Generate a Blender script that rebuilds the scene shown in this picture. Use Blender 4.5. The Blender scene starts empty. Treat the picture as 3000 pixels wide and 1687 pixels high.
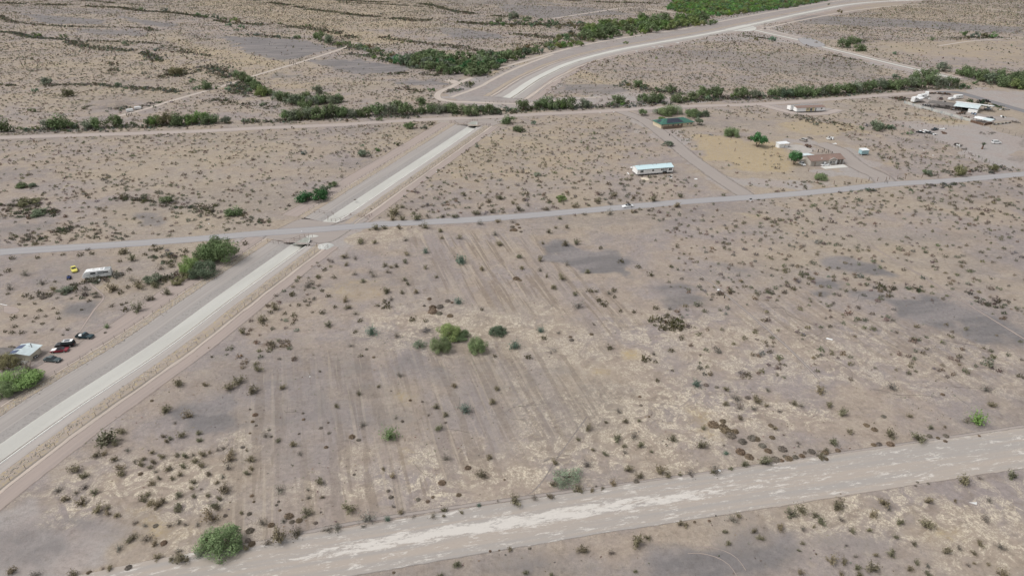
import bpy, math, random
import numpy as np
from mathutils import Vector, Matrix

random.seed(7)
rng = np.random.default_rng(11)
D = bpy.data
scene = bpy.context.scene
COL = scene.collection

# ------------------------------------------------------------------ camera, sky, sun, exposure
CAM_H = 105.0
F_PX = 2000.0            # focal length on the 3000 px wide photograph
HORIZON = -185.0         # row of the horizon, above the frame
PITCH = math.atan((843.5 - HORIZON) / F_PX)
cam = D.cameras.new('camera')
cam.lens = 36.0 * F_PX / 3000.0
cam.sensor_width = 36.0
cam.clip_start = 0.5
cam.clip_end = 20000.0
cam_ob = D.objects.new('camera', cam)
COL.objects.link(cam_ob)
cam_ob.location = (0, 0, CAM_H)
cam_ob.rotation_euler = (math.radians(90) - PITCH, 0, 0)
scene.camera = cam_ob

SUN_EL, SUN_AZ = math.radians(56), math.radians(-98)     # a veiled sun, high, to the left
world = D.worlds.new('World')
scene.world = world
world.use_nodes = True
wn, wl = world.node_tree.nodes, world.node_tree.links
bg = wn['Background']
sky = wn.new('ShaderNodeTexSky')
sky.sky_type = 'NISHITA'
sky.sun_disc = False
sky.sun_elevation = SUN_EL
sky.sun_rotation = SUN_AZ
sky.dust_density = 4.0
sky.air_density = 1.0
hs = wn.new('ShaderNodeHueSaturation')
hs.inputs['Saturation'].default_value = 0.22
wl.new(sky.outputs[0], hs.inputs['Color'])
wl.new(hs.outputs[0], bg.inputs['Color'])
bg.inputs['Strength'].default_value = 0.15
sun = D.lights.new('sun', 'SUN')
sun.energy = 1.15
sun.angle = math.radians(18)
sun.color = (1.0, 0.965, 0.92)
sun_ob = D.objects.new('sun', sun)
COL.objects.link(sun_ob)
sd = Vector((math.sin(SUN_AZ) * math.cos(SUN_EL), math.cos(SUN_AZ) * math.cos(SUN_EL), math.sin(SUN_EL)))
sun_ob.rotation_euler = sd.to_track_quat('Z', 'Y').to_euler()
scene.view_settings.view_transform = 'Standard'
scene.view_settings.look = 'None'
scene.view_settings.exposure = -0.02
scene.view_settings.gamma = 1.0
scene.view_settings.use_curve_mapping = False
try:
    scene.cycles.max_bounces = 5
    scene.cycles.diffuse_bounces = 3
    scene.cycles.transparent_max_bounces = 12
except Exception:
    pass

# ------------------------------------------------------------------ places: a pixel of the photo -> a point on the land
CP, SP = math.cos(PITCH), math.sin(PITCH)
def P(x, y, z=0.0):
    u = (x - 1500.0) / F_PX
    v = -(y - 843.5) / F_PX
    dx, dy, dz = u, CP + v * SP, -SP + v * CP
    t = (z - CAM_H) / dz
    return Vector((dx * t, dy * t, z))
def PX(p):
    """world -> photo pixel (only used to word labels and to place masks on the land)"""
    x, y, z = p[0], p[1], p[2] - CAM_H
    d = y * CP - z * SP
    return (1500 + F_PX * x / d, 843.5 - F_PX * (y * SP + z * CP) / d)
def span(y):
    """metres per photo pixel across the view at that row"""
    return CAM_H / (CP * (y - HORIZON))
TILES = {}
for _n, _a in dict(TL=(0, 0), TM=(1000, 0), TR=(2000, 0), ML=(0, 562), MM=(1000, 562), MR=(2000, 562)).items():
    TILES[_n] = (_a[0], _a[1], 2.576)
for _n, _a in dict(BL=(0, 1124), BM=(1000, 1124), BR=(2000, 1124)).items():
    TILES[_n] = (_a[0], _a[1], 2.574)
def T(tile, x, y):
    ox, oy, k = TILES[tile]
    return (ox + x / k, oy + y / k)
def TW(tile, pts):
    return [T(tile, *p) for p in pts]

# ------------------------------------------------------------------ numpy noise and regions
def vnoise(x, y, seed=0):
    xi, yi = np.floor(x).astype(np.int64), np.floor(y).astype(np.int64)
    xf, yf = x - xi, y - yi
    xf = xf * xf * (3 - 2 * xf); yf = yf * yf * (3 - 2 * yf)
    def h(a, b):
        n = (a * 374761393 + b * 668265263 + seed * 1442695041) & 0x7fffffff
        n = ((n ^ (n >> 13)) * 1274126177) & 0x7fffffff
        return ((n ^ (n >> 16)) & 0xffff) / 65535.0
    a, b = h(xi, yi), h(xi + 1, yi)
    c, d = h(xi, yi + 1), h(xi + 1, yi + 1)
    return (a * (1 - xf) + b * xf) * (1 - yf) + (c * (1 - xf) + d * xf) * yf
def fbm(x, y, seed=0, o=4):
    s, a, t = 0, 1.0, 0
    for i in range(o):
        s = s + a * vnoise(x * 2 ** i, y * 2 ** i, seed + i * 17); t += a; a *= 0.5
    return s / t
def wpoly(px):
    return np.array([P(*p)[:2] for p in px])
def sdist(X, Y, poly):
    """signed distance to a polygon, + inside"""
    best = np.full(X.shape, 1e9); ins = np.zeros(X.shape, bool)
    n = len(poly)
    for i in range(n):
        ax, ay = poly[i]; bx, by = poly[(i + 1) % n]
        ex, ey = bx - ax, by - ay
        t = np.clip(((X - ax) * ex + (Y - ay) * ey) / (ex * ex + ey * ey + 1e-9), 0, 1)
        best = np.minimum(best, np.hypot(X - ax - t * ex, Y - ay - t * ey))
        if ay != by:
            c = ((ay > Y) != (by > Y)) & (X < (bx - ax) * (Y - ay) / (by - ay) + ax)
            ins ^= c
    return np.where(ins, best, -best)
def ldist(X, Y, line):
    best = np.full(X.shape, 1e9)
    for i in range(len(line) - 1):
        ax, ay = line[i][:2]; bx, by = line[i + 1][:2]
        ex, ey = bx - ax, by - ay
        t = np.clip(((X - ax) * ex + (Y - ay) * ey) / (ex * ex + ey * ey + 1e-9), 0, 1)
        best = np.minimum(best, np.hypot(X - ax - t * ex, Y - ay - t * ey))
    return best
def smooth(line, step=2.0):
    """Catmull-Rom through world points, resampled"""
    p = [np.array(q[:2], float) for q in line]
    p = [2 * p[0] - p[1]] + p + [2 * p[-1] - p[-2]]
    out = []
    for i in range(1, len(p) - 2):
        a, b, c, d = p[i - 1:i + 3]
        n = max(2, int(np.linalg.norm(c - b) / step))
        for k in range(n):
            t = k / n
            out.append(0.5 * ((2 * b) + (-a + c) * t + (2 * a - 5 * b + 4 * c - d) * t * t + (-a + 3 * b - 3 * c + d) * t ** 3))
    out.append(p[-2])
    return np.array(out)

# ------------------------------------------------------------------ materials
MATS = {}
def node_mat(name):
    m = D.materials.new(name); m.use_nodes = True
    nt = m.node_tree
    b = nt.nodes['Principled BSDF']
    b.inputs['Specular IOR Level'].default_value = 0.15
    return m, nt.nodes, nt.links, b
def mat(name, color, rough=0.8, var=0.12, scale=3.0, metal=0.0, spec=0.2, stretch=None, emit=None):
    """plain surface with grain: noise mixes a darker and a lighter tone of the thing's own colour"""
    if name in MATS: return MATS[name]
    m, n, l, b = node_mat(name)
    tc = n.new('ShaderNodeTexCoord'); mp = n.new('ShaderNodeMapping')
    if stretch: mp.inputs['Scale'].default_value = stretch
    nz = n.new('ShaderNodeTexNoise'); nz.inputs['Scale'].default_value = scale; nz.inputs['Detail'].default_value = 5
    l.new(tc.outputs['Object'], mp.inputs['Vector']); l.new(mp.outputs[0], nz.inputs['Vector'])
    r = n.new('ShaderNodeValToRGB')
    r.color_ramp.elements[0].position = 0.3; r.color_ramp.elements[1].position = 0.7
    lo = [max(0, c * (1 - var)) for c in color]; hi = [min(1, c * (1 + var)) for c in color]
    r.color_ramp.elements[0].color = (*lo, 1); r.color_ramp.elements[1].color = (*hi, 1)
    l.new(nz.outputs['Fac'], r.inputs[0]); l.new(r.outputs[0], b.inputs['Base Color'])
    b.inputs['Roughness'].default_value = rough; b.inputs['Metallic'].default_value = metal
    b.inputs['Specular IOR Level'].default_value = spec
    MATS[name] = m
    return m
def foliage_mat():
    m, n, l, b = node_mat('foliage')
    oi = n.new('ShaderNodeObjectInfo')
    at = n.new('ShaderNodeAttribute'); at.attribute_name = 'tint'
    mx = n.new('ShaderNodeMix'); mx.data_type = 'RGBA'; mx.blend_type = 'MULTIPLY'; mx.inputs['Factor'].default_value = 1
    l.new(oi.outputs['Color'], mx.inputs['A']); l.new(at.outputs['Color'], mx.inputs['B'])
    l.new(mx.outputs['Result'], b.inputs['Base Color'])
    b.inputs['Roughness'].default_value = 0.9; b.inputs['Specular IOR Level'].default_value = 0.08
    tr = n.new('ShaderNodeBsdfTranslucent'); l.new(mx.outputs['Result'], tr.inputs['Color'])
    ms = n.new('ShaderNodeMixShader'); ms.inputs[0].default_value = 0.25
    l.new(b.outputs[0], ms.inputs[1]); l.new(tr.outputs[0], ms.inputs[2])
    l.new(ms.outputs[0], n['Material Output'].inputs['Surface'])
    return m
FOL = foliage_mat()

# ------------------------------------------------------------------ mesh building
class MB:
    def __init__(s): s.v = []; s.f = []
    def add(s, v, f):
        o = len(s.v); s.v += [tuple(q) for q in v]; s.f += [tuple(i + o for i in g) for g in f]
        return s
    def box(s, x0, x1, y0, y1, z0, z1):
        v = [(x, y, z) for z in (z0, z1) for y in (y0, y1) for x in (x0, x1)]
        return s.add(v, [(0, 2, 3, 1), (4, 5, 7, 6), (0, 1, 5, 4), (2, 6, 7, 3), (0, 4, 6, 2), (1, 3, 7, 5)])
    def tube(s, pts, r, n=6):
        rs = r if hasattr(r, '__len__') else [r] * len(pts)
        pts = [Vector(p) for p in pts]; o = []
        for i, p in enumerate(pts):
            d = (pts[min(i + 1, len(pts) - 1)] - pts[max(i - 1, 0)]).normalized()
            a = d.cross(Vector((0, 0, 1)) if abs(d.z) < 0.9 else Vector((1, 0, 0))).normalized(); b = d.cross(a)
            o += [p + (a * math.cos(t) + b * math.sin(t)) * rs[i] for t in [2 * math.pi * k / n for k in range(n)]]
        f = []
        for i in range(len(pts) - 1):
            for k in range(n):
                f.append((i * n + k, i * n + (k + 1) % n, (i + 1) * n + (k + 1) % n, (i + 1) * n + k))
        f.append(tuple(range(n - 1, -1, -1))); f.append(tuple(range((len(pts) - 1) * n, len(pts) * n)))
        return s.add(o, f)
    def slab(s, poly, t):
        """a planar polygon given thickness t against its normal"""
        p = [Vector(q) for q in poly]
        nrm = (p[1] - p[0]).cross(p[2] - p[1]).normalized()
        n = len(p)
        v = p + [q - nrm * t for q in p]
        f = [tuple(range(n)), tuple(range(2 * n - 1, n - 1, -1))] + [(i, i + n, (i + 1) % n + n, (i + 1) % n) for i in range(n)]
        return s.add(v, f)
    def loft(s, rings, cap=True):
        n = len(rings[0]); o = [q for r in rings for q in r]; f = []
        for i in range(len(rings) - 1):
            for k in range(n):
                f.append((i * n + k, i * n + (k + 1) % n, (i + 1) * n + (k + 1) % n, (i + 1) * n + k))
        if cap: f.append(tuple(range(n - 1, -1, -1))); f.append(tuple(range((len(rings) - 1) * n, len(rings) * n)))
        return s.add(o, f)
    def mesh(s, name, m=None):
        me = D.meshes.new(name); me.from_pydata(s.v, [], s.f)
        if m: me.materials.append(m)
        return me
    def build(s, name, m, parent=None, bevel=0.0, **kw):
        o = obj(name, s.mesh(name, m), parent, **kw)
        if bevel:
            b = o.modifiers.new('bevel', 'BEVEL'); b.width = bevel; b.segments = 2; b.limit_method = 'ANGLE'
        return o
def obj(name, me, parent=None, loc=None, rz=None, scale=None, label=None):
    o = D.objects.new(name, me); COL.objects.link(o)
    if parent is not None: o.parent = parent
    if loc is not None: o.location = loc
    if rz is not None: o.rotation_euler = (0, 0, rz)
    if scale is not None: o.scale = scale if hasattr(scale, '__len__') else (scale,) * 3
    if label: o['label'] = label
    return o
def tag(o, label, cat, group=None):
    o['label'] = label; o['category'] = cat
    if group: o['group'] = group
    return o
def thing(name, label, cat, loc=(0, 0, 0), rz=0.0, group=None):
    o = D.objects.new(name, None); COL.objects.link(o)
    o.location = loc; o.rotation_euler = (0, 0, rz); o.empty_display_size = 0.5
    return tag(o, label, cat, group)
def kind(o, k):
    o['kind'] = k; return o
def kids(o): return [c for c in D.objects if c.parent == o]
def copy_tree(o, parent=None):
    c = o.copy(); COL.objects.link(c)
    if parent is not None: c.parent = parent
    for ch in o.children: copy_tree(ch, c)
    return c
def np_mesh(name, V, F, tint=None, m=None, smooth_=False):
    me = D.meshes.new(name)
    V = np.asarray(V, np.float32); F = np.asarray(F, np.int32); k = F.shape[1]
    me.vertices.add(len(V)); me.vertices.foreach_set('co', V.ravel())
    me.loops.add(F.size); me.loops.foreach_set('vertex_index', F.ravel())
    me.polygons.add(len(F)); me.polygons.foreach_set('loop_start', np.arange(0, F.size, k, dtype=np.int32))
    if tint is not None:
        a = me.color_attributes.new('tint', 'FLOAT_COLOR', 'POINT')
        c = np.ones((len(V), 4), np.float32); c[:, :3] = tint; a.data.foreach_set('color', c.ravel())
    me.update(calc_edges=True)
    if m: me.materials.append(m)
    return me
# ================================================================== THE LAND
LIP_S = smooth([P(x, y, -0.8) for x, y in [(-520, 1735), (-160, 1475), (0, 1357.6), (220, 1200), (491.9, 1018), (681.5, 876), (790, 797), (899, 718)]], 4)
LIP_N = smooth([P(x, y, -0.8) for x, y in [(981, 655), (1049, 609), (1170, 527), (1298.6, 440), (1400, 371)]], 4)

def normals(line):
    t = np.gradient(line, axis=0); t /= np.linalg.norm(t, axis=1)[:, None]
    return np.stack([t[:, 1], -t[:, 0]], 1)       # to the right of travel
def along(line):
    return np.concatenate([[0], np.cumsum(np.linalg.norm(np.diff(line, axis=0), axis=1))])
def signed_off(X, Y, line):
    """offset right of a line and the distance along it"""
    best = np.full(X.shape, 1e9); off = np.zeros(X.shape); s = np.zeros(X.shape); L = along(line)
    for i in range(len(line) - 1):
        ax, ay = line[i]; bx, by = line[i + 1]; ex, ey = bx - ax, by - ay; q = math.hypot(ex, ey)
        t = ((X - ax) * ex + (Y - ay) * ey) / (q * q); tc = np.clip(t, 0, 1)
        d = np.hypot(X - ax - tc * ex, Y - ay - tc * ey); m = d < best
        best = np.where(m, d, best)
        off = np.where(m, ((X - ax) * ey - (Y - ay) * ex) / q, off)
        s = np.where(m, L[i] + np.clip(t, -50 if i == 0 else 0, 50 if i == len(line) - 2 else 1) * q, s)
    return off, s, L[-1]

# regions of bare desert pavement, dry yellow grass, cream crust ... as outlines on the land
def R(tile, *p): return wpoly(TW(tile, p)) if tile else wpoly(p)
PAVE = [
 (.33, 9, R('TM', (730, 740), (1000, 580), (1350, 450), (1850, 320), (2576, 210), (3400, 0), (4000, -80), (4400, -80), (3400, 100), (2576, 300), (1850, 440), (1500, 640), (1250, 750), (1000, 790))),
 (1.0, 3, R('MM', (1560, 400), (1760, 430), (2010, 480), (2200, 590), (2160, 650), (1950, 610), (1720, 550), (1640, 470))),
 (.7, 3, R('MM', (2340, 730), (2576, 700), (2760, 800), (2700, 880), (2500, 900), (2400, 820))),
 (.7, 3, R('MR', (90, 500), (330, 530), (400, 580), (560, 590), (420, 600), (200, 560))),
 (.9, 3, R('MR', (940, 500), (1250, 500), (1540, 590), (1700, 620), (1640, 650), (1300, 610), (1100, 560))),
 (.95, 4, R('MR', (780, 620), (1100, 680), (1500, 760), (1900, 820), (2250, 920), (2576, 1050), (2576, 1110), (2250, 1080), (1950, 1000), (1600, 880), (1300, 840), (1150, 760))),
 (.35, 5, R('MR', (1400, 330), (1900, 300), (2300, 280), (2400, 340), (1900, 390), (1400, 370))),
 (.8, 3, R('BL', (1400, 90), (1800, 60), (1790, 440), (1500, 380), (1150, 240))),
 (.4, 6, R(None, (350, 1110), (760, 1110), (1000, 1040), (1260, 1080), (1250, 1240), (980, 1300), (830, 1260), (600, 1300), (420, 1300))),
 (.30, 8, R(None, (560, 1000), (1250, 1000), (1900, 1080), (1850, 1300), (1300, 1330), (900, 1450), (600, 1300), (420, 1280))),
 (.5, 4, R('MM', (0, 1300), (600, 1200), (900, 1400), (1300, 1449), (0, 1449))),
 (.85, 3, R('BL', (420, 1010), (760, 960), (1010, 1060), (1000, 1150), (860, 1200), (600, 1140))),
 (.55, 4, R('BL', (0, 1020), (420, 1010), (760, 1180), (700, 1380), (0, 1440))),
 (.8, 3, R('BR', (-260, 1250), (400, 1210), (820, 1120), (830, 1300), (700, 1500), (-260, 1500))),
 (.55, 4, R('BM', (300, 1420), (900, 1330), (1500, 1290), (2576, 1330), (2576, 1500), (0, 1500))),
 (.45, 3, R('BR', (960, 1120), (1600, 1170), (1700, 1260), (1100, 1290))),
 (.8, 3, R('ML', (450, 820), (750, 830), (730, 960), (520, 960))),
 (.5, 4, R('ML', (0, 180), (330, 220), (560, 260), (250, 330), (0, 340))),
 (.7, 3, R('ML', (1000, 160), (1230, 180), (1210, 270), (1050, 250))),
 (.35, 5, R('ML', (0, 480), (640, 470), (900, 480), (860, 540), (620, 700), (0, 700))),
 (.8, 5, R('TL', (150, 100), (760, 150), (800, 190), (300, 180))),
 (.8, 5, R('TL', (900, 120), (1350, 190), (1250, 210), (950, 160))),
 (.45, 5, R('TL', (0, 45), (900, 70), (950, 110), (300, 110), (0, 90))),
 (1.0, 5, R('TL', (1660, 270), (2260, 300), (2520, 370), (2140, 470), (1880, 400))),
 (1.0, 5, R('TM', (-280, 460), (0, 445), (500, 500), (470, 545), (80, 560))),
 (.7, 4, R('TL', (500, 215), (1050, 230), (1150, 280), (700, 260))),
 (.8, 4, R('TL', (1980, 540), (2250, 570), (2200, 620))),
 (.9, 4, R('TM', (380, 610), (680, 600), (850, 640), (500, 650))),
 (.7, 6, R('TM', (1180, 30), (1900, 60), (2250, 110), (1500, 140), (1200, 90))),
 (.5, 6, R('TM', (650, 0), (1500, 0), (1700, 40), (900, 30))),
 (.75, 5, R('TM', (680, 200), (1000, 220), (1300, 290), (850, 300))),
 (.6, 4, R('TM', (1640, 640), (2000, 640), (2250, 690), (1800, 720))),
 (.7, 5, R('TR', (760, 110), (1300, 130), (2000, 170), (2576, 210), (2576, 260), (1700, 210), (900, 180))),
 (.45, 5, R('TR', (0, 380), (900, 400), (1500, 520), (1400, 600), (300, 520))),
]
OCHRE = [
 (.9, 2, R('MM', (2090, 1190), (2200, 1190), (2240, 1250), (2130, 1280))),
 (.8, 2, R('MM', (1920, 1330), (2010, 1340), (2000, 1380), (1900, 1370))),
 (.45, 5, R('MM', (-100, 640), (340, 700), (330, 800), (-100, 830))),
 (.7, 3, R('BL', (820, 830), (980, 840), (1060, 990), (1180, 1020), (1250, 1150), (1150, 1160), (1040, 1010), (860, 930))),
 (.35, 5, R('BL', (400, 820), (1000, 700), (1200, 900), (1600, 1200), (1300, 1280), (1000, 1250), (800, 920))),
 (.7, 3, R('BR', (20, 130), (180, 220), (240, 400), (190, 400), (90, 260))),
 (.5, 4, R('BR', (1800, 1100), (2100, 1080), (2150, 1190), (1850, 1180))),
 (.4, 3, R('BM', (370, 20), (570, 30), (520, 150), (400, 130))),
 (.5, 3, R('BM', (430, 480), (520, 500), (480, 560), (430, 560))),
 (.75, 4, R('TR', (60, 1000), (800, 1080), (900, 1260), (800, 1330), (450, 1290), (150, 1180))),
 (.6, 4, R('TR', (600, 900), (1300, 930), (1500, 1000), (1000, 1020))),
 (.6, 4, R('TR', (1850, 850), (2150, 920), (2050, 960), (1850, 930))),
 (.5, 3, R('TR', (1480, 1210), (1640, 1230), (1560, 1260))),
 (.6, 4, R('TM', (1080, 560), (1400, 440), (1600, 390), (1560, 420), (1300, 500), (1120, 580))),
 (.5, 5, R('TM', (1700, 500), (1850, 520), (2000, 640), (1700, 580))),
 (.45, 6, R('TM', (1200, 1150), (1700, 1160), (2100, 1250), (1400, 1200))),
 (.5, 8, R('TL', (1250, 270), (2200, 480), (2100, 520), (1600, 480), (1300, 330))),
 (.5, 8, R('TL', (900, 380), (1500, 500), (1500, 560), (1000, 450))),
 (.5, 6, R('TL', (1950, 600), (2450, 640), (2400, 690), (2050, 660))),
 (.5, 9, R('TM', (-700, 60), (300, 250), (600, 330), (100, 330), (-500, 180))),
 (.35, 12, R('TM', (-700, 0), (400, 60), (700, 100), (0, 90))),
 (.35, 9, R('TR', (1300, 60), (2576, 60), (2576, 200), (1700, 150))),
 (.4, 6, R('TR', (1400, 310), (2576, 310), (2576, 480), (1700, 400))),
 (.30, 30, R('TL', (-300, 260), (900, 330), (2576, 520), (2400, 720), (1200, 760), (-300, 900))),
 (.42, 40, R('TL', (1300, -60), (3000, -60), (3400, 240), (2200, 220), (1500, 100))),
 (.22, 30, R('TL', (-300, 990), (2576, 900), (2200, 1300), (-300, 1449))),
 (.35, 14, R('TM', (300, 900), (2100, 870), (2300, 1200), (1500, 1400), (0, 1500))),
 (.4, 4, R('ML', (650, 640), (1000, 650), (1050, 740), (750, 760))),
 (.35, 5, R('ML', (0, 750), (300, 760), (400, 850), (0, 850))),
 (.45, 3, R('MR', (740, 240), (850, 240), (860, 270), (750, 270))),
 (.4, 3, R('MR', (1350, 130), (1500, 130), (1500, 160), (1350, 160))),
 (.4, 4, R('MR', (1900, 120), (2200, 170), (2100, 190))),
 (.35, 3, R('MR', (400, 150), (620, 190), (550, 210))),
]
CRUST = [
 (1.0, 5, R('BL', (380, 800), (560, 600), (1200, 560), (1800, 500), (1800, 1060), (2000, 1200), (1500, 1290), (1250, 1290), (1000, 1000), (400, 960))),
 (.9, 5, R('BM', (1300, 0), (2576, -60), (3400, 100), (3700, 250), (2576, 640), (1500, 830), (0, 950), (-120, 1000), (-300, 1200), (-300, 700), (500, 450), (1250, 500))),
 (.7, 5, R('MM', (500, 900), (1300, 900), (2300, 950), (2576, 1300), (2576, 1449), (1800, 1449), (900, 1200), (300, 1180), (100, 900))),
 (1.0, 5, R('BR', (850, 940), (1600, 850), (2576, 700), (2700, 1000), (2600, 1449), (2000, 1449), (1900, 1200), (1000, 1080))),
 (.6, 5, R('MR', (-200, 950), (600, 900), (1500, 1000), (2576, 1200), (2576, 1449), (0, 1449))),
 (.5, 4, R('MM', (80, 250), (700, 260), (500, 400), (80, 400))),
]
PLOW = [
 (1.0, 5, R('MM', (560, 300), (1300, 280), (1800, 520), (2200, 1000), (2150, 1120), (1500, 920), (900, 880), (560, 800))),
 (.8, 5, R(None, (640, 1100), (1000, 1030), (1750, 1010), (1800, 1230), (1500, 1330), (1250, 1450), (1000, 1540), (700, 1540))),
 (.6, 6, R('MR', (600, 700), (1200, 800), (2200, 1150), (2576, 1300), (2400, 1440), (800, 1200), (300, 900))),
]
DUST = [   # graded, greyer earth: yards, canal margins
 (1.0, 3, R('TR', (1600, 920), (2200, 930), (2576, 1050), (2576, 1300), (2450, 1290), (2100, 1150), (1850, 1020))),
 (.8, 3, R('TR', (1750, 780), (2130, 790), (2350, 880), (2500, 930), (2200, 930), (1950, 880), (1700, 800))),
 (.9, 3, R('TR', (920, 1260), (1250, 1270), (1180, 1100), (1000, 1060), (760, 1040), (720, 1120), (1180, 1100), (1500, 1260), (1640, 1350), (1450, 1380), (1250, 1320), (900, 1300))),
 (.8, 3, R('TR', (600, 790), (1100, 770), (1150, 850), (850, 860), (700, 820))),
 (.9, 3, R('TM', (2150, 850), (2380, 960), (2576, 980), (2700, 1100), (2576, 1130), (2300, 1010), (2170, 930))),
 (.9, 5, R('TM', (730, 740), (1000, 580), (1350, 450), (1850, 320), (2576, 210), (3400, 0), (4000, -80), (4400, -80), (3400, 150), (2576, 330), (1850, 470), (1650, 620), (1500, 760), (1000, 790))),
 (.7, 3, R('TM', (2100, 690), (2576, 740), (2800, 770), (2500, 800), (1400, 830), (1000, 820), (1000, 780), (1700, 740))),
 (.8, 5, R('TR', (380, 200), (700, 170), (1000, 330), (1500, 450), (2000, 560), (2150, 620), (1900, 620), (1000, 370), (600, 300), (0, 330), (0, 270))),
 (.9, 3, R(None, (840, 665), (1000, 655), (1110, 655), (1060, 690), (1000, 730), (900, 740), (790, 715), (700, 700))),
 (.9, 3, R(None, (1270, 372), (1300, 350), (1500, 340), (1450, 372), (1430, 400), (1320, 380))),
 (1.0, 9, R(None, (-120, 1540), (0, 1500), (110, 1430), (215, 1480), (330, 1570), (330, 1650), (200, 1720), (-120, 1760))),
 (.9, 6, R(None, (0, 1420), (140, 1330), (330, 1180), (350, 1200), (180, 1370), (20, 1490))),
 (.75, 6, R('TR', (0, 1180), (300, 1330), (640, 1350), (1050, 1380), (1300, 1400), (900, 1449), (400, 1449), (100, 1300))),
 (.7, 4, R('BL', (0, 900), (330, 650), (430, 830), (330, 1000), (0, 1060))),
 (1.0, 3, R('TR', (2060, 680), (2300, 670), (2700, 720), (2700, 840), (2576, 850), (2300, 760))),
]
def mask(X, Y, regs, seed):
    M = np.zeros(X.shape)
    px, py = X, Y
    wob = (fbm(px * .11, py * .11, seed, 4) - .5)
    for s, soft, poly in regs:
        x0, y0 = poly.min(0) - 25; x1, y1 = poly.max(0) + 25
        q = (X > x0) & (X < x1) & (Y > y0) & (Y < y1)
        if not q.any(): continue
        size = max(3.0, min(poly.max(0) - poly.min(0)))
        d = sdist(X[q], Y[q], poly) + wob[q] * min(26.0, size * 0.9)
        M[q] = np.maximum(M[q], s * np.clip(d / soft * .5 + .5, 0, 1))
    return M

# the ground: one sheet, finer near the camera, out past the horizon's haze
Ys = np.concatenate([[-9000, -2500, -600, -150, 0, 30], 45 * np.exp(np.linspace(0, math.log(1650 / 45), 540)), [1750, 1950, 2300, 3000, 4500, 9000]])
Us = np.concatenate([[-60, -20, -6, -2.2, -1.3], np.linspace(-.98, .98, 560), [1.3, 2.2, 6, 20, 60]])
GX = Us[None, :] * np.maximum(Ys, 60)[:, None]; GY = np.repeat(Ys[:, None], len(Us), 1)
GX = np.clip(GX, -12000, 12000) + np.linspace(-1, 1, len(Us))[None, :]
nr, ncg = GX.shape
gX, gY = GX.ravel(), GY.ravel()
hole = np.zeros(gX.shape, bool)
for L in (LIP_S, LIP_N):
    o, s, tot = signed_off(gX, gY, L)
    hole |= (o > -15.6) & (o < 6.6) & (s > -20) & (s < tot - .6)
idx = np.arange(nr * ncg).reshape(nr, ncg)
F = np.stack([idx[:-1, :-1], idx[:-1, 1:], idx[1:, 1:], idx[1:, :-1]], -1).reshape(-1, 4)
F = F[~hole[F].all(1)]
V = np.stack([gX, gY, (fbm(gX * .03, gY * .03, 5, 3) - .5) * .0], 1)
ground_me = np_mesh('ground', V, F)
for nm, chans in (('mask_a', (PAVE, OCHRE, CRUST)), ('mask_b', (PLOW, DUST, None))):
    a = ground_me.color_attributes.new(nm, 'FLOAT_COLOR', 'POINT')
    c = np.zeros((len(V), 4), np.float32); c[:, 3] = 1
    for i, rg in enumerate(chans):
        if rg: c[:, i] = mask(gX, gY, rg, 31 + i * 7)
    a.data.foreach_set('color', c.ravel())
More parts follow.
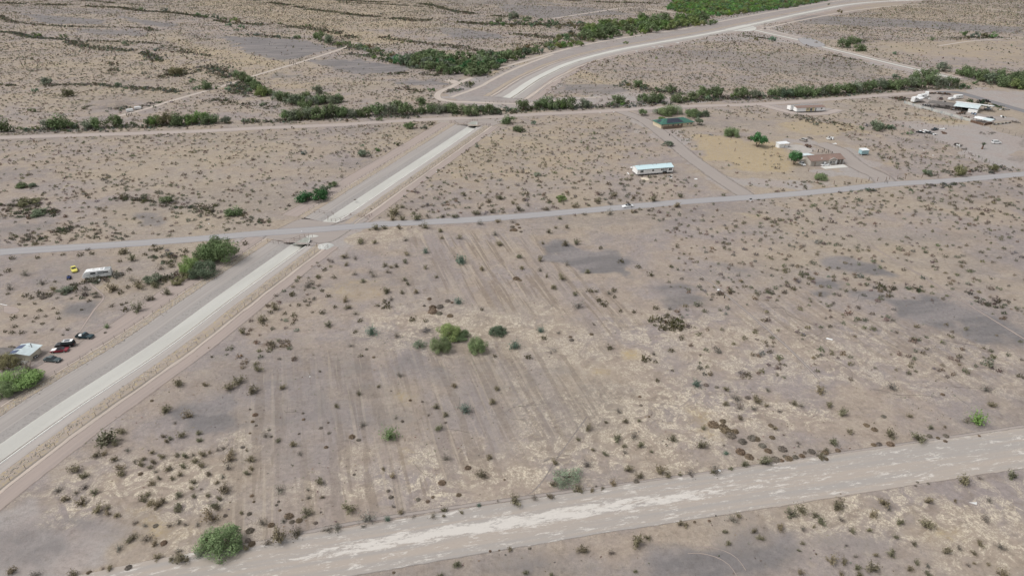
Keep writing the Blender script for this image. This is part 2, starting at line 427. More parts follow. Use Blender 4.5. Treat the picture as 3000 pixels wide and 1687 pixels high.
def earth_mat(name='desert_earth'):
    m, n, l, b = node_mat(name)
    geo = n.new('ShaderNodeNewGeometry')
    def noise(scale, detail=4, rot=0, st=(1, 1, 1), rough=.55, dist=0.0):
        mp = n.new('ShaderNodeMapping'); mp.vector_type = 'TEXTURE'      # turn first, then stretch
        mp.inputs['Rotation'].default_value = (0, 0, rot); mp.inputs['Scale'].default_value = tuple(1 / q for q in st)
        l.new(geo.outputs['Position'], mp.inputs['Vector'])
        z = n.new('ShaderNodeTexNoise'); z.inputs['Scale'].default_value = scale; z.inputs['Detail'].default_value = detail
        z.inputs['Roughness'].default_value = rough; z.inputs['Distortion'].default_value = dist
        l.new(mp.outputs[0], z.inputs['Vector']); return z.outputs['Fac']
    def mr(v, a, b_, c=0.0, d=1.0):
        r = n.new('ShaderNodeMapRange'); r.interpolation_type = 'SMOOTHSTEP'
        r.inputs['From Min'].default_value = a; r.inputs['From Max'].default_value = b_
        r.inputs['To Min'].default_value = c; r.inputs['To Max'].default_value = d
        l.new(v, r.inputs['Value']); return r.outputs[0]
    def mathn(op, a, b_):
        q = n.new('ShaderNodeMath'); q.operation = op; q.use_clamp = op != 'ADD' and op != 'SUBTRACT'
        for k, w in enumerate((a, b_)):
            if isinstance(w, (int, float)): q.inputs[k].default_value = w
            else: l.new(w, q.inputs[k])
        return q.outputs[0]
    def mix(f, a, c, mode='MIX'):
        x = n.new('ShaderNodeMix'); x.data_type = 'RGBA'; x.blend_type = mode
        for s_, w in (('Factor', f), ('A', a), ('B', c)):
            if isinstance(w, (int, float)): x.inputs[s_].default_value = w
            elif isinstance(w, tuple): x.inputs[s_].default_value = (*w, 1)
            else: l.new(w, x.inputs[s_])
        return x.outputs['Result']
    def sep(nm):
        a = n.new('ShaderNodeAttribute'); a.attribute_name = nm
        s_ = n.new('ShaderNodeSeparateColor'); l.new(a.outputs['Color'], s_.inputs[0]); return s_.outputs
    A, B = sep('mask_a'), sep('mask_b')
    big = noise(.010, 3); mid = noise(.05, 5, rough=.6); patch = noise(.17, 5, dist=.6); fine = noise(.9, 4, rough=.7); grain = noise(3.2, 3, rough=.7)
    col = mix(mr(mid, .40, .60), TAN, LAV)
    col = mix(mathn('MULTIPLY', mr(noise(.022, 4, math.radians(12), (.35, 1, 1)), .50, .62), .55), col, MAUVE)
    col = mix(mathn('MULTIPLY', mr(big, .45, .62), .45), col, STRAW)
    col = mix(mathn('MULTIPLY', mr(patch, .54, .66), .35), col, SAND)
    col = mix(mathn('MULTIPLY', mr(patch, .44, .36), .30), col, UMBER)
    # cream crust: small broken flecks, dense where the crust lies
    fl = mr(noise(1.5, 6, rough=.75, dist=1.2), .46, .58)
    lace = mr(noise(.16, 6, rough=.7, dist=1.5), .45, .55)
    col = mix(mathn('MULTIPLY', mathn('MULTIPLY', lace, A[2]), .45), col, SAND)
    cr = mathn('MULTIPLY', fl, mathn('MULTIPLY', lace, mathn('ADD', mathn('MULTIPLY', A[2], .85), .20)))
    col = mix(cr, col, CREAM)
    umb = mathn('MULTIPLY', mr(noise(.22, 4, dist=1.0), .56, .64), mathn('MULTIPLY', A[2], .5))
    col = mix(umb, col, UMBER)
    # old furrows: long smears one way
    fw = mr(noise(.42, 5, math.radians(FURROW), (1.0, .07, 1), dist=.10), .50, .55)
    col = mix(mathn('MULTIPLY', mathn('MULTIPLY', fw, B[0]), .70), col, UMBER)
    fw2 = mr(noise(.75, 3, math.radians(FURROW), (1.0, .03, 1)), .56, .62)
    col = mix(mathn('MULTIPLY', mathn('MULTIPLY', fw2, B[0]), .7), col, SAND)
    fw3 = mr(noise(.16, 3, math.radians(FURROW), (1.0, .02, 1)), .50, .60)
    col = mix(mathn('MULTIPLY', mathn('MULTIPLY', fw3, B[0]), .5), col, LAV)
    # graded earth, desert pavement, dry grass
    d = mathn('MULTIPLY', mr(B[1], .35, .75), .85)
    col = mix(d, col, mix(mr(mid, .4, .6), GREY, PINK))
    pv = mathn('MULTIPLY', mr(mathn('ADD', A[0], mathn('MULTIPLY', mathn('SUBTRACT', mathn('ADD', patch, mathn('MULTIPLY', fine, .5)), .75), 1.1)), .10, .92), .92)
    col = mix(pv, col, mix(mr(noise(.12, 4, math.radians(12), (.25, 1, 1)), .4, .62), PAVEMENT, PAVEMENT2))
    oc = mathn('MULTIPLY', mr(mathn('ADD', A[1], mathn('MULTIPLY', mathn('SUBTRACT', patch, .5), 1.2)), .08, .95), .8)
    col = mix(oc, col, mix(mr(fine, .4, .6), OCHRE_C, STRAW))
    mott = noise(.33, 5, rough=.75)
    col = mix(mathn('MULTIPLY', mr(mott, .46, .34), .55), col, mix(1.0, col, (.78, .755, .73), 'MULTIPLY'))
    col = mix(mathn('MULTIPLY', mr(mott, .55, .68), .5), col, mix(1.0, col, (1.20, 1.19, 1.17), 'MULTIPLY'))
    col = mix(mathn('MULTIPLY', mr(fine, .42, .70), .40), col, mix(1.0, col, (1.35, 1.33, 1.30), 'MULTIPLY'))
    col = mix(mathn('MULTIPLY', mr(fine, .50, .30), .35), col, mix(1.0, col, (.70, .68, .66), 'MULTIPLY'))
    col = mix(mathn('MULTIPLY', mr(grain, .48, .30), .4), col, mix(1.0, col, (.62, .60, .57), 'MULTIPLY'))
    l.new(col, b.inputs['Base Color'])
    b.inputs['Roughness'].default_value = .95
    bp = n.new('ShaderNodeBump'); bp.inputs['Strength'].default_value = .6; bp.inputs['Distance'].default_value = .25
    l.new(mathn('ADD', fine, mathn('MULTIPLY', grain, .4)), bp.inputs['Height']); l.new(bp.outputs[0], b.inputs['Normal'])
    return m
FURROW = 17.0
TAN, LAV, STRAW, SAND, UMBER = (.325, .270, .226), (.286, .249, .236), (.360, .302, .222), (.405, .348, .284), (.228, .186, .150)
MAUVE = (.226, .200, .192)
CREAM, GREY, PINK = (.600, .530, .420), (.345, .320, .308), (.352, .308, .286)
PAVEMENT, PAVEMENT2, OCHRE_C = (.172, .163, .164), (.235, .216, .212), (.450, .345, .185)
EARTH = earth_mat()
ground_me.materials.append(EARTH)
ground = kind(obj('ground', ground_me), 'structure')

# ------------------------------------------------------------------ strips laid along a line
def strip_mesh(name, line, prof, m, rag=0.0, seed=3, wear=None, fade=1.2, ends=0.0):
    """prof: (offset, height) across; uv in metres; 'edge' fades the rim into the earth"""
    nrm = normals(line); L = along(line); k = len(prof)
    V = []; uv = []; ed = []; wr = []
    for j, (o, z) in enumerate(prof):
        ofs = np.full(len(line), float(o))
        if rag and j in (0, k - 1):
            ofs = ofs + (vnoise(L * .13, L * 0 + j * 9.3, seed) - .5) * rag + (vnoise(L * .5, L * 0 + j * 5.3, seed + 2) - .5) * rag * .5
        p = line + nrm * ofs[:, None]
        V.append(np.concatenate([p, np.full((len(p), 1), z)], 1))
        uv.append(np.stack([L, ofs], 1))
        dist = min(o - prof[0][0], prof[-1][0] - o)
        e = np.full(len(line), min(1.0, dist / fade))
        if ends: e = np.minimum(e, np.clip(np.minimum(L, L[-1] - L) / ends, 0, 1))
        ed.append(e)
        wr.append(np.array(wear(line, L)) if wear else np.zeros(len(line)))
    V = np.stack(V, 1).reshape(-1, 3); uv = np.stack(uv, 1).reshape(-1, 2); ed = np.stack(ed, 1).ravel(); wr = np.stack(wr, 1).ravel()
    n = len(line); ii = np.arange(n * k).reshape(n, k)
    F = np.stack([ii[:-1, :-1], ii[:-1, 1:], ii[1:, 1:], ii[1:, :-1]], -1).reshape(-1, 4)
    me = np_mesh(name, V, F)
    a = me.color_attributes.new('lane', 'FLOAT_COLOR', 'POINT')
    c = np.stack([ed, wr, ed * 0, ed * 0 + 1], 1).astype(np.float32); a.data.foreach_set('color', c.ravel())
    u = me.uv_layers.new(name='UVMap'); u.data.foreach_set('uv', uv[F.ravel()].astype(np.float32).ravel())
    me.materials.append(m)
    return me
def track_mat(name, base, other, pale=None, feather=True, streak=(.05, 1.1), streak_amt=.6, ruts=None, coarse=.0, rubble=None):
    """earth or concrete laid along a line: long streaks, wheel ruts, worn pale patches, ragged rim"""
    m, n, l, b = node_mat(name)
    uv = n.new('ShaderNodeUVMap'); uv.uv_map = 'UVMap'
    def noise(st, scale=1.0, detail=4, rough=.6, dist=0):
        mp = n.new('ShaderNodeMapping'); mp.inputs['Scale'].default_value = (st[0], st[1], 1)
        l.new(uv.outputs[0], mp.inputs['Vector'])
        z = n.new('ShaderNodeTexNoise'); z.inputs['Scale'].default_value = scale; z.inputs['Detail'].default_value = detail
        z.inputs['Roughness'].default_value = rough; z.inputs['Distortion'].default_value = dist
        l.new(mp.outputs[0], z.inputs['Vector']); return z.outputs['Fac']
    def mr(v, a, b_, c=0.0, d=1.0):
        r = n.new('ShaderNodeMapRange'); r.interpolation_type = 'SMOOTHSTEP'
        for k_, w in (('From Min', a), ('From Max', b_), ('To Min', c), ('To Max', d)): r.inputs[k_].default_value = w
        l.new(v, r.inputs['Value']); return r.outputs[0]
    def mathn(op, a, b_):
        q = n.new('ShaderNodeMath'); q.operation = op; q.use_clamp = op == 'MULTIPLY'
        for k_, w in enumerate((a, b_)):
            if isinstance(w, (int, float)): q.inputs[k_].default_value = w
            else: l.new(w, q.inputs[k_])
        return q.outputs[0]
    def mix(f, a, c, mode='MIX'):
        x = n.new('ShaderNodeMix'); x.data_type = 'RGBA'; x.blend_type = mode
        for s_, w in (('Factor', f), ('A', a), ('B', c)):
            if isinstance(w, (int, float)): x.inputs[s_].default_value = w
            elif isinstance(w, tuple): x.inputs[s_].default_value = (*w, 1)
            else: l.new(w, x.inputs[s_])
        return x.outputs['Result']
    at = n.new('ShaderNodeAttribute'); at.attribute_name = 'lane'
    sp = n.new('ShaderNodeSeparateColor'); l.new(at.outputs['Color'], sp.inputs[0])
    col = mix(mathn('MULTIPLY', mr(noise(streak, 1, 5), .38, .62), streak_amt), base, other)
    fine = noise((1.0, 1.6), 1.2, 4, .7)
    if pale:
        pf, lo, hi = pale
        pn = noise((.20, .80), 1.0, 9, .82, .3)
        pn = mathn('ADD', pn, mathn('MULTIPLY', mathn('SUBTRACT', noise((.9, 3.2), 1.0, 4, .7), .5), .22))
        pn = mathn('ADD', pn, mathn('MULTIPLY', mathn('SUBTRACT', sp.outputs[1], .45), .40))
        col = mix(mathn('MULTIPLY', mr(pn, lo, hi), .95), col, pf)
    if rubble:
        col = mix(mr(noise((1, 1), 1.1, 4, .8, .6), .50, .62), col, rubble)
    if ruts:
        su = n.new('ShaderNodeSeparateXYZ'); l.new(uv.outputs[0], su.inputs[0])
        for c_, w_ in ruts:
            ab = n.new('ShaderNodeMath'); ab.operation = 'ABSOLUTE'
            l.new(mathn('SUBTRACT', mathn('ADD', su.outputs[1], mathn('MULTIPLY', mathn('SUBTRACT', noise((.02, .0), 1, 2), .5), 1.5)), c_), ab.inputs[0])
            col = mix(mathn('MULTIPLY', mr(ab.outputs[0], w_, w_ * .3), .45), col, mix(1.0, col, (1.22, 1.2, 1.18), 'MULTIPLY'))
    col = mix(mathn('MULTIPLY', mr(fine, .42, .30), .35), col, mix(1.0, col, (.75, .74, .73), 'MULTIPLY'))
    col = mix(mathn('MULTIPLY', mr(fine, .55, .7), .35), col, mix(1.0, col, (1.2, 1.2, 1.2), 'MULTIPLY'))
    l.new(col, b.inputs['Base Color']); b.inputs['Roughness'].default_value = .92
    if feather:
        e = mathn('ADD', sp.outputs[0], mathn('MULTIPLY', mathn('SUBTRACT', noise((.25, .8), 1, 5, .7), .5), 1.1))
        f = mathn('MULTIPLY', mr(e, .12, .62), mr(sp.outputs[0], .0, .3))
        tr = n.new('ShaderNodeBsdfTransparent'); ms = n.new('ShaderNodeMixShader')
        l.new(f, ms.inputs[0]); l.new(tr.outputs[0], ms.inputs[1]); l.new(b.outputs[0], ms.inputs[2])
        l.new(ms.outputs[0], n['Material Output'].inputs['Surface'])
    return m
def flat_prof(w, z=.03, n=6):
    return [(-w / 2 + w * i / n, z) for i in range(n + 1)]
ROADLINES = []      # (line, half width) kept clear of plants
def road(name, px, w, m, z=.03, rag=.8, fade=1.0, wear=None, n=8, keep=None, ends=0.0, tile=None):
    if tile: px = TW(tile, px)
    line = smooth([P(*p) for p in px], 2.0 if P(*px[0]).y < 350 else 4.0)
    ROADLINES.append((line[::3], w / 2 * (keep or 1.0)))
    o = obj(name, strip_mesh(name, line, flat_prof(w, z, n), m, rag, seed=len(ROADLINES), wear=wear, fade=fade, ends=ends))
    return kind(o, 'structure')

GRAVEL = track_mat('grey_gravel', (.330, .318, .322), (.375, .360, .352), ruts=((-1.1, .5), (1.1, .5)), streak=(.02, .8))
DIRT = track_mat('graded_dirt', (.385, .330, .300), (.430, .375, .340), ruts=((-1.2, .5), (1.2, .5)), streak=(.02, .7))
PINKDIRT = track_mat('pink_dirt', (.385, .320, .285), (.310, .268, .245), ruts=((-.9, .4), (.9, .4)), streak=(.02, .9))
PALE = track_mat('pale_sand', (.500, .435, .380), (.430, .375, .330), streak=(.05, .8))
WIDE = track_mat('scraped_dirt', (.410, .358, .312), (.360, .335, .312), pale=((.610, .575, .530), .55, .61), streak=(.012, .55), streak_amt=.9)
BLOWN = track_mat('trampled_earth', (.350, .308, .280), (.320, .286, .264), streak=(.03, .5))
ASPHALT = track_mat('old_asphalt', (.205, .200, .205), (.235, .228, .230), feather=True, streak=(.01, .6))

road('gravel_road', [(-900, 800), (-200, 752), (0, 738.6), (388, 714), (600, 698), (776, 683), (1000, 667), (1120, 657), (1349, 646), (1505, 635), (1776, 612), (2000, 592), (2233, 576), (2388, 563), (2466, 555), (2621, 539), (2776, 530), (3000, 510), (3200, 492), (3600, 462), (4200, 420)], 7.0, GRAVEL, .05)
kind(D.objects['gravel_road'], 'structure')
road('dirt_road', [(-900, 436), (-200, 412), (0, 404), (350, 393), (582, 385), (800, 374), (1000, 366), (1116, 358), (1272, 350), (1427, 344), (1582, 335), (1740, 328), (1820, 323), (2016, 312), (2194, 307), (2330, 299), (2543, 283), (2738, 269), (2790, 267)], 8.5, DIRT, .05)
road('paved_road', [(2745, 271), (2802, 271), (2850, 283), (2920, 303), (3000, 326), (3100, 352)], 8, ASPHALT, .055, rag=.5)
road('driveway', [(1815, 325), (1850, 338), (1885, 352), (1932, 386), (1972, 418), (2015, 455), (2070, 495), (2115, 527), (2160, 556), (2190, 575)], 11.5, BLOWN, .045, rag=3.5, fade=4)
def wear_fn(line, L):
    out = []
    for p in line:
        x = PX((p[0], p[1], 0))[0]
        out.append(.0 + .80 * math.exp(-((x - 1480) / 760) ** 4) + .30 * math.exp(-((x - 2850) / 260) ** 2) + .34 * math.exp(-((x - 2350) / 220) ** 2))
    return out
WIDE_PX = [(-600, 1960), (-250, 1872), (100, 1790), (400, 1722), (700, 1668), (1000, 1618), (1500, 1536), (2000, 1460), (2500, 1385), (3000, 1311), (3250, 1276), (3800, 1200), (4500, 1110)]
_l = smooth([P(*p) for p in WIDE_PX], 1.5)
ROADLINES.append((_l[::3], 6.3))
_prof = [(-6.4, .0), (-5.9, .16), (-5.5, .06), (-4.2, .05), (-3, .05), (-1.5, .06), (0, .07), (1.5, .06), (3, .05), (4.4, .05), (5.6, .06), (6.2, .02)]
def wear_across(name, line, prof, m):
    """white scraped caliche lies in the middle lanes"""
    me = strip_mesh(name, line, prof, m, .7, 5, wear_fn, fade=.9)
    a = me.color_attributes['lane']; c = np.zeros(len(a.data) * 4, np.float32); a.data.foreach_get('color', c); c = c.reshape(len(line), len(prof), 4)
    k = np.array([max(0.0, 1 - abs(o + .6) / 3.9) for o, _ in prof])
    c[:, :, 1] = c[:, :, 1] * (.1 + 1.1 * k[None, :])
    a.data.foreach_set('color', c.ravel()); return me
kind(obj('wide_dirt_road', wear_across('wide_dirt_road', _l, _prof, WIDE)), 'structure')
# faint wheel track beside it and others across the desert
road('wheel_track', [(100, 1720), (500, 1648), (1000, 1538), (1500, 1462), (2000, 1395), (2500, 1322), (3000, 1248)], 1.6, BLOWN, .025, rag=.6)
road('wheel_track', [(2400, 610), (2470, 665), (2560, 725), (2700, 808), (2830, 888), (3010, 998)], 1.3, PINKDIRT, .02, rag=.9, fade=.9, keep=.5)
road('wheel_track', [(2030, 790), (2100, 840), (2160, 890), (2300, 1010), (2400, 1110)], 1.3, BLOWN, .02, rag=.9, fade=.9, keep=.5)
road('footpath', [(262, 830), (285, 850), (304, 869), (296, 885), (279, 904), (255, 938), (233, 970), (205, 985), (167, 997)], 1.1, PINKDIRT, .03, rag=.3, fade=.6)
road('wheel_track', [(1318, 1560), (1420, 1500), (1560, 1440), (1640, 1330), (1720, 1220)], .8, BLOWN, .02, rag=.6, fade=.9, keep=.3)
road('desert_track', [(330, 345), (388, 330), (440, 316), (505, 295), (600, 268), (679, 245), (757, 219), (893, 179), (1000, 144), (1050, 125)], 5, PALE, .03, rag=1.5, fade=1.5)
road('desert_track', [(2750, 135), (2860, 120), (3040, 110)], 5, PALE, .03, rag=2, fade=1.8)
road('desert_track', [(2890, 26), (2960, 34), (3050, 42)], 5, PALE, .03, rag=2, fade=1.8)
road('desert_track', [(1620, 55), (1720, 40), (1850, 24), (2010, 42)], 8, PALE, .03, rag=3, fade=3)
road('driveway', [(2600, 545), (2578, 518), (2520, 490), (2480, 462), (2455, 440), (2400, 420)], 14, BLOWN, .035, rag=4, fade=5)
road('driveway', [(2230, 306), (2270, 318), (2330, 332), (2400, 334), (2460, 322)], 9, DIRT, .03, rag=3, fade=3)
road('driveway', [(2740, 275), (2720, 288), (2745, 305), (2830, 330), (2900, 345), (2980, 350)], 14, BLOWN, .03, rag=4, fade=4)

# ------------------------------------------------------------------ the flood canal in two straight reaches
LINING = track_mat('canal_concrete', (.585, .575, .530), (.500, .488, .448), feather=False, streak=(.03, .25), streak_amt=.5)
LININGN = track_mat('dusty_concrete', (.560, .545, .500), (.400, .380, .350), feather=False, streak=(.35, .45), streak_amt=.8)
BED = track_mat('canal_silt', (.340, .300, .255), (.200, .182, .160), feather=False, streak=(.03, 1.6), streak_amt=.9)
BANK = track_mat('bank_gravel', (.370, .345, .325), (.335, .312, .296), feather=False, streak=(.04, .3), rubble=(.285, .270, .256))
BANK2 = track_mat('bank_earth', (.405, .370, .345), (.335, .308, .288), feather=False, streak=(.015, 1.3), streak_amt=.8)
VERGE = track_mat('verge_earth', (.385, .325, .280), (.330, .280, .235), feather=True, streak=(.05, .4), rubble=(.43, .35, .22))
SHOULDER = track_mat('shoulder_earth', (.365, .310, .280), (.33, .29, .265), feather=True, streak=(.03, .4))
LIPM = track_mat('lining_lip', (.70, .69, .65), (.62, .61, .57), feather=False)
BERM = track_mat('berm_sand', (.520, .445, .385), (.420, .360, .315), streak=(.05, .8))
def canal(line, lining, bed):
    def st(name, prof, m, rag=0, fade=1.0):
        return kind(obj(name, strip_mesh(name, line, prof, m, rag, seed=9, fade=fade)), 'structure')
    st('canal_verge', [(-17.9, .03), (-17.3, .06), (-16.1, .09), (-14.9, .11), (-14.1, .06)], VERGE, .6, .5)
    st('canal_bank', [(-17.2, .012), (-14.3, .03), (-13.3, -.02), (-11.4, -.20), (-9.1, -.42)], BANK2)
    st('canal_bank', [(-9.1, -.42), (-7.7, -.60), (-6.24, -.78), (-6.04, -.80)], BANK)
    st('canal_lining', [(-6.04, -.80), (-5.96, -.74), (-5.8, -.76), (-4.0, -1.20), (-2.0, -1.67), (-1.83, -1.70)], lining)
    st('canal_bed', [(-1.83, -1.70), (-1.2, -1.69), (-.62, -1.70)], bed)
    st('canal_lining', [(-.62, -1.70), (-.12, -.82), (-.10, -.70), (.26, -.70), (.32, -.80)], LIPM)
    st('canal_bank', [(.32, -.80), (1.6, -.52), (3.0, -.2), (4.2, .02), (8.0, .012)], BANK2)
    st('canal_verge', [(4.2, .04), (4.8, .08), (6.2, .06), (7.4, .04), (8.6, .03)], VERGE, .6, .5)
    for o0, o1, nm, m in ((-26.0, -17.5, 'service_track', PINKDIRT), (8.7, 14.4, 'service_track', PINKDIRT)):
        k = obj(nm, strip_mesh(nm, line, [(o0 + (o1 - o0) * i / 5, .035) for i in range(6)], m, 1.2, seed=4, fade=1.8)); kind(k, 'structure')
    for o0, w in ((9.2, 1.3), (-17.7, .8)):
        kind(obj('sand_berm', strip_mesh('sand_berm', line, [(o0 - w / 2, .04), (o0 - w * .2, .13), (o0 + w * .2, .13), (o0 + w / 2, .04)], BERM, .8, seed=21, fade=.35)), 'structure')
    kind(obj('soil_cut', strip_mesh('soil_cut', line, [(8.1, .05), (8.35, .08), (8.6, .05)], BED, .3, seed=23, fade=.15)), 'structure')
canal(LIP_S, LINING, BED)
canal(LIP_N, LINING, LININGN)
for L in (LIP_S, LIP_N): ROADLINES.append((L + normals(L) * -7.0, 19.0))

def plate(name, px, m, z=.04, tile=None, n_mid=2):
    """a filled patch on the land with ragged rim"""
    if tile: px = TW(tile, px)
    pts = [P(*p) for p in px]; c = sum(pts, Vector()) / len(pts)
    ring = smooth([*pts, pts[0]], 1.5)[:-1]
    k = len(ring); V = []; e = []
    for f_, ee in ((1.0, 0.0), (.8, 1.0), (.4, 1.0)):
        for q in ring: V.append((c.x + (q[0] - c.x) * f_, c.y + (q[1] - c.y) * f_, z)); e.append(ee)
    V.append((c.x, c.y, z)); e.append(1)
    Ft = []
    for j in range(2):
        for i in range(k): Ft += [(j * k + i, j * k + (i + 1) % k, (j + 1) * k + (i + 1) % k), (j * k + i, (j + 1) * k + (i + 1) % k, (j + 1) * k + i)]
    for i in range(k): Ft.append((2 * k + i, 2 * k + (i + 1) % k, 3 * k))
    V = np.array(V); Ft = np.array(Ft)
    me = np_mesh(name, V, Ft)
    a = me.color_attributes.new('lane', 'FLOAT_COLOR', 'POINT')
    cc = np.zeros((len(V), 4), np.float32); cc[:, 0] = e; cc[:, 3] = 1; a.data.foreach_set('color', cc.ravel())
    u = me.uv_layers.new(name='UVMap'); u.data.foreach_set('uv', V[Ft.ravel()][:, :2].astype(np.float32).ravel())
    me.materials.append(m)
    return kind(obj(name, me), 'structure')
plate('crossing_fill', [(905, 707), (940, 716), (985, 706), (1040, 670), (1090, 640), (1045, 634), (1000, 650), (950, 648), (880, 640), (820, 664), (760, 700), (800, 706), (850, 700)], BLOWN, .045)
plate('crossing_fill', [(1335, 362), (1395, 366), (1425, 374), (1470, 362), (1490, 348), (1400, 350), (1330, 352)], BLOWN, .045)
WHITE_GROUT = track_mat('spilled_grout', (.58, .575, .53), (.46, .45, .42), streak=(.5, .5))
plate('grout_patch', [(893, 694), (903, 690), (918, 688), (936, 691), (925, 695), (905, 698)], WHITE_GROUT, .055)
_q = [P(*q) for q in [(2402.5, 488.8), (2417.8, 496), (2485.3, 490.3), (2470, 482.2)]]
kind(obj('concrete_slab', MB().slab([(q.x, q.y, .12) for q in _q], .12).mesh('concrete_slab', mat('slab_concrete', (.62, .61, .57), .8, .05, .6))), 'structure')
DUSTY = track_mat('dusty_yard', (.44, .41, .375), (.38, .35, .325), streak=(.4, .4))
plate('cleared_pad', [(2285, 432), (2320, 440), (2345, 452), (2375, 450), (2385, 440), (2350, 425), (2320, 424)], DUSTY, .04)
plate('bare_earth', [(10, 895), (50, 900), (58, 912), (40, 920), (10, 915)], PINKDIRT, .03)
plate('bare_earth', [(1299, 236), (1320, 232), (1345, 240), (1352, 250), (1330, 247)], PALE, .04)
RUT = track_mat('rutted_earth', (.36, .30, .265), (.31, .27, .25), streak=(.2, .6))
for ox, oy in ((2095, 1590), (2070, 1608)):
    road('tyre_mark', [(ox - 55, oy + 12), (ox - 20, oy + 12), (ox + 25, oy + 22), (ox + 65, oy + 45), (ox + 90, oy + 80)], .35, RUT, .02, rag=.2, fade=.2, keep=.1)

# ------------------------------------------------------------------ the curved canal and the branch beyond the road
BANKF = track_mat('embankment_gravel', (.352, .318, .302), (.318, .290, .280), feather=True, streak=(.01, .25))
ROADLINES.append((smooth([P(*p) for p in [(1400, 290), (1500, 240), (1600, 200), (1750, 150), (1944, 112), (2177, 70), (2400, 22), (2600, 0)]], 12), 24))
def far_canal(px, w, tile=None, strips=()):
    line = smooth([P(*p, -.4) for p in px], 6)
    for name, prof, m, rag in strips:
        kind(obj(name, strip_mesh(name, line, prof, m, rag, seed=7, fade=.8)), 'structure')
    ROADLINES.append((line, w / 2))
CURVE = [(1484, 289), (1505, 276), (1522, 264), (1553, 243), (1580, 227), (1609, 213), (1650, 194), (1700, 177), (1750, 163), (1828, 145), (1944, 124), (2041, 107), (2128, 90), (2177, 79), (2250, 63), (2330, 45), (2400, 31), (2466, 18), (2540, 9), (2620, 4), (2720, 0), (2850, -6)]
far_canal(CURVE, 16, strips=(
    ('canal_bank', [(-9.5, .03), (-7, .25), (-5.5, .25), (-3.4, .08)], BANK2, .8),
    ('canal_lining', [(-3.4, .08), (-2.6, .14), (2.4, .05), (2.9, .05)], LINING, .4),
    ('canal_bed', [(2.9, .05), (3.4, .055), (4.1, .05)], BED, .2),
    ('canal_lining', [(4.1, .05), (4.4, .2), (4.9, .2), (5.1, .08)], LINING, .2),
    ('canal_bank', [(5.1, .08), (7, .25), (9, .25), (12, .05)], BANK2, .8),
    ('sand_berm', [(-13.5, .03), (-12.8, .2), (-12.0, .2), (-11.3, .05)], BERM, .8),
    ('canal_verge', [(-19, .03), (-17.5, .15), (-15.5, .12), (-14, .05)], VERGE, 1.0),
    ('sand_berm', [(14.0, .03), (14.8, .2), (15.8, .2), (16.6, .05)], BERM, .9),
    ('service_track', [(17.5, .03), (19, .05), (22, .05), (24, .03)], PINKDIRT, 1.2)))
far_canal([(2203, 88), (2250, 99), (2300, 110), (2358, 123)], 16, strips=(
    ('canal_lining', [(-2.2, .08), (-1.8, .14), (1.8, .14), (2.4, .08)], LINING, .2),
    ('canal_bed', [(-3.4, .06), (-3, .07), (-2.2, .06)], BED, .2),
    ('sand_berm', [(-7.6, .04), (-6.8, .2), (-5.6, .2), (-4.6, .04)], PALE, .6),
    ('service_track', [(4.5, .03), (6, .05), (9, .05), (11, .03)], DIRT, .8)))
far_canal([(2405, 138), (2450, 149), (2500, 161), (2600, 186), (2718, 213), (2800, 232)], 16, strips=(
    ('canal_lining', [(-2.0, .08), (-1.6, .14), (1.6, .14), (2.2, .08)], LINING, .2),
    ('canal_bed', [(-3.2, .06), (-2.8, .07), (-2.0, .06)], BED, .2),
    ('sand_berm', [(-8.6, .04), (-7.8, .2), (-5.6, .2), (-4.6, .04)], PALE, .6),
    ('service_track', [(4.5, .03), (6, .05), (9, .05), (11, .03)], DIRT, .8)))
plate('crossing_fill', [(2335, 112), (2375, 112), (2420, 132), (2400, 140), (2360, 134), (2340, 122)], GRAVEL, .22)
plate('crossing_fill', [(2120, 86), (2180, 74), (2215, 82), (2200, 92), (2150, 92)], LINING, .2)
road('desert_track', [(1450, 303), (1380, 300), (1330, 299), (1292, 292), (1281, 284), (1288, 270), (1318, 257), (1347, 243), (1411, 217), (1480, 196), (1563, 172), (1640, 150), (1718, 131), (1850, 108), (2000, 86), (2120, 62), (2250, 38), (2350, 20), (2450, 4), (2560, -10)], 6, PALE, .05, rag=1.5, fade=1.5)
road('desert_track', [(1322, 286), (1345, 277), (1374, 267), (1411, 252), (1432, 240), (1470, 220), (1512, 201), (1560, 182), (1620, 160)], 5, PALE, .05, rag=1.5, fade=1.5)
road('desert_track', [(1450, 303), (1530, 305), (1600, 299), (1680, 290), (1760, 285)], 4, PALE, .05, rag=1.2, fade=1.2)
for k_, off in enumerate((10, 17)):
    road('wheel_track', [(1500 + off * 2.2, 291), (1530 + off * 2.2, 270), (1560 + off * 2.4, 250), (1600 + off * 2.6, 228), (1660 + off * 2, 205)], 2.5, PALE if k_ else PINKDIRT, .04, rag=1, fade=1)
road('desert_track', [(2215, 92), (2250, 82), (2330, 64), (2420, 46), (2500, 32), (2600, 20), (2720, 12)], 6, PALE, .04, rag=1.5, fade=1.8)
road('desert_track', [(2228, 76), (2240, 84), (2290, 98), (2350, 112)], 5, PALE, .04, rag=1.5, fade=1.8)
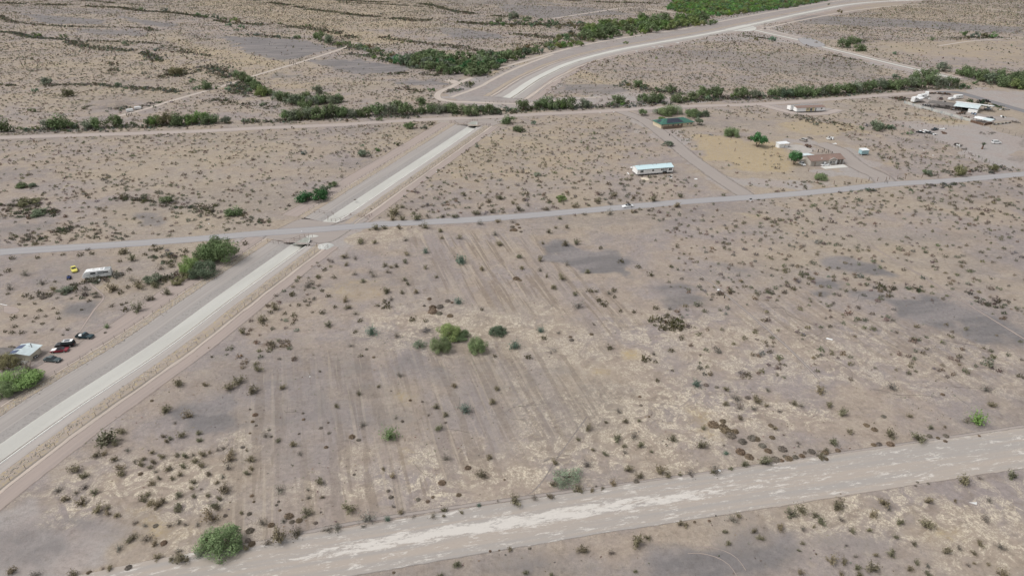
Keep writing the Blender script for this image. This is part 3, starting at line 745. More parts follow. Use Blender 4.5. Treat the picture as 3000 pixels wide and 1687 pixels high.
# ================================================================== PLANTS
def shrub_arrays(r, n, size, height=.85, dome=False, stems=10, spread=1.0):
    """a shrub of radius 1: leafy clumps along splayed stems, or a tight twiggy mound"""
    V, F, C = [], [], []
    if dome:
        ph = r.uniform(0, 2 * math.pi, n); ct = r.uniform(0.0, 1, n); rad = r.uniform(.5, 1.0, n) ** .6
        st = np.sqrt(1 - ct ** 2)
        c = np.stack([st * np.cos(ph) * rad, st * np.sin(ph) * rad, ct * rad * height], 1)
        tone = r.uniform(.7, 1.25, n)
    else:
        k = max(5, stems); az = r.uniform(0, 2 * math.pi, k); el = np.radians(r.uniform(18, 82, k)); ln = r.uniform(.65, 1.12, k)
        s = r.integers(0, k, n); t = r.beta(2.2, 1.3, n)
        base = np.stack([np.cos(az) * np.cos(el) * ln, np.sin(az) * np.cos(el) * ln, np.sin(el) * ln * height], 1)
        c = base[s] * t[:, None] + r.normal(0, .12 * spread, (n, 3)) * (.4 + t[:, None])
        c[:, 2] = np.abs(c[:, 2]) + .03
        tone = r.uniform(.65, 1.4, n) * (.8 + .35 * t)
    nn = c * [.8, .8, .3] + [0, 0, .55] + r.normal(size=(n, 3)) * .5
    a = np.cross(nn, r.normal(size=(n, 3))); a /= np.linalg.norm(a, axis=1)[:, None] + 1e-9
    b = np.cross(nn, a); b /= np.linalg.norm(b, axis=1)[:, None] + 1e-9
    sz = size * r.uniform(.55, 1.35, n)[:, None]
    q = np.stack([c - a * sz, c - b * sz * .55, c + a * sz, c + b * sz * .55], 1)
    V = q.reshape(-1, 3); V[:, 2] = np.maximum(V[:, 2], .01); F = np.arange(4 * n).reshape(n, 4)
    C = np.repeat(tone, 4)[:, None] * np.array([[1, 1, 1]])
    if not dome and n > 60:      # bare stems
        for i in range(len(az)):
            d = base[i]; w = .022; o = len(V)
            sd_ = np.array([-math.sin(az[i]), math.cos(az[i]), 0]) * w
            V = np.concatenate([V, np.array([sd_, -sd_, d * .9 - sd_ * .4, d * .9 + sd_ * .4]) + [0, 0, .01]])
            F = np.concatenate([F, [[o, o + 1, o + 2, o + 3]]]); C = np.concatenate([C, np.array([[.75, .6, .55]] * 4)])
    return V, F, C
def blob_arrays(r, n, size, height=.9):
    ph = r.uniform(0, 2 * math.pi, n); ct = r.uniform(0, 1, n); rad = r.uniform(.15, 1.0, n) ** .5 * (1 + .25 * np.sin(ph * 3 + r.uniform(0, 6)))
    st = np.sqrt(1 - ct ** 2); c = np.stack([st * np.cos(ph) * rad * .9, st * np.sin(ph) * rad * .9, ct * rad * height + .05], 1)
    nn = c * [.8, .8, .4] + [0, 0, .5] + r.normal(size=(n, 3)) * .5
    a = np.cross(nn, r.normal(size=(n, 3))); a /= np.linalg.norm(a, axis=1)[:, None] + 1e-9
    b = np.cross(nn, a); b /= np.linalg.norm(b, axis=1)[:, None] + 1e-9
    sz = size * r.uniform(.6, 1.3, n)[:, None]
    V = np.stack([c - a * sz, c - b * sz * .7, c + a * sz, c + b * sz * .7], 1).reshape(-1, 3); V[:, 2] = np.maximum(V[:, 2], .01)
    return V, np.arange(4 * n).reshape(n, 4), np.repeat(r.uniform(.7, 1.3, n), 4)[:, None] * np.array([[1.0, 1, 1]])
def shrub_meshes(name, k, *a, seed=0, **kw):
    out = []
    for i in range(k):
        r = np.random.default_rng(seed + i)
        V, F, C = shrub_arrays(r, *a, **kw)
        if kw.get('dome'):
            pass
        out.append(np_mesh(name, V, F, C, FOL))
    return out
CREO = shrub_meshes('creosote_bush', 7, 300, .095, seed=100, height=.95)
SAGE = shrub_meshes('grey_shrub', 4, 190, .075, seed=200, height=.8, spread=1.6, stems=16)
GREEN = shrub_meshes('green_bush', 4, 420, .085, seed=300, height=1.05, spread=1.5, stems=22)
MOUND = shrub_meshes('brush_mound', 4, 380, .17, seed=400, height=.62, dome=True)
LM = {   # things one can find, to word the labels of plants by
 'the big green bush beside the wide road': (640, 1632), 'the pale tree beside the wide road': (1660, 1420), 'the fallen dead tree': (1622, 1030),
 'the clump of green bushes': (1300, 1020), 'the black post': (2122, 860), 'the white car on the road': (1838, 606),
 'the near canal culvert': (890, 712), 'the motorhome': (288, 812), 'the small metal-roofed cabin': (80, 1056), 'the row of brown mounds': (2140, 1275),
 'the bright green bush': (2865, 1245), 'the blue-roofed mobile home': (1920, 508), 'the brown-roofed house': (2420, 484), 'the green-roofed house': (1985, 373),
 'the double-wide home': (2375, 327), 'the far canal culvert': (1390, 368), 'the end of the curved canal': (1484, 290), 'the white plank': (2430, 993),
 'the pale board': (2850, 1473), 'the two teal-green bushes': (1300, 885), 'the small teal bush': (1366, 1205), 'the lone round green bush': (1146, 1285),
 'the barn': (2840, 330), 'the dead brush pile': (1248, 970), 'the dark gravel patch': (1740, 765), 'the lower left corner': (0, 1687), 'the lower right corner': (3000, 1687),
 'the road marker post': (2097, 1510), 'the tyre marks': (2110, 1610), 'the dark red car': (176, 1032), 'the canal crossing': (2370, 128), 'the light blue shed': (2533, 455),
 'the pair of white boxes': (393, 325), 'the gate in the wire fence': (2600, 528), 'the bend of the wash in the upper left': (640, 100), 'the top right corner': (3000, 0), 'the top left corner': (0, 0), 'the upper end of the far desert track': (985, 150), 'the left end of the dirt road': (0, 404), 'the sandy fan below the wash wood': (1320, 240), 'the woodland above the curved canal': (1900, 75), 'the far wood by the top edge': (2200, 20), 'the top of the driveway': (1850, 335), 'the right edge tree line': (2960, 240), 'the middle of the dirt road at left': (640, 385), 'the lowest bend of the footpath': (304, 869), 'the wide road at the right edge': (2990, 1310), 'the wide road at bottom center': (1500, 1536), 'the stubby end of the plowed strips': (1500, 900), 'the left orange grass patch': (1845, 1040), 'the yellow grass streak at lower left': (390, 1480), 'the bare dark flat at lower left': (620, 1220), 'the lone palm': (2877, 425), 'the junk cars': (2720, 390)}
ORD = ['nearest', 'second', 'third', 'fourth', 'fifth', 'sixth', 'seventh', 'eighth', 'ninth', 'tenth', 'eleventh', 'twelfth', 'thirteenth', 'fourteenth', 'fifteenth', 'sixteenth', 'seventeenth', 'eighteenth', 'nineteenth', 'twentieth']
ORD += [t_ + '-' + q for t_ in ('twenty', 'thirty', 'forty') for q in ('first', 'second', 'third', 'fourth', 'fifth', 'sixth', 'seventh', 'eighth', 'ninth', 'last')]
LABELLED = []
def word_labels():
    """give each listed plant a label: its look, its side of a landmark, and its rank in distance from it"""
    bins = {}
    for o, look, noun in LABELLED:
        p = PX(o.location); best = None
        for nm, q in LM.items():
            d = math.hypot(p[0] - q[0], (p[1] - q[1]) * 1.6)
            if best is None or d < best[0]: best = (d, nm, q)
        d, nm, q = best; dx, dy = p[0] - q[0], (p[1] - q[1]) * 1.6
        side = ('right of' if dx > 0 else 'left of') if abs(dx) > abs(dy) else ('in front of' if dy > 0 else 'behind')
        bins.setdefault((nm, side, noun), []).append((d, o, look))
    for (nm, side, noun), lst in bins.items():
        lst.sort(key=lambda t: t[0])
        for i, (d, o, look) in enumerate(lst):
            rank = ORD[min(i, 49)]
            o['label'] = ('%s %s, %s %s %s' % (look, noun, rank, side, nm))
            if len(o['label'].split()) > 16: o['label'] = '%s %s, %s %s %s' % (look.split()[0], noun, rank, side, nm)
TONES = {
 'c': [((.235, .212, .142), 'olive'), ((.205, .184, .128), 'dark olive'), ((.260, .222, .150), 'brownish olive'), ((.200, .196, .130), 'dark green-brown')],
 's': [((.270, .250, .210), 'thin grey'), ((.225, .215, .185), 'grey')],
 'd': [((.285, .222, .160), 'brown'), ((.290, .255, .215), 'grey-brown')],
 'g': [((.185, .245, .120), 'leafy green'), ((.165, .225, .120), 'fresh green')],
 't': [((.155, .215, .170), 'teal green')],
 'b': [((.185, .300, .095), 'bright green')]}
def put_shrub(px, py, w, k, tone=None):
    """w: width in photo pixels"""
    rs = random.Random(int(px * 31 + py * 17))
    m = {'c': CREO, 's': SAGE, 'd': MOUND, 'g': GREEN, 't': GREEN, 'b': GREEN}[k]
    noun, cat, nm = {'c': ('creosote bush', 'bush', 'creosote_bush'), 's': ('shrub', 'shrub', 'grey_shrub'), 'd': ('low brush mound', 'shrub', 'brush_mound')}.get(k, ('bush', 'bush', 'green_bush'))
    base = P(px, py + w * (.14 if k == 'd' else .22))
    o = obj(nm, rs.choice(m)); o.location = base
    s = w * span(py) * .5 * rs.uniform(.95, 1.1) * (1.05 if k == 'd' else 1.38)
    o.scale = (s, s * rs.uniform(.85, 1.1), s * rs.uniform(.85, 1.15)); o.rotation_euler = (0, 0, rs.uniform(0, 6.28))
    c, look = rs.choice(TONES[k]) if tone is None else tone
    fq = rs.uniform(.86, 1.14); o.color = (*[v * fq * rs.uniform(.97, 1.03) for v in c], 1)
    size = 'tiny ' if s < .55 else 'small ' if s < .95 else 'large ' if s > 1.9 else ''
    o['category'] = cat; o['label'] = look + ' ' + noun
    o['group'] = {'c': 'creosote bushes scattered over the desert', 's': 'grey shrubs scattered over the desert', 'd': 'low brush mounds on the open lot'}.get(k, 'green bushes on the open lot')
    LABELLED.append((o, size + look, noun))
    HANDS.append((base.x, base.y, s))
    return o
HANDS = []
LISTS = {
'BL': """c 1250 190 90;c 1410 235 90;s 1320 290 35;c 915 355 80;c 805 415 165;c 870 450 60;s 965 495 60;c 730 530 75;c 790 520 50;c 865 565 60;c 570 640 95;c 640 685 70;c 1235 395 45;c 1285 410 45;c 1255 430 45;c 1370 385 72;c 1500 370 50;c 1510 420 52;c 1150 515 45;c 1085 560 45;c 1225 545 62;c 1335 535 45;c 1395 540 60;s 1455 530 50;c 1530 525 72;c 1580 515 35;s 1685 480 60;s 1640 490 40;c 1735 520 72;c 1735 560 78;s 1015 580 45;c 1055 605 60;c 1155 585 60;c 1135 625 50;s 1175 655 50;c 1270 635 62;c 1385 615 62;c 1475 575 60;c 1520 610 62;c 905 630 60;c 920 670 82;s 1720 625 72;c 1895 565 72;c 1890 635 50;c 1860 670 62;c 1570 675 50;c 1360 680 50;c 1200 710 45;c 1300 710 52;s 1680 695 52;c 1460 735 62;c 1635 740 45;c 1445 780 45;s 1515 790 35;c 1140 750 62;s 640 770 64;s 575 815 60;c 500 855 80;c 715 815 62;s 440 795 78;c 620 890 84;c 745 940 92;c 815 930 55;c 815 975 52;c 880 985 62;c 1350 835 62;c 1465 845 45;c 1570 835 45;c 1350 915 62;c 1345 945 72;c 1700 790 110;c 1655 860 60;c 1115 830 50;c 1070 870 72;c 1135 895 72;c 1190 910 92;c 1230 880 62;c 1615 910 72;c 1640 930 60;c 1590 1000 125;s 1490 1055 50;s 1400 1055 45;s 1275 1060 64;s 1095 1060 50;s 1020 1040 55;s 1350 1035 62;c 1010 1150 72;c 970 1175 72;s 1105 1155 115;c 1165 1195 62;s 900 1230 84;c 1190 1305 62;s 1345 1255 60;c 1290 1320 50;c 1380 1295 125;c 95 1400 78;s 265 1430 95;c 545 1430 84;c 830 1385 64;s 775 1390 36;c 1820 970 40;s 1980 1035 95;c 2315 965 95;s 2115 790 110;c 2410 735 74;s 2330 850 52;c 2430 850 36;s 2325 795 36;c 1905 45 105;c 1735 25 82;c 1345 0 72;c 1545 5 52;c 2135 25 62;c 2535 165 52;s 2000 385 62;c 2100 425 48;c 2210 455 64;s 2265 520 52;c 2110 1150 150;s 2020 1190 84;s 2235 1105 115;c 2240 1130 72;s 2470 1090 84;s 2545 1075 84;c 1860 1235 62;s 2140 1030 52;c 1860 500 30;
d 1060 675 35;d 1175 1065 40;d 1235 1195 45;d 670 1420 40;d 970 1380 52;d 1880 975 42;d 2045 1060 48;d 2180 990 64;d 2255 1025 52;d 1145 125 26;d 2420 330 30;d 2460 475 30;d 1885 1100 66;d 2200 1035 40;d 1870 1175 46;d 1900 1200 60;d 2380 1045 36;d 1700 990 30;d 1830 475 32;d 1905 282 28;d 1925 230 40;d 1885 190 20;d 1930 312 24;d 1885 370 20;d 2030 345 26;d 2045 395 26;d 2290 265 26;d 2285 220 20;d 2255 375 20;d 2480 370 24;d 1900 840 32;d 1915 885 22;d 2100 885 22;d 2085 910 26;d 2110 950 24;d 2475 290 20;d 2420 965 20""",
'BM': """c 125 70 52;s 165 300 72;g 375 380 125;s 410 250 42;c 715 170 56;c 785 225 56;s 655 230 36;c 850 10 52;t 940 190 96;c 735 325 72;c 280 15 36;c 1140 130 62;c 1170 30 56;c 1855 325 74;c 1995 290 32;c 1785 415 42;c 2075 405 84;c 2145 275 56;s 2090 200 62;c 2245 275 32;s 2205 385 84;c 2255 460 62;c 2130 465 52;s 2135 510 52;c 1895 495 36;c 1985 525 56;c 2335 510 32;c 2500 415 64;c 1115 545 66;s 795 550 84;c 1060 680 84;c 385 690 52;c 315 640 36;s 390 920 36;c 65 935 115;s 205 1000 125;t 350 1020 52;c 450 965 56;s 550 995 46;s 690 985 68;c 775 948 52;c 775 990 34;c 908 965 36;t 1040 913 38;c 1305 880 98;s 1180 880 26;s 1455 850 74;c 1575 848 56;s 165 1068 52;c 1610 590 62;c 1600 755 62;c 1780 795 94;c 1885 797 46;s 1920 770 26;c 1970 785 36;s 1855 600 84;c 2040 745 62;c 2165 640 84;c 2245 690 74;c 2405 650 100;c 2465 690 52;c 2553 683 36;c 1820 1240 95;c 2225 1190 115;c 2310 1155 64;s 2035 1265 62;c 1270 1240 48;c 868 1360 66;c 1390 1420 52;c 1590 1440 60;c 745 1440 52;c 2215 1410 36;c 2555 1050 52;
d 80 395 46;d 130 420 36;d 610 132 24;d 520 122 24;d 375 52 16;d 2250 95 26;d 2260 160 26;d 2320 245 22;d 955 628 46;d 760 740 56;d 97 682 22;d 355 803 30;d 375 850 36;d 578 868 40;d 690 850 30;d 652 883 32;d 885 833 42;d 2225 730 52;d 1122 1258 24;d 1190 1252 16;d 1420 1238 22;d 395 1420 22;d 1230 720 18;d 460 280 30;d 785 290 24""",
'BR': """t 100 0 74;c 328 40 52;s 395 100 84;s 425 165 84;c 560 120 88;c 320 148 56;s 530 180 52;c 630 162 36;s 730 200 46;s 640 42 52;c 1040 45 90;s 1580 20 94;s 2285 35 84;c 2330 155 68;c 840 145 62;s 895 160 64;c 1100 158 62;c 1205 215 90;c 1710 238 52;c 430 255 52;c 695 333 46;c 155 330 52;c 150 460 94;s 310 460 32;c 1260 360 62;c 1130 440 74;c 1560 375 94;c 1780 405 104;c 1870 330 42;b 2220 270 115;s 2140 270 84;c 1080 500 42;c 1030 540 84;c 620 580 104;c 465 600 74;c 365 635 46;s 240 645 94;c 225 665 52;s 55 665 84;c 1980 325 26;s 760 380 32;s 870 440 42;s 870 465 32;t 325 520 40;
c 2485 690 105;c 2115 730 88;s 2240 705 52;c 1155 900 110;c 895 945 88;c 815 975 84;c 1425 970 88;c 1515 895 84;s 1550 935 52;c 1850 880 74;c 1000 990 62;c 1035 1035 74;s 1190 1015 64;c 730 1080 78;s 380 1015 94;c 420 990 52;c 320 1105 52;c 540 1105 62;c 585 1155 62;c 985 1070 36;s 905 1085 62;c 1635 1035 68;c 1840 1055 105;c 1405 1100 48;c 1270 1105 56;c 1605 1150 46;s 2310 870 62;c 2050 880 36;s 2280 1010 94;c 900 1200 42;c 345 1200 46;c 875 1255 28;c 1745 1205 56;c 1990 1255 78;s 2080 1228 62;c 2235 1200 62;s 2395 1220 74;c 2195 1270 46;s 1230 1215 32;c 1120 1320 98;c 1220 1335 68;c 1455 1285 52;c 1570 1280 68;c 1585 1255 32;c 1425 1375 115;c 1755 1340 56;s 1845 1365 46;c 1710 1390 62;s 1300 1295 42;c 1315 1380 62;c 885 1420 62;c 1195 1430 52;c 1330 1435 62;s 2150 1360 42;c 2305 1358 36;c 2195 1350 26;c 2400 1425 94;c 1845 1430 62;c 20 1060 56;
d 175 5 46;d 255 22 36;d 490 100 50;d 1515 242 42;d 303 277 52;d 230 300 78;d 305 322 74;d 330 350 74;d 360 383 76;d 395 355 52;d 665 310 42;d 525 403 70;d 555 410 56;d 450 430 62;d 675 400 46;d 600 460 56;d 437 505 70;d 500 543 68;d 645 500 60;d 753 485 62;d 1565 450 62;d 1445 340 46;d 1385 308 42;d 1860 390 42;d 1985 388 46;d 1925 405 32;d 1980 430 32;d 2235 390 26;d 1480 450 42;d 1440 455 42;d 1075 515 52;d 970 505 62;d 900 540 42;d 850 548 42;d 800 560 56;d 768 543 34;d 700 563 62;d 745 575 42;d 1085 565 36;d 1170 497 46;d 920 515 32;d 1960 78 32;d 1005 1280 16;d 90 1038 26;d 200 1030 26;d 1770 740 26;d 1850 748 22;d 1758 768 20;d 1190 828 14""",
'MM': """c 405 150 115;c 460 110 52;c 545 158 46;c 570 192 84;s 655 185 52;c 385 200 52;c 460 200 62;c 768 185 36;c 855 185 52;c 1020 158 62;c 1140 150 52;c 1045 122 32;c 925 22 46;c 1200 48 46;c 1295 82 46;c 1338 128 68;c 1115 67 40;s 1410 100 42;c 1550 130 42;c 1750 105 42;c 1868 100 32;c 1940 65 56;s 2025 80 58;c 2355 55 74;c 2065 22 52;c 2205 45 42;c 2555 30 52;c 2530 105 54;
c 260 270 74;c 325 270 46;c 437 270 52;c 627 262 64;c 748 290 46;c 890 342 52;c 757 346 36;s 485 358 52;c 145 375 64;c 250 380 42;c 1182 222 46;s 1295 222 52;s 1045 232 62;s 1160 315 54;s 1833 162 52;s 2025 155 74;c 1650 200 32;c 1618 270 32;c 1700 265 42;c 1565 302 52;c 1690 390 62;c 1775 385 58;c 1195 390 62;c 1520 388 32;t 635 450 56;t 900 512 96;c 1340 485 56;c 1500 510 56;c 1360 572 46;s 1500 585 48;c 1060 582 46;s 1700 542 52;c 1860 598 52;c 1665 648 62;c 1545 633 42;c 1600 718 56;c 1765 770 46;c 635 570 46;c 717 640 34;c 493 470 46;c 480 525 52;c 415 558 46;c 330 555 42;c 375 568 32;s 350 595 62;s 225 600 52;s 240 625 62;c 165 672 46;c 345 748 74;c 452 758 46;c 565 750 52;c 500 692 42;c 480 660 46;s 105 495 52;c 25 485 62;c 35 545 42;s 100 615 46;c 25 812 62;c 50 868 52;s 375 805 52;c 325 820 52;c 345 850 84;c 275 852 46;s 110 912 56;c 140 965 58;c 540 955 70;c 635 968 46;t 885 828 62;c 1060 883 42;s 1790 850 96;c 1945 810 60;c 1980 840 70;c 1880 740 64;c 1920 745 42;s 2020 760 52;c 2055 738 62;c 2060 790 42;c 2105 893 42;c 2210 900 46;c 2370 870 52;s 2475 880 36;s 1905 993 42;t 230 1055 84;c 105 1050 52;s 75 1155 46;c 150 1230 46;s 420 1080 62;t 1310 1155 84;t 1505 1042 62;s 1640 1058 42;c 1528 1095 62;c 1410 1238 64;c 1160 1235 42;c 2028 1170 62;c 2295 1250 84;c 2370 1278 42;s 2360 1220 46;c 2487 1190 52;c 2500 1345 32;c 2385 1415 52;s 440 1378 62;c 2395 955 84;c 2455 935 54;c 2425 1015 84;c 2490 1000 84;c 2550 1010 104;c 2565 1095 54;c 2240 560 52;c 2110 520 56;c 1955 420 46;c 2490 560 40;c 2330 620 60;
d 665 805 32;d 690 868 56;d 745 862 56;d 690 898 66;d 740 912 48;d 820 932 42;d 803 820 40;d 835 833 26;d 625 858 24;d 1320 650 54;d 1350 665 26;d 1738 1115 36;d 1730 1092 26;d 1888 1072 30;d 190 1185 26;d 245 1245 26;d 1305 285 50;d 1290 262 36;d 1330 245 30;d 1355 300 26;d 1280 290 26;d 1345 270 24""",
}
LISTS['ML'] = '''c 65 590 60;s 190 612 75;c 5 625 30;s 95 495 60;s 285 490 50;c 475 468 45;c 610 468 55;c 695 462 50;s 665 432 40;c 930 450 80;c 1165 402 40;s 1095 470 45;c 1000 505 70;s 905 518 45;c 975 582 45;s 1300 555 60;s 1290 480 60;s 1215 570 70;s 995 655 70;c 1045 705 95;c 1180 705 70;c 965 715 50;c 855 730 90;c 910 755 60;s 870 630 90;s 715 665 80;s 630 680 55;c 410 735 70;c 575 735 50;s 640 760 90;s 740 780 70;s 320 685 70;s 415 675 30;s 75 720 70;c 60 765 40;c 195 775 55;s 235 795 50;c 290 755 45;d 325 795 50;d 370 785 40;s 265 840 35;s 145 845 30;c 1265 758 75;s 1130 800 80;c 1140 800 60;c 945 880 65;c 1040 880 90;c 845 855 40;s 920 845 35;s 955 835 30;s 620 885 30;s 300 890 40;s 405 875 30;s 435 910 45;s 105 940 60;s 190 930 30;s 345 935 35;s 275 945 45;s 445 950 40;s 320 990 35;s 250 975 30;s 115 1010 50;s 395 1035 30;s 510 1035 35;s 90 1055 45;s 165 1055 50;s 265 1055 35;s 40 1048 35;s 475 1075 25;g 810 1015 45;d 795 1060 25;s 85 1170 50;s 215 1320 130;c 1850 385 60;c 1780 440 60;c 2080 870 80;c 2045 905 50;c 1985 950 90;c 1985 990 50;s 2320 700 90;s 2205 770 60;c 2450 580 50;c 2400 640 50;c 2520 640 45;s 2430 740 40;c 2480 780 50;c 2530 865 45;c 2430 905 60;c 2360 905 30;s 2325 850 40;s 2255 850 40;c 2190 855 25;c 2150 912 40;s 2210 988 40;c 2480 1000 70;c 1830 1055 70;s 1600 1240 30;c 1945 1335 80;c 2415 1350 25;c 1800 1425 90;c 1350 1435 60;d 1575 1175 15;c 1180 430 60;c 1320 500 40;c 1400 440 60;c 1390 480 50'''
NC = {}
for tl, txt in LISTS.items():
    for it in txt.replace('\n', '').split(';'):
        k, x, y, w = it.split(); x, y = T(tl, float(x), float(y)); w = float(w) / TILES[tl][2]
        if (tl == 'MM' and k in 'cs' and NC.get(k, 0) > (284 if k == 'c' else 200)) or (tl == 'ML' and k in 'cs' and w < 26):
            HANDS.append((*P(x, y + w * .22)[:2], -w * span(y) * .55)); continue      # past the limit: joins the stuff
        NC[k] = NC.get(k, 0) + 1
        put_shrub(x, y, w, k)

# ------------------------------------------------------------------ trees
def crown_mesh(name, r, clumps, per, leaf, flat=1.0, low=.12, wild=.15, bare=False):
    """crown of radius 1 whose leaves gather in clumps; top and bottom uneven"""
    az = r.uniform(0, 6.283, clumps); rr = np.sqrt(r.uniform(0, 1, clumps)) * .78; h = r.uniform(.28, 1, clumps) * (1.15 - rr * .55) * flat
    cc = np.stack([rr * np.cos(az), rr * np.sin(az), np.maximum(h * .86, low + .1)], 1)
    cr = r.uniform(.20, .36, clumps) * (1.1 - .2 * rr)
    tone = r.uniform(.68, 1.30, clumps)
    V = []; C = []
    for i in range(clumps):
        d = r.normal(size=(per, 3)); d /= np.linalg.norm(d, axis=1)[:, None]
        q = cc[i] + d * (cr[i] * r.uniform(.45, 1.08, per) ** .6)[:, None] * [1, 1, .82]
        q += r.normal(0, wild * .25, (per, 3)) * (r.random((per, 1)) < .25)
        nn = d * .9 + [0, 0, .75] + r.normal(size=(per, 3)) * .45
        a = np.cross(nn, r.normal(size=(per, 3))); a /= np.linalg.norm(a, axis=1)[:, None] + 1e-9
        b = np.cross(nn, a); b /= np.linalg.norm(b, axis=1)[:, None] + 1e-9
        s = leaf * r.uniform(.6, 1.4, per)[:, None]
        V.append(np.stack([q - a * s, q - b * s * .6, q + a * s, q + b * s * .6], 1).reshape(-1, 3))
        C.append(np.repeat(tone[i] * r.uniform(.72, 1.28, per), 4))
    V = np.concatenate(V); C = np.concatenate(C)[:, None] * np.array([[1.0, 1, .95]])
    V[:, 2] = np.maximum(V[:, 2], low * r.uniform(.3, 1.3, len(V)))
    return V, np.arange(len(V)).reshape(-1, 4), C
def trunk_mesh(name, r, limbs=4, reach=.6, top=.75):
    mb = MB(); a0 = r.uniform(0, 6.28)
    for i in range(limbs):
        a = a0 + i * 6.283 / limbs + r.uniform(-.4, .4); R_ = reach * r.uniform(.5, 1)
        pts = [(0.03 * math.cos(a), .03 * math.sin(a), -.03), (.12 * math.cos(a), .12 * math.sin(a), .16), (R_ * .55 * math.cos(a + .2), R_ * .55 * math.sin(a + .2), top * .55), (R_ * math.cos(a), R_ * math.sin(a), top)]
        mb.tube(pts, [.055, .042, .026, .010], 5)
    return mb.mesh(name, BARK)
BARK = mat('bark', (.16, .125, .095), .9, .3, 6)
TREES = {}
def tree_kind(key, n, *a, seed=0, limbs=4, **kw):
    lst = []
    for i in range(n):
        r = np.random.default_rng(seed + i)
        V, F, C = crown_mesh('crown', r, *a, **kw)
        lst.append((np_mesh('crown', V, F, C, FOL), trunk_mesh('trunk', r, limbs)))
    TREES[key] = lst
tree_kind('near', 4, 34, 190, .036, seed=500, flat=1.05, low=.05, limbs=5)
tree_kind('mid', 6, 20, 55, .075, seed=600, flat=1.0, low=.04)
tree_kind('far', 6, 13, 26, .115, seed=700, flat=1.0, low=.03, limbs=3)
tree_kind('airy', 3, 26, 42, .050, seed=800, flat=.95, low=.16, wild=.5, limbs=6)
tree_kind('yard', 2, 22, 90, .060, seed=900, flat=1.25, low=.50, limbs=3)
HUES = {'g': ((.168, .218, .118), 'mid green'), 'd': ((.118, .158, .108), 'dark green'), 'y': ((.215, .270, .115), 'yellow-green'), 'b': ((.165, .250, .095), 'bright green'),
        's': ((.212, .248, .185), 'grey-green'), 'o': ((.210, .205, .120), 'olive'), 'v': ((.085, .195, .085), 'vivid green')}
SPECS = []
def put_tree(*a, **k): SPECS.append((a, k))
def make_tree(px, py, w, h=None, hue='g', kindk=None, noun='mesquite tree', group=None, name='mesquite_tree'):
    """px,py: foot of the crown in the photo; w,h its size in pixels"""
    rs = random.Random(int(px * 13 + py * 7)); s = w * span(py) * (.5 if w > 60 else .64)
    key = kindk or ('near' if w > 60 else 'mid' if (w > 28 or py > 330) else 'far')
    base = P(px, py); base = Vector((base.x, base.y + s * .45, 0))
    cm, tm = rs.choice(TREES[key])
    hh = (h or w * .72) * span(py) / .97
    dep = math.atan2(CAM_H, base.y)
    hz = max(.35, (hh - 1.3 * s * math.sin(dep)) / math.cos(dep)) if h else s * rs.uniform(1.0, 1.35)
    c, look = HUES[hue]
    if key in ('near', 'airy', 'yard'): c = tuple(v * 1.35 for v in c)
    t = thing(name, look + ' tree', 'tree', base, rs.uniform(0, 6.28), group or 'mesquite and palo verde trees along the washes')
    t.scale = (s, s * rs.uniform(.9, 1.05), max(.5 * s, hz) if h else hz)
    cr = obj('crown', cm, t); fq = rs.uniform(.86, 1.14); cr.color = (*[v * fq * rs.uniform(.96, 1.04) for v in c], 1)
    obj('trunk', tm, t)
    size = 'small ' if s < 2.6 else 'large ' if s > 5.5 else ''
    LABELLED.append((t, size + look, noun))
    HANDS.append((base.x, base.y, s))
    return t
# near and lone trees
for a in [(640, 1634, 142, 112, 'g', 'near'), (590, 1625, 50, 40, 's', 'airy'), (1662, 1420, 106, 66, 's', 'airy'), (1316, 1000, 78, 62, 'y', 'near'), (1345, 998, 52, 40, 'g', 'near'),
          (1290, 1036, 76, 60, 'g', 'near'), (1229, 1022, 40, 34, 's', 'airy'), (1398, 1036, 64, 58, 'g', 'near'), (1458, 985, 62, 38, 'd', 'near'),
          (638, 774, 118, 96, 'g', 'near'), (596, 770, 74, 62, 'g', 'near'), (588, 816, 92, 62, 'd', 'near'), (552, 808, 62, 62, 'y', 'near'), (535, 820, 40, 30, 'o', 'mid'), (443, 830, 48, 38, 's', 'mid'), (515, 834, 40, 24, 'o', 'mid'), (184, 862, 40, 30, 's', 'mid'),
          (892, 594, 52, 40, 'v', 'mid'), (925, 592, 56, 46, 'v', 'mid'), (950, 572, 44, 34, 'd', 'mid'), (978, 548, 26, 20, 'g', 'mid'),
          (483, 597, 38, 26, 'g', 'mid'), (683, 634, 50, 36, 'g', 'mid'), (108, 634, 50, 28, 's', 'mid'), (75, 604, 60, 20, 'o', 'mid'), (62, 552, 26, 18, 'g', 'mid'), (93, 550, 22, 16, 's', 'mid'),
          (35, 1150, 140, 86, 'b', 'near'), (10, 1165, 60, 60, 'g', 'near'), (18, 1085, 70, 60, 'o', 'near'), (1645, 592, 28, 24, 'y', 'mid'), (1575, 518, 22, 18, 's', 'airy')]:
    put_tree(*a)
def rowt(tile, txt):
    for it in txt.split(';'):
        q = it.split(); x, y = T(tile, float(q[0]), float(q[1])); w = float(q[2]) / 2.576
        put_tree(x, y, w, float(q[4]) / 2.576 if len(q) > 4 else None, q[3] if len(q) > 3 else 'g', q[5] if len(q) > 5 else None)
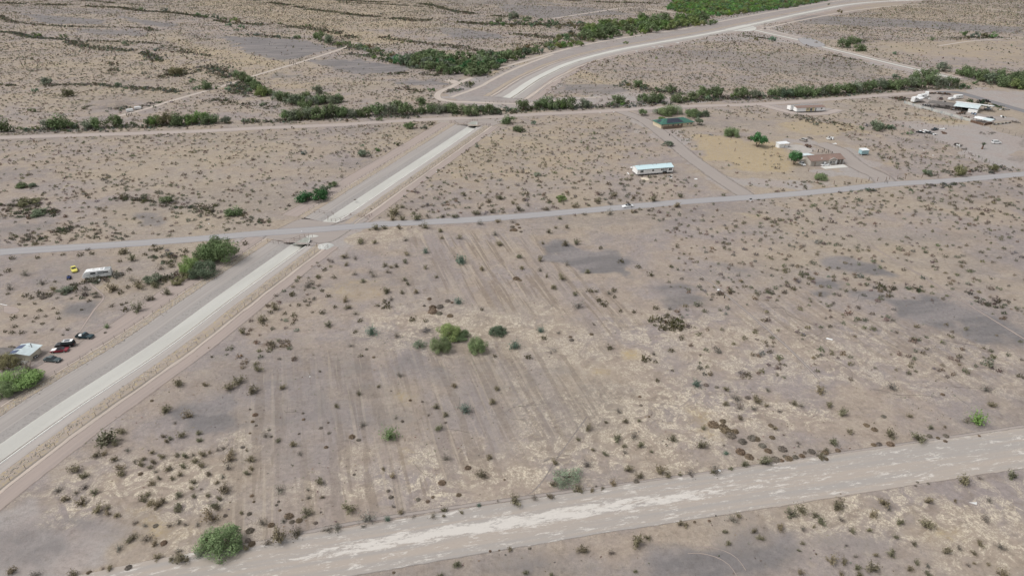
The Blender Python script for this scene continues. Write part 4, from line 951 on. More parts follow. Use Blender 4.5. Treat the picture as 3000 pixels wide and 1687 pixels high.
rowt('TL', "20 1000 110 g;90 1000 60 s;140 985 60 s;205 990 60 s;270 985 70 o;350 980 110 s;420 975 130 g;500 978 110 g;560 972 60 s;650 975 90 s;720 975 100 g;850 965 110 g;900 965 60 g;955 955 40 o;1000 960 70 g;1130 945 80 g;1170 950 90 b;1250 950 120 o;1320 955 110 g;1400 935 100 g;1440 945 90 b;1510 935 110 b;1560 945 90 g;1610 935 80 g;1690 935 80 s;1730 935 40 o;1850 930 70 s;1910 925 60 g;2150 915 100 g;2200 915 100 s;2270 905 110 g;2330 905 110 s;2400 905 120 g;2440 895 90 s;2500 890 120 g;2560 885 100 g;"
     "1800 610 90 g 80;1850 620 90 g;1890 650 90 g;1930 690 90 g;1960 730 110 y;2010 725 80 g;1850 655 60 s;1880 700 60 s;2090 760 90 s;2130 770 100 g;2190 800 110 s;2250 790 110 g;2300 830 100 g;2350 800 90 s;2400 790 100 g;2450 780 90 g;2500 790 90 s;2550 780 90 g;2160 740 60 s;2310 750 80 g;2550 740 60 d;"
     "1540 680 100 g;1450 625 60 g;1480 680 60 s;1180 390 60 s;940 350 60 s;280 285 60 g;480 290 60 s;250 270 50 s;1240 95 60 s;1060 80 50 s;1490 125 60 g;1550 140 70 g;1620 150 70 s;1680 155 60 g;1760 170 70 y;1800 175 60 o;1720 205 60 s;1820 220 60 s;1780 240 50 s;2240 295 70 g;2100 290 50 s;2410 310 80 g;2480 330 80 s;2550 350 70 g;1940 275 50 s;2110 190 50 g;2330 210 60 o;1090 565 50 s;890 655 60 s;2390 715 80 s;1320 575 90 o;1000 690 50 s;340 640 80 s;260 700 60 s;1980 800 60 s;500 735 80 o;235 850 70 o;150 1420 60 g;245 1410 40 s;2290 1170 60 s;1640 675 50 o;1720 680 60 s".rstrip(';'))
rowt('TM', "20 890 100 g;80 890 80 s;160 885 100 g;210 850 80 g;280 865 110 g;370 870 110 s;410 840 100 g;490 875 110 g;560 860 70 s;600 860 80 g;680 860 90 g;740 860 100 s;800 850 90 g;850 860 100 g;920 855 90 g;985 880 110 g;1050 850 80 d;1110 865 90 g;1160 870 80 d;1250 840 70 s;1300 840 60 g;1370 840 100 g;1440 835 70 g;1500 830 90 g;1560 820 110 g;1600 830 80 g;1650 825 90 b;1720 825 110 g;1760 820 60 s;1830 815 80 s;1880 812 70 s;2030 800 60 g;2090 790 100 g;2130 800 60 b;2290 775 90 g;2350 780 110 g;2410 775 90 g;2540 780 90 g;"
     "595 795 80 g;660 820 50 s;1262 940 105 g 75;1342 998 88 g 60;1455 945 58 s;628 980 60 s;675 945 50 o;512 975 80 g;290 915 70 o;978 650 70 g;960 665 50 s;675 695 70 g;265 1150 60 g;170 1185 84 s;435 1105 64 o;155 1110 40 s;1660 60 10 s;2148 335 52 g;"
     "2140 640 60 s;2170 655 50 o;2240 665 80 g;2280 670 70 g;2310 660 40 o;2380 695 70 g;2430 700 60 s;2490 700 80 g;2550 700 50 s;"
     "1140 190 60 g;1300 145 80 s;1420 160 70 s;1330 190 60 s;1480 185 60 s;1800 190 60 d;1600 190 60 g;1260 415 50 s;460 330 40 o;520 320 40 o".rstrip(';'))
rowt('TR', "20 770 80 g;80 760 90 g;150 745 100 g;190 760 80 s;250 740 110 g;330 750 80 s;390 745 70 y;460 745 110 g;540 740 90 s;600 735 80 s;700 730 90 g;760 730 90 s;800 745 90 d;860 735 100 g;920 735 110 g;990 730 100 g;1060 720 100 s;1120 725 100 g;1180 715 90 g;1250 710 100 g;1310 705 100 s;1380 695 110 g;1440 685 90 g;1500 680 100 s;1560 680 100 g;1610 685 100 g;1680 675 90 g;1730 665 100 s;1790 670 100 g;1860 650 110 g;1910 640 100 g;1960 660 90 s;2040 655 100 g;2090 665 80 s;2140 670 80 g;1620 600 80 s;1760 610 90 g;1870 590 110 g 90;1980 545 95 s;2060 640 60 g;"
     "2080 560 70 g;2130 575 90 g;2190 590 100 g;2250 610 110 g;2300 620 110 g;2350 640 110 s;2420 650 110 g;2470 665 100 g;2520 675 100 y;2560 670 100 g;2600 680 100 g;2280 590 90 s;2400 610 100 g;2500 620 100 g;2560 610 90 g;2450 600 80 s;2220 640 60 g;"
     "1225 365 95 g 75;1290 335 90 g 60;1340 330 60 s;1370 325 50 s;1342 390 88 g 60;680 315 78 s 48;560 310 50 o;1188 102 52 o;1104 40 26 s;150 170 60 g;30 200 80 g;2130 275 80 g;2220 290 80 s;2280 285 80 o;2350 290 80 g;1600 415 50 s;1880 310 60 s;"
     "1465 990 95 s;1560 975 60 g;1580 980 70 s;1720 1018 62 s;1350 980 50 s;1005 950 46 s;1860 1330 60 s;1840 1315 46 g;2100 1330 90 o;2350 1290 60 o".rstrip(';'))
for a in [(1882, 340, 28, 20, 'g', 'yard'), (1955, 340, 50, 34, 'g', 'near'), (1980, 336, 40, 30, 's', 'near'), (1930, 336, 34, 22, 's', 'airy'), (2030, 342, 36, 24, 'g', 'near'), (2046, 345, 28, 18, 'd', 'near'), (2068, 343, 20, 20, 'd', 'near'), (2046, 368, 26, 23, 's', 'yard'), (1940, 350, 18, 9, 'b', 'mid'),
          (2149, 402, 42, 32, 'g', 'near'), (2222, 434, 46, 44, 'v', 'yard'), (2196, 410, 12, 12, 'o', 'mid'), (2330, 486, 34, 46, 'v', 'yard'), (2408, 530, 33, 26, 'g', 'near'), (2035, 344, 40, 26, 'g', 'near'), (1958, 430, 28, 20, 's', 'mid')]:
    put_tree(*a, group='trees around the houses', noun='tree', name='yard_tree')
# woods: trees one can tell apart inside an outline
def wood(outline, spacing, w, hues, stuff=False, tile='TM', seed=5):
    poly = wpoly(TW(tile, outline)); x0, y0 = poly.min(0); x1, y1 = poly.max(0)
    r = random.Random(seed); out = []
    for _ in range(int((x1 - x0) * (y1 - y0) / spacing ** 2 * 6)):
        x, y = r.uniform(x0, x1), r.uniform(y0, y1)
        if sdist(np.array([x]), np.array([y]), poly)[0] < 0: continue
        if any((x - a) ** 2 + (y - b) ** 2 < (spacing * .8) ** 2 for a, b in out): continue
        out.append((x, y))
    return out
def wood_trees(pts, w, hues, seed=1):
    r = random.Random(seed)
    for x, y in pts:
        px, py = PX((x, y, 0)); ww = w * r.uniform(.75, 1.25) / span(py)
        put_tree(px, py, ww, None, r.choice(hues), 'mid' if y < 560 else 'far')
wood_trees(wood([(400, 470), (650, 440), (900, 450), (1250, 415), (1370, 440), (1200, 500), (1050, 575), (930, 590), (750, 560), (600, 530), (430, 490)], 8.5, 0, ''), 10.5, 'ggggsv', 3)
wood_trees(wood([(0, 330), (120, 350), (260, 400), (100, 380)], 8, 0, ''), 8, 'gs', 4)
wood_trees(wood([(90, 350), (250, 370), (420, 440), (560, 520), (430, 490), (250, 450)], 10, 0, '', seed=21), 8.5, 'gsod', 23)
wood_trees(wood([(1250, 410), (1400, 370), (1560, 330), (1760, 250), (1850, 230), (1860, 290), (1620, 380), (1400, 430)], 13, 0, '', seed=22), 9, 'gosdo', 24)
wood_trees(wood([(1100, 165), (1500, 155), (1850, 190), (1850, 235), (1500, 215), (1150, 205)], 17, 0, '', seed=25), 9, 'sgdo', 26)
wood_trees(wood([(1560, 370), (1800, 330), (1820, 350), (1600, 385)], 8, 0, '', seed=8), 9, 'yyb', 5)
wood_trees(wood([(1850, 235), (2000, 200), (2300, 160), (2576, 150), (2700, 150), (2850, 190), (2576, 215), (2100, 290), (1830, 330), (1850, 280)], 12.5, 0, '', seed=9), 13, 'gbyggb', 6)

def joined(name, items, meshes_arr, label, cat, colors):
    Vs, Fs, Cs, o = [], [], [], 0
    for (x, y, s, sz, rot, mi), c in zip(items, colors):
        V, F, C = meshes_arr[mi]
        cs, sn = math.cos(rot), math.sin(rot)
        q = np.stack([(V[:, 0] * cs - V[:, 1] * sn) * s + x, (V[:, 0] * sn + V[:, 1] * cs) * s + y, V[:, 2] * sz], 1)
        Vs.append(q); Fs.append(F + o); Cs.append(C * np.array(c)[None, :]); o += len(V)
    me = np_mesh(name, np.concatenate(Vs), np.concatenate(Fs), np.concatenate(Cs), FOL)
    ob = obj(name, me); kind(ob, 'stuff'); tag(ob, label, cat); return ob
SPECS.sort(key=lambda q: -(q[0][2] + (200 if q[1].get('name') else 0) + (100 if q[0][1] > 500 else 0)))
for a, k in SPECS[:296]: make_tree(*a, **k)
FARC = [crown_mesh('x', np.random.default_rng(950 + i), 9, 18, .15, low=.02) for i in range(5)]
pts = wood([(-60, 0), (0, -35), (1300, -60), (1150, -5), (900, 45), (700, 75), (280, 128), (30, 112), (-120, 75)], 9, 0, '', tile='TR', seed=12)
rr = random.Random(4)
_it, _co = [], []
for a, k in SPECS[296:]:
    s_ = a[2] * span(a[1]) * .5; b_ = P(a[0], a[1]); c_ = HUES[a[4] if len(a) > 4 else 'g'][0]
    _it.append((b_.x, b_.y + s_ * .45, s_, s_ * rr.uniform(.8, 1.15), rr.uniform(0, 6.28), rr.randrange(5))); _co.append([v * rr.uniform(.85, 1.15) for v in c_])
joined('background_trees', _it, FARC, 'small far-off trees strung along the dry washes', 'trees', _co)
# the far wood by the canal reads as one mass
joined('far_woodland', [(x, y, rr.uniform(4.5, 8), rr.uniform(4, 7), rr.uniform(0, 6.28), rr.randrange(5)) for x, y in pts], FARC,
       'wide bright green mass of woodland beside the curved canal at the top', 'woodland', [[v * rr.uniform(.8, 1.25) for v in rr.choice([HUES['b'][0], (.155, .235, .10), HUES['g'][0], (.175, .26, .095)])] for _ in pts])

# ------------------------------------------------------------------ scattered scrub, past what can be listed
def off_roads(X, Y, extra=.6):
    ok = np.ones(X.shape, bool)
    for line, hw in ROADLINES:
        x0, y0 = line.min(0) - hw - 3; x1, y1 = line.max(0) + hw + 3
        q = ok & (X > x0) & (X < x1) & (Y > y0) & (Y < y1)
        if q.any():
            d = ldist(X[q], Y[q], line); t = ok[q]; t[d < hw + extra] = False; ok[q] = t
    return ok
def inside(X, Y, polys):
    m = np.zeros(X.shape, bool)
    for p in polys:
        x0, y0 = p.min(0); x1, y1 = p.max(0); q = (X > x0) & (X < x1) & (Y > y0) & (Y < y1)
        if q.any(): m[q] |= sdist(X[q], Y[q], p) > 0
    return m
CLEAR = [R(None, (840, 640), (1120, 620), (1100, 660), (930, 740), (800, 740), (700, 715)), R('TR', (600, 780), (1120, 760), (1160, 860), (680, 860)),
         R('TR', (680, 1040), (1200, 1040), (1300, 1080), (1700, 1340), (1400, 1370), (900, 1340), (700, 1130)), R('TR', (1600, 700), (2576, 660), (2576, 940), (2300, 960), (1700, 760)),
         R('TR', (1760, 940), (2576, 940), (2700, 1300), (2400, 1250), (2000, 1080), (1750, 1010)), R('TM', (2150, 830), (2576, 850), (2650, 1000), (2350, 960)),
         R('TR', (-200, 1180), (100, 1150), (560, 1440), (200, 1440)),
         R('TM', (2130, 1200), (2560, 1190), (2560, 1330), (2200, 1330)), R('ML', (480, 520), (900, 520), (900, 690), (600, 680)), R('ML', (0, 1130), (760, 1040), (760, 1250), (300, 1300), (0, 1300)),
         R('TM', (720, 740), (1000, 590), (1200, 500), (1450, 400), (1850, 300), (2576, 210), (3576, 20), (4300, -90), (4400, 10), (3500, 160), (3000, 200), (2576, 330), (1850, 480), (1620, 620), (1480, 770), (1000, 790)),
         R('TR', (0, 200), (400, 190), (560, 195), (1000, 330), (1500, 450), (1980, 560), (1850, 590), (960, 350), (520, 240), (0, 290))]
SPARSE = [R('TR', (60, 860), (1300, 900), (1100, 1040), (640, 1060), (700, 1330), (480, 1400), (100, 1130)), R('TR', (1350, 320), (2576, 300), (2576, 520), (2000, 500)), R('ML', (0, 440), (700, 450), (640, 560), (0, 640)),
          R('BL', (330, 1000), (800, 900), (800, 1449), (0, 1449), (0, 900)), R('TL', (700, 760), (1200, 740), (1150, 880), (700, 870))]
DENSE = [R('TM', (1650, 400), (2100, 340), (2700, 280), (3000, 290), (3700, 420), (4400, 600), (4100, 650), (3500, 660), (2900, 680), (2250, 640), (1800, 560)), R('TL', (0, 280), (800, 370), (1200, 540), (1000, 640), (0, 650)),
         R('TM', (900, 200), (1600, 210), (1550, 290), (1300, 380), (900, 320)), R('TL', (1300, 0), (2576, 0), (2576, 230), (1900, 190), (1500, 90)),
         R('TR', (1100, 0), (2576, 0), (2576, 260), (1500, 200), (900, 100)), R('ML', (700, 20), (1700, 60), (1900, 200), (1200, 120)), R('MR', (-50, 380), (1200, 450), (1200, 640), (-50, 560)),
         R('TL', (0, 1050), (2300, 980), (2200, 1250), (0, 1250))]
HANDPOLY = [R('ML', (-60, 440), (1100, 400), (1900, 380), (2250, 400), (2250, 560), (1200, 1700), (-60, 1700)), R('MM', (-320, 340), (0, 340), (700, 250), (2000, 170), (2300, 160), (2700, 1449), (2700, 1500), (-400, 1449), (-260, 900), (0, 500)), R('BL', (-60, -100), (2600, -100), (2600, 1500), (-60, 1500)), R('BM', (-100, -100), (2700, -100), (2700, 1500), (-100, 1500)), R('BR', (-100, -30), (2640, -30), (2640, 1500), (-100, 1500))]
NLOD = {}
LODA = [[blob_arrays(np.random.default_rng(40 + i), 52, .18) for i in range(8)],
        [blob_arrays(np.random.default_rng(60 + i), 14, .31) for i in range(8)],
        [blob_arrays(np.random.default_rng(80 + i), 4, .50) for i in range(8)]]
items = [[], [], []]; cols = [[], [], []]
def scatter(n_per_m2, Y0, Y1, lod, seed, size=(.55, 1.35)):
    r = np.random.default_rng(seed); w = 1.05 if lod == 0 else .92
    area = w * (Y1 ** 2 - Y0 ** 2); n = int(area * n_per_m2)
    y = np.sqrt(r.uniform(Y0 ** 2, Y1 ** 2, n)); x = r.uniform(-w, w, n) * y
    ok = off_roads(x, y) & ~inside(x, y, CLEAR)
    dens = .30 + .75 * np.clip((fbm(x * .035, y * .035, 77, 3) - .30) * 2.6, 0, 1)
    dens = np.where(inside(x, y, DENSE), np.maximum(dens, .55) * 1.25, dens)
    dens = np.where(inside(x, y, SPARSE), dens * .22, dens)
    pv = mask(x, y, PAVE, 31); dens *= 1 - np.clip(pv * 1.15 - .25, 0, .96)
    ok &= r.random(n) < dens
    hp = inside(x, y, HANDPOLY); ok &= ~hp
    x, y = x[ok], y[ok]; n = len(x)
    s = r.uniform(*size, n) * (.75 + .5 * fbm(x * .06, y * .06, 5, 2)) * np.where(r.random(n) < .06, 1.5, 1)
    tone = r.integers(0, 6, n)
    TN = [(.215, .195, .134), (.190, .172, .120), (.235, .204, .142), (.185, .182, .128), (.255, .238, .195), (.200, .172, .132)]
    for i in range(n):
        items[lod].append((x[i], y[i], s[i], s[i] * r.uniform(.8, 1.1), r.uniform(0, 6.28), int(r.integers(0, 8)))); cols[lod].append([v * r.uniform(.85, 1.15) for v in TN[tone[i]]])
scatter(.088, 45, 330, 0, 1, (.5, 1.2))
scatter(.095, 330, 640, 1, 2, (.5, 1.15))
scatter(.088, 640, 1400, 2, 3, (.7, 1.45))
for x, y, s in HANDS:
    if s < 0: items[0].append((x, y, -s, -s, x, int(abs(x)) % 8)); cols[0].append((.13, .118, .072))
# thickets of dark scrub that follow the washes
def wash(tile, pts, w, n_per_m, size, tones, seed):
    line = smooth([P(*T(tile, *p)) for p in pts], 5); L = along(line); r = np.random.default_rng(seed)
    n = int(L[-1] * n_per_m * 1.5); s = r.uniform(0, L[-1], n); i = np.clip(np.searchsorted(L, s) - 1, 0, len(L) - 2)
    t = ((s - L[i]) / (L[i + 1] - L[i] + 1e-9))[:, None]; c = line[i] * (1 - t) + line[i + 1] * t
    wid = w * 1.45 * (.35 + 1.1 * vnoise(s * .03, s * 0, seed))
    c = c + normals(line)[i] * (r.normal(0, .4, n) * wid)[:, None] + r.normal(0, 1.2, (n, 2))
    keep = (vnoise(s * .045, s * 0 + 4, seed + 3) > .22) & off_roads(c[:, 0], c[:, 1], .2)
    for p in c[keep]:
        lod = 0 if p[1] < 330 else 1 if p[1] < 640 else 2
        sz = r.uniform(size[0] * .6, size[1]); items[lod].append((p[0], p[1], sz, sz * r.uniform(.7, 1), r.uniform(0, 6.28), int(r.integers(0, 8))))
        cols[lod].append([v * r.uniform(.8, 1.2) for v in tones[int(r.integers(0, len(tones)))]])
DK = [(.120, .117, .080), (.135, .125, .086), (.120, .107, .076), (.104, .118, .080)]
GR = [(.165, .180, .150), (.140, .150, .122), (.125, .155, .105)]
for a in [('TL', [(-60, 25), (400, 40), (900, 62), (1060, 85), (1250, 95), (1450, 120), (1650, 160), (1750, 180), (1900, 185), (2250, 212), (2500, 245), (2700, 300)], 9, 2.0, (1.4, 2.6), DK, 1),
          ('TL', [(0, 120), (60, 160), (200, 182), (600, 207), (1050, 212), (1180, 240)], 6, 1.2, (1.2, 2.2), DK, 2),
          ('TL', [(-60, 245), (100, 250), (250, 285), (500, 305), (600, 345), (850, 378), (1080, 400), (1200, 465), (1400, 482), (1600, 520), (1700, 570), (1780, 640), (1880, 700)], 11, 2.6, (1.3, 2.3), DK + GR, 3),
          ('TL', [(0, 640), (120, 650)], 5, 1.2, (1.2, 2.0), DK, 14),
          ('TL', [(300, 655), (450, 645), (700, 640), (850, 655), (1000, 665), (1200, 680), (1350, 700)], 5, 1.8, (1.1, 1.9), DK + GR, 4),
          ('TL', [(1780, -30), (2000, 15), (2200, 48), (2350, 75), (2576, 100)], 9, 2.0, (1.5, 2.6), DK, 5),
          ('TL', [(550, 0), (700, 12), (900, 30), (1060, 40)], 8, 1.0, (1.3, 2.4), DK, 55),
          ('TL', [(1850, 262), (2000, 275), (2200, 292), (2450, 315), (2576, 350), (2700, 380)], 9, 1.8, (1.2, 2.2), DK + GR, 6),
          ('TL', [(600, 315), (800, 315), (1150, 330), (1350, 385), (1600, 430)], 8, 1.5, (1.1, 2.0), DK, 7),
          ('TL', [(780, 450), (850, 500), (830, 560)], 8, .8, (1.1, 2.0), DK, 77),
          ('TL', [(620, 830), (720, 800), (740, 790)], 3, 2.0, (1.1, 1.8), DK, 78), ('TL', [(880, 820), (1000, 830), (1150, 800), (1220, 770)], 6, 1.6, (1.1, 1.9), DK + GR, 79),
          ('TL', [(1250, 565), (1330, 580), (1350, 520)], 12, 2.5, (1.2, 2.2), DK, 80),
          ('TL', [(1560, 740), (1700, 770), (1900, 800), (2100, 810)], 6, 1.5, (1.1, 1.9), DK, 81), ('TL', [(1650, 670), (1800, 690), (1950, 720)], 8, 1.8, (1.1, 1.9), GR + DK, 82),
          ('TL', [(-40, 1000), (600, 985), (1200, 955), (1800, 930), (2576, 890)], 7, 1.4, (1.0, 1.8), DK + GR, 8),
          ('TM', [(-40, 890), (800, 865), (1500, 835), (2000, 805), (2576, 775)], 7, 1.8, (1.0, 1.9), DK + GR, 9),
          ('TM', [(-40, 5), (300, 18), (600, 30), (800, 75), (1000, 108), (1250, 130)], 9, 2.4, (1.4, 2.6), DK, 10),
          ('TM', [(-40, 100), (200, 125), (500, 150), (700, 160), (1100, 185), (1350, 190), (1600, 190), (1900, 200), (2100, 190)], 12, 3.0, (1.4, 2.6), DK, 11),
          ('TM', [(0, 20), (400, 40), (700, 60)], 7, 1.4, (1.3, 2.2), DK, 111),
          ('TM', [(300, 280), (500, 315), (850, 355), (1050, 395), (1200, 400), (1400, 380), (1600, 350)], 8, 2.0, (1.2, 2.2), DK, 12),
          ('TM', [(1300, 262), (1450, 272), (1650, 290), (1850, 265)], 14, 2.4, (1.3, 2.3), DK, 13),
          ('TM', [(1330, 350), (1450, 340), (1600, 320)], 12, 1.8, (1.2, 2.2), DK, 131),
          ('TM', [(50, 410), (250, 430), (400, 460), (600, 520)], 10, 2.6, (1.3, 2.2), DK + GR, 15),
          ('TM', [(350, 560), (550, 555), (700, 575), (760, 560)], 6, 1.4, (1.1, 2.0), DK, 151), ('TM', [(420, 670), (560, 690), (620, 700)], 5, 1.2, (1.1, 2.0), DK, 152),
          ('TM', [(1400, -20), (1700, 5), (2000, 20), (2400, 30)], 8, 1.6, (1.5, 2.6), DK, 16),
          ('TM', [(1290, 610), (1380, 570), (1500, 490), (1620, 455), (1800, 405), (1860, 395)], 2.2, 1.5, (1.0, 1.8), DK, 17),
          ('TM', [(800, 700), (900, 670), (980, 630)], 5, 2.0, (1.1, 2.0), GR, 171),
          ('TM', [(860, 720), (1100, 590), (1400, 450), (1600, 390)], 5, .5, (.7, 1.1), DK, 18),
          ('TM', [(2000, 340), (2200, 290), (2576, 250)], 10, .2, (.8, 1.4), DK, 181),
          ('TM', [(2100, 640), (2300, 680), (2576, 720)], 6, 1.8, (1.1, 2.0), DK + GR, 19),
          ('TR', [(-20, 765), (500, 745), (1000, 730), (1500, 695), (2000, 665), (2150, 670)], 6, 2.0, (1.1, 2.0), DK + GR, 20),
          ('TR', [(420, 270), (560, 285), (660, 300)], 5, 1.6, (1.1, 2.0), DK, 21), ('TR', [(1800, 290), (2000, 295), (2200, 285), (2400, 290)], 7, 1.6, (1.2, 2.2), DK, 22),
          ('TR', [(1080, 415), (1200, 435), (1330, 460)], 3, 1.0, (1.1, 2.0), DK, 221), ('TR', [(1450, 600), (1600, 620), (1800, 640)], 16, .9, (1.1, 2.0), DK + GR, 222),
          ('TR', [(780, 870), (900, 890), (1000, 915), (1180, 940), (1290, 960)], 6, 1.2, (1.0, 1.8), DK, 23), ('TR', [(1400, 950), (1500, 970), (1620, 970)], 5, 1.2, (1.0, 1.8), GR, 24),
          ('TR', [(1580, 740), (1640, 745), (1690, 765)], 3, 2.0, (1.0, 1.6), DK, 25),
          ('TR', [(1960, 1260), (2100, 1300), (2300, 1290), (2440, 1270)], 8, .8, (1.0, 2.0), DK, 26), ('TR', [(1030, 1440), (1400, 1440), (1700, 1430), (2100, 1390)], 2.5, .5, (1.0, 1.7), DK + GR, 27),
          ('TR', [(2180, 760), (2300, 800), (2380, 805)], 6, 1.5, (1.0, 1.8), [(.06, .09, .05)], 28),
          ('ML', [(800, 30), (900, 45), (1000, 65), (1150, 70)], 2.5, 2.2, (.8, 1.4), DK, 30), ('ML', [(1280, 90), (1400, 115), (1550, 130), (1620, 170)], 3, 1.6, (.8, 1.5), DK, 31),
          ('ML', [(0, 90), (130, 140), (300, 170), (440, 150)], 6, 2.0, (.9, 1.6), DK, 32), ('ML', [(400, 310), (480, 290), (580, 265)], 4, 2.4, (.9, 1.5), DK, 33), ('ML', [(0, 370), (150, 360), (350, 345)], 5, 1.6, (.7, 1.3), DK, 34), ('ML', [(560, 310), (700, 330), (850, 350), (950, 350)], 6, 1.6, (.6, 1.1), DK, 35),
          ('ML', [(1850, 240), (1950, 215), (2020, 225)], 5, 1.8, (.7, 1.2), DK, 36), ('ML', [(2050, 180), (2100, 160), (2200, 110)], 4, 2.0, (.8, 1.3), DK, 37),
          ('ML', [(1120, 440), (1250, 470), (1330, 520), (1230, 560)], 6, .9, (.9, 1.5), GR + DK, 38), ('ML', [(1180, 650), (1350, 640), (1500, 640), (1640, 590)], 4, 1.6, (.9, 1.6), DK, 39),
          ('ML', [(620, 670), (700, 680), (850, 650), (900, 600)], 3.5, 1.4, (.9, 1.7), DK + GR, 40), ('ML', [(380, 740), (650, 770), (770, 775)], 4, .9, (.8, 1.5), DK, 41), ('ML', [(0, 1420), (450, 1440)], 3, .01, (.8, 1.2), DK, 42),
          ('TL', [(0, 1425), (200, 1432), (450, 1445)], 3, 1.8, (.8, 1.5), DK, 43), ('ML', [(1790, 380), (1850, 390), (1900, 390)], 2, 2.5, (.9, 1.4), DK, 44),
          ('MM', [(2380, 950), (2470, 1000), (2576, 1020)], 3, 1.6, (.9, 1.4), [(.10, .09, .04)], 45), ('MR', [(160, 730), (250, 720), (360, 780)], 2.5, 2.2, (.8, 1.3), DK, 46), ('MR', [(1460, 700), (1600, 740)], 2, 1.5, (.9, 1.4), DK, 47), ('MR', [(1720, 740), (1820, 745)], 2, 1.8, (.9, 1.4), DK, 48), ('MR', [(2230, 800), (2340, 820), (2460, 850)], 4, 1.6, (.9, 1.5), DK, 49),
          ('MR', [(420, 60), (700, 35), (950, 15), (1190, 5)], 2, .5, (.9, 1.6), DK, 50)]:
    wash(*a)
print('scatter', [len(i) for i in items])
for k, (nm, lb) in enumerate((('desert_scrub', 'small dark desert shrubs dotted over the flats in the middle distance'), ('distant_scrub', 'countless dark shrubs dotting the plain beyond the gravel road'), ('far_scrub', 'fine speckle of shrubs on the farthest plain at the top'))):
    if items[k]: joined(nm, items[k], LODA[k], lb, 'scrub', cols[k])
# tiny tufts between the listed bushes
r_ = np.random.default_rng(9); n_ = 9000
y_ = np.sqrt(r_.uniform(78 ** 2, 260 ** 2, n_)); x_ = r_.uniform(-.8, .8, n_) * y_
k_ = off_roads(x_, y_, .3) & ~inside(x_, y_, CLEAR) & (r_.random(n_) < np.clip((fbm(x_ * .05, y_ * .05, 3, 3) - .35) * 3, 0, .6))
x_, y_ = x_[k_], y_[k_]
joined('dry_tufts', [(x_[i], y_[i], r_.uniform(.10, .36), r_.uniform(.08, .26), 0.0, i % 8) for i in range(len(x_))], LODA[2], 'scattered dry tufts between the bushes of the open lot', 'dry grass', [[v * r_.uniform(.8, 1.3) for v in (.19, .16, .115)] for _ in x_])
# ================================================================== BUILT THINGS
GLASS = mat('dark_glass', (.045, .052, .058), .15, .2, 2, spec=.5)
WHITEP = mat('white_paint', (.84, .85, .84), .6, .05, 1.2)
WALLW = mat('white_siding', (.90, .90, .88), .7, .06, 1.0)
WALLB = mat('beige_stucco', (.66, .57, .42), .9, .07, .8)
WALLT = mat('tan_siding', (.52, .48, .43), .8, .07, .8)
CREAMW = mat('cream_metal', (.68, .63, .52), .7, .08, .8)
ROOFBLUE = mat('pale_blue_roof', (.60, .76, .79), .45, .05, .7, stretch=(4, .6, 1))
ROOFBROWN = mat('brown_shingle', (.260, .185, .155), .9, .2, 2.4)
ROOFGREEN = mat('green_metal_roof', (.060, .155, .120), .5, .1, 1.0)
ROOFWHITE = mat('white_metal_roof', (.80, .82, .82), .45, .05, .8)
ROOFLIGHT = mat('galvanised_roof', (.60, .68, .69), .45, .12, .8)
ROOFGREY = mat('rusty_grey_roof', (.17, .155, .145), .8, .25, .6)
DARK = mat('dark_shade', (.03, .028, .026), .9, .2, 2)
WOOD = mat('weathered_wood', (.20, .150, .115), .9, .25, 2.5)
POSTW = mat('grey_timber', (.185, .165, .145), .9, .25, 3)
RUST = mat('rusty_metal', (.150, .095, .070), .85, .35, 2)
STEEL = mat('galvanised_steel', (.33, .33, .33), .5, .15, 5, metal=.4)
SOLAR = mat('solar_cell', (.060, .085, .170), .3, .12, 3, spec=.5)
SOLARD = mat('black_solar_cell', (.030, .036, .055), .3, .12, 3, spec=.5)
CONC = mat('concrete', (.50, .495, .47), .85, .1, 1.0)
CONCD = mat('stained_concrete', (.36, .37, .33), .85, .15, 1.0)
TRIM = mat('trim_paint', (.70, .70, .68), .6, .04, 2)
TYRE = mat('tyre_rubber', (.025, .025, .025), .85, .2, 8)
RIM = mat('wheel_rim', (.45, .45, .45), .35, .1, 8, metal=.6)
LAMP = mat('lamp_glass', (.60, .60, .58), .2, .05, 8)
TAILM = mat('tail_lamp', (.25, .02, .02), .3, .1, 8)
BLACKPL = mat('black_plastic', (.02, .02, .022), .6, .2, 5)
DEADW = mat('dead_wood', (.27, .245, .22), .9, .25, 3)
ROCK = mat('riprap_stone', (.47, .43, .37), .95, .35, .6)
PIPE = mat('black_hose', (.10, .088, .078), .8, .2, 2)
BLUET = mat('light_blue_siding', (.36, .53, .56), .7, .06, 1.0)
SAGEB = mat('pale_blue_door', (.40, .50, .66), .6, .05, 2)

def place(name, label, cat, pa, pb, z=0.0, group=None):
    a, b = P(*pa, z), P(*pb, z)
    return thing(name, label, cat, (a.x, a.y, 0), math.atan2(b.y - a.y, b.x - a.x), group), (b - a).length
def pbox(mb, p, u, w, h, n, t, up=(0, 0, 1)):
    p, u, n, up = Vector(p), Vector(u), Vector(n), Vector(up)
    q = [p, p + u * w, p + u * w + up * h, p + up * h]
    v = [*q, *[k + n * t for k in q]]
    return mb.add(v, [(3, 2, 1, 0), (4, 5, 6, 7), (0, 1, 5, 4), (1, 2, 6, 5), (2, 3, 7, 6), (3, 0, 4, 7)])
def window(t, p, u, n, w, h, m=None, frame=TRIM, bars=1, name='window', glass=GLASS):
    f = MB(); p, u, n = Vector(p), Vector(u), Vector(n); z = Vector((0, 0, 1)); b = .09
    pbox(f, p, u, w, b, n, .07); pbox(f, p + z * (h - b), u, w, b, n, .07)
    for k in range(bars + 2):
        pbox(f, p + u * ((w - b) * k / (bars + 1)) + z * b, u, b, h - 2 * b, n, .068)
    fr = f.build(name, frame, t)
    g = MB(); pbox(g, p + u * b + z * b + n * .004, u, w - 2 * b, h - 2 * b, n, .03)
    g.build('pane', glass, fr); return fr
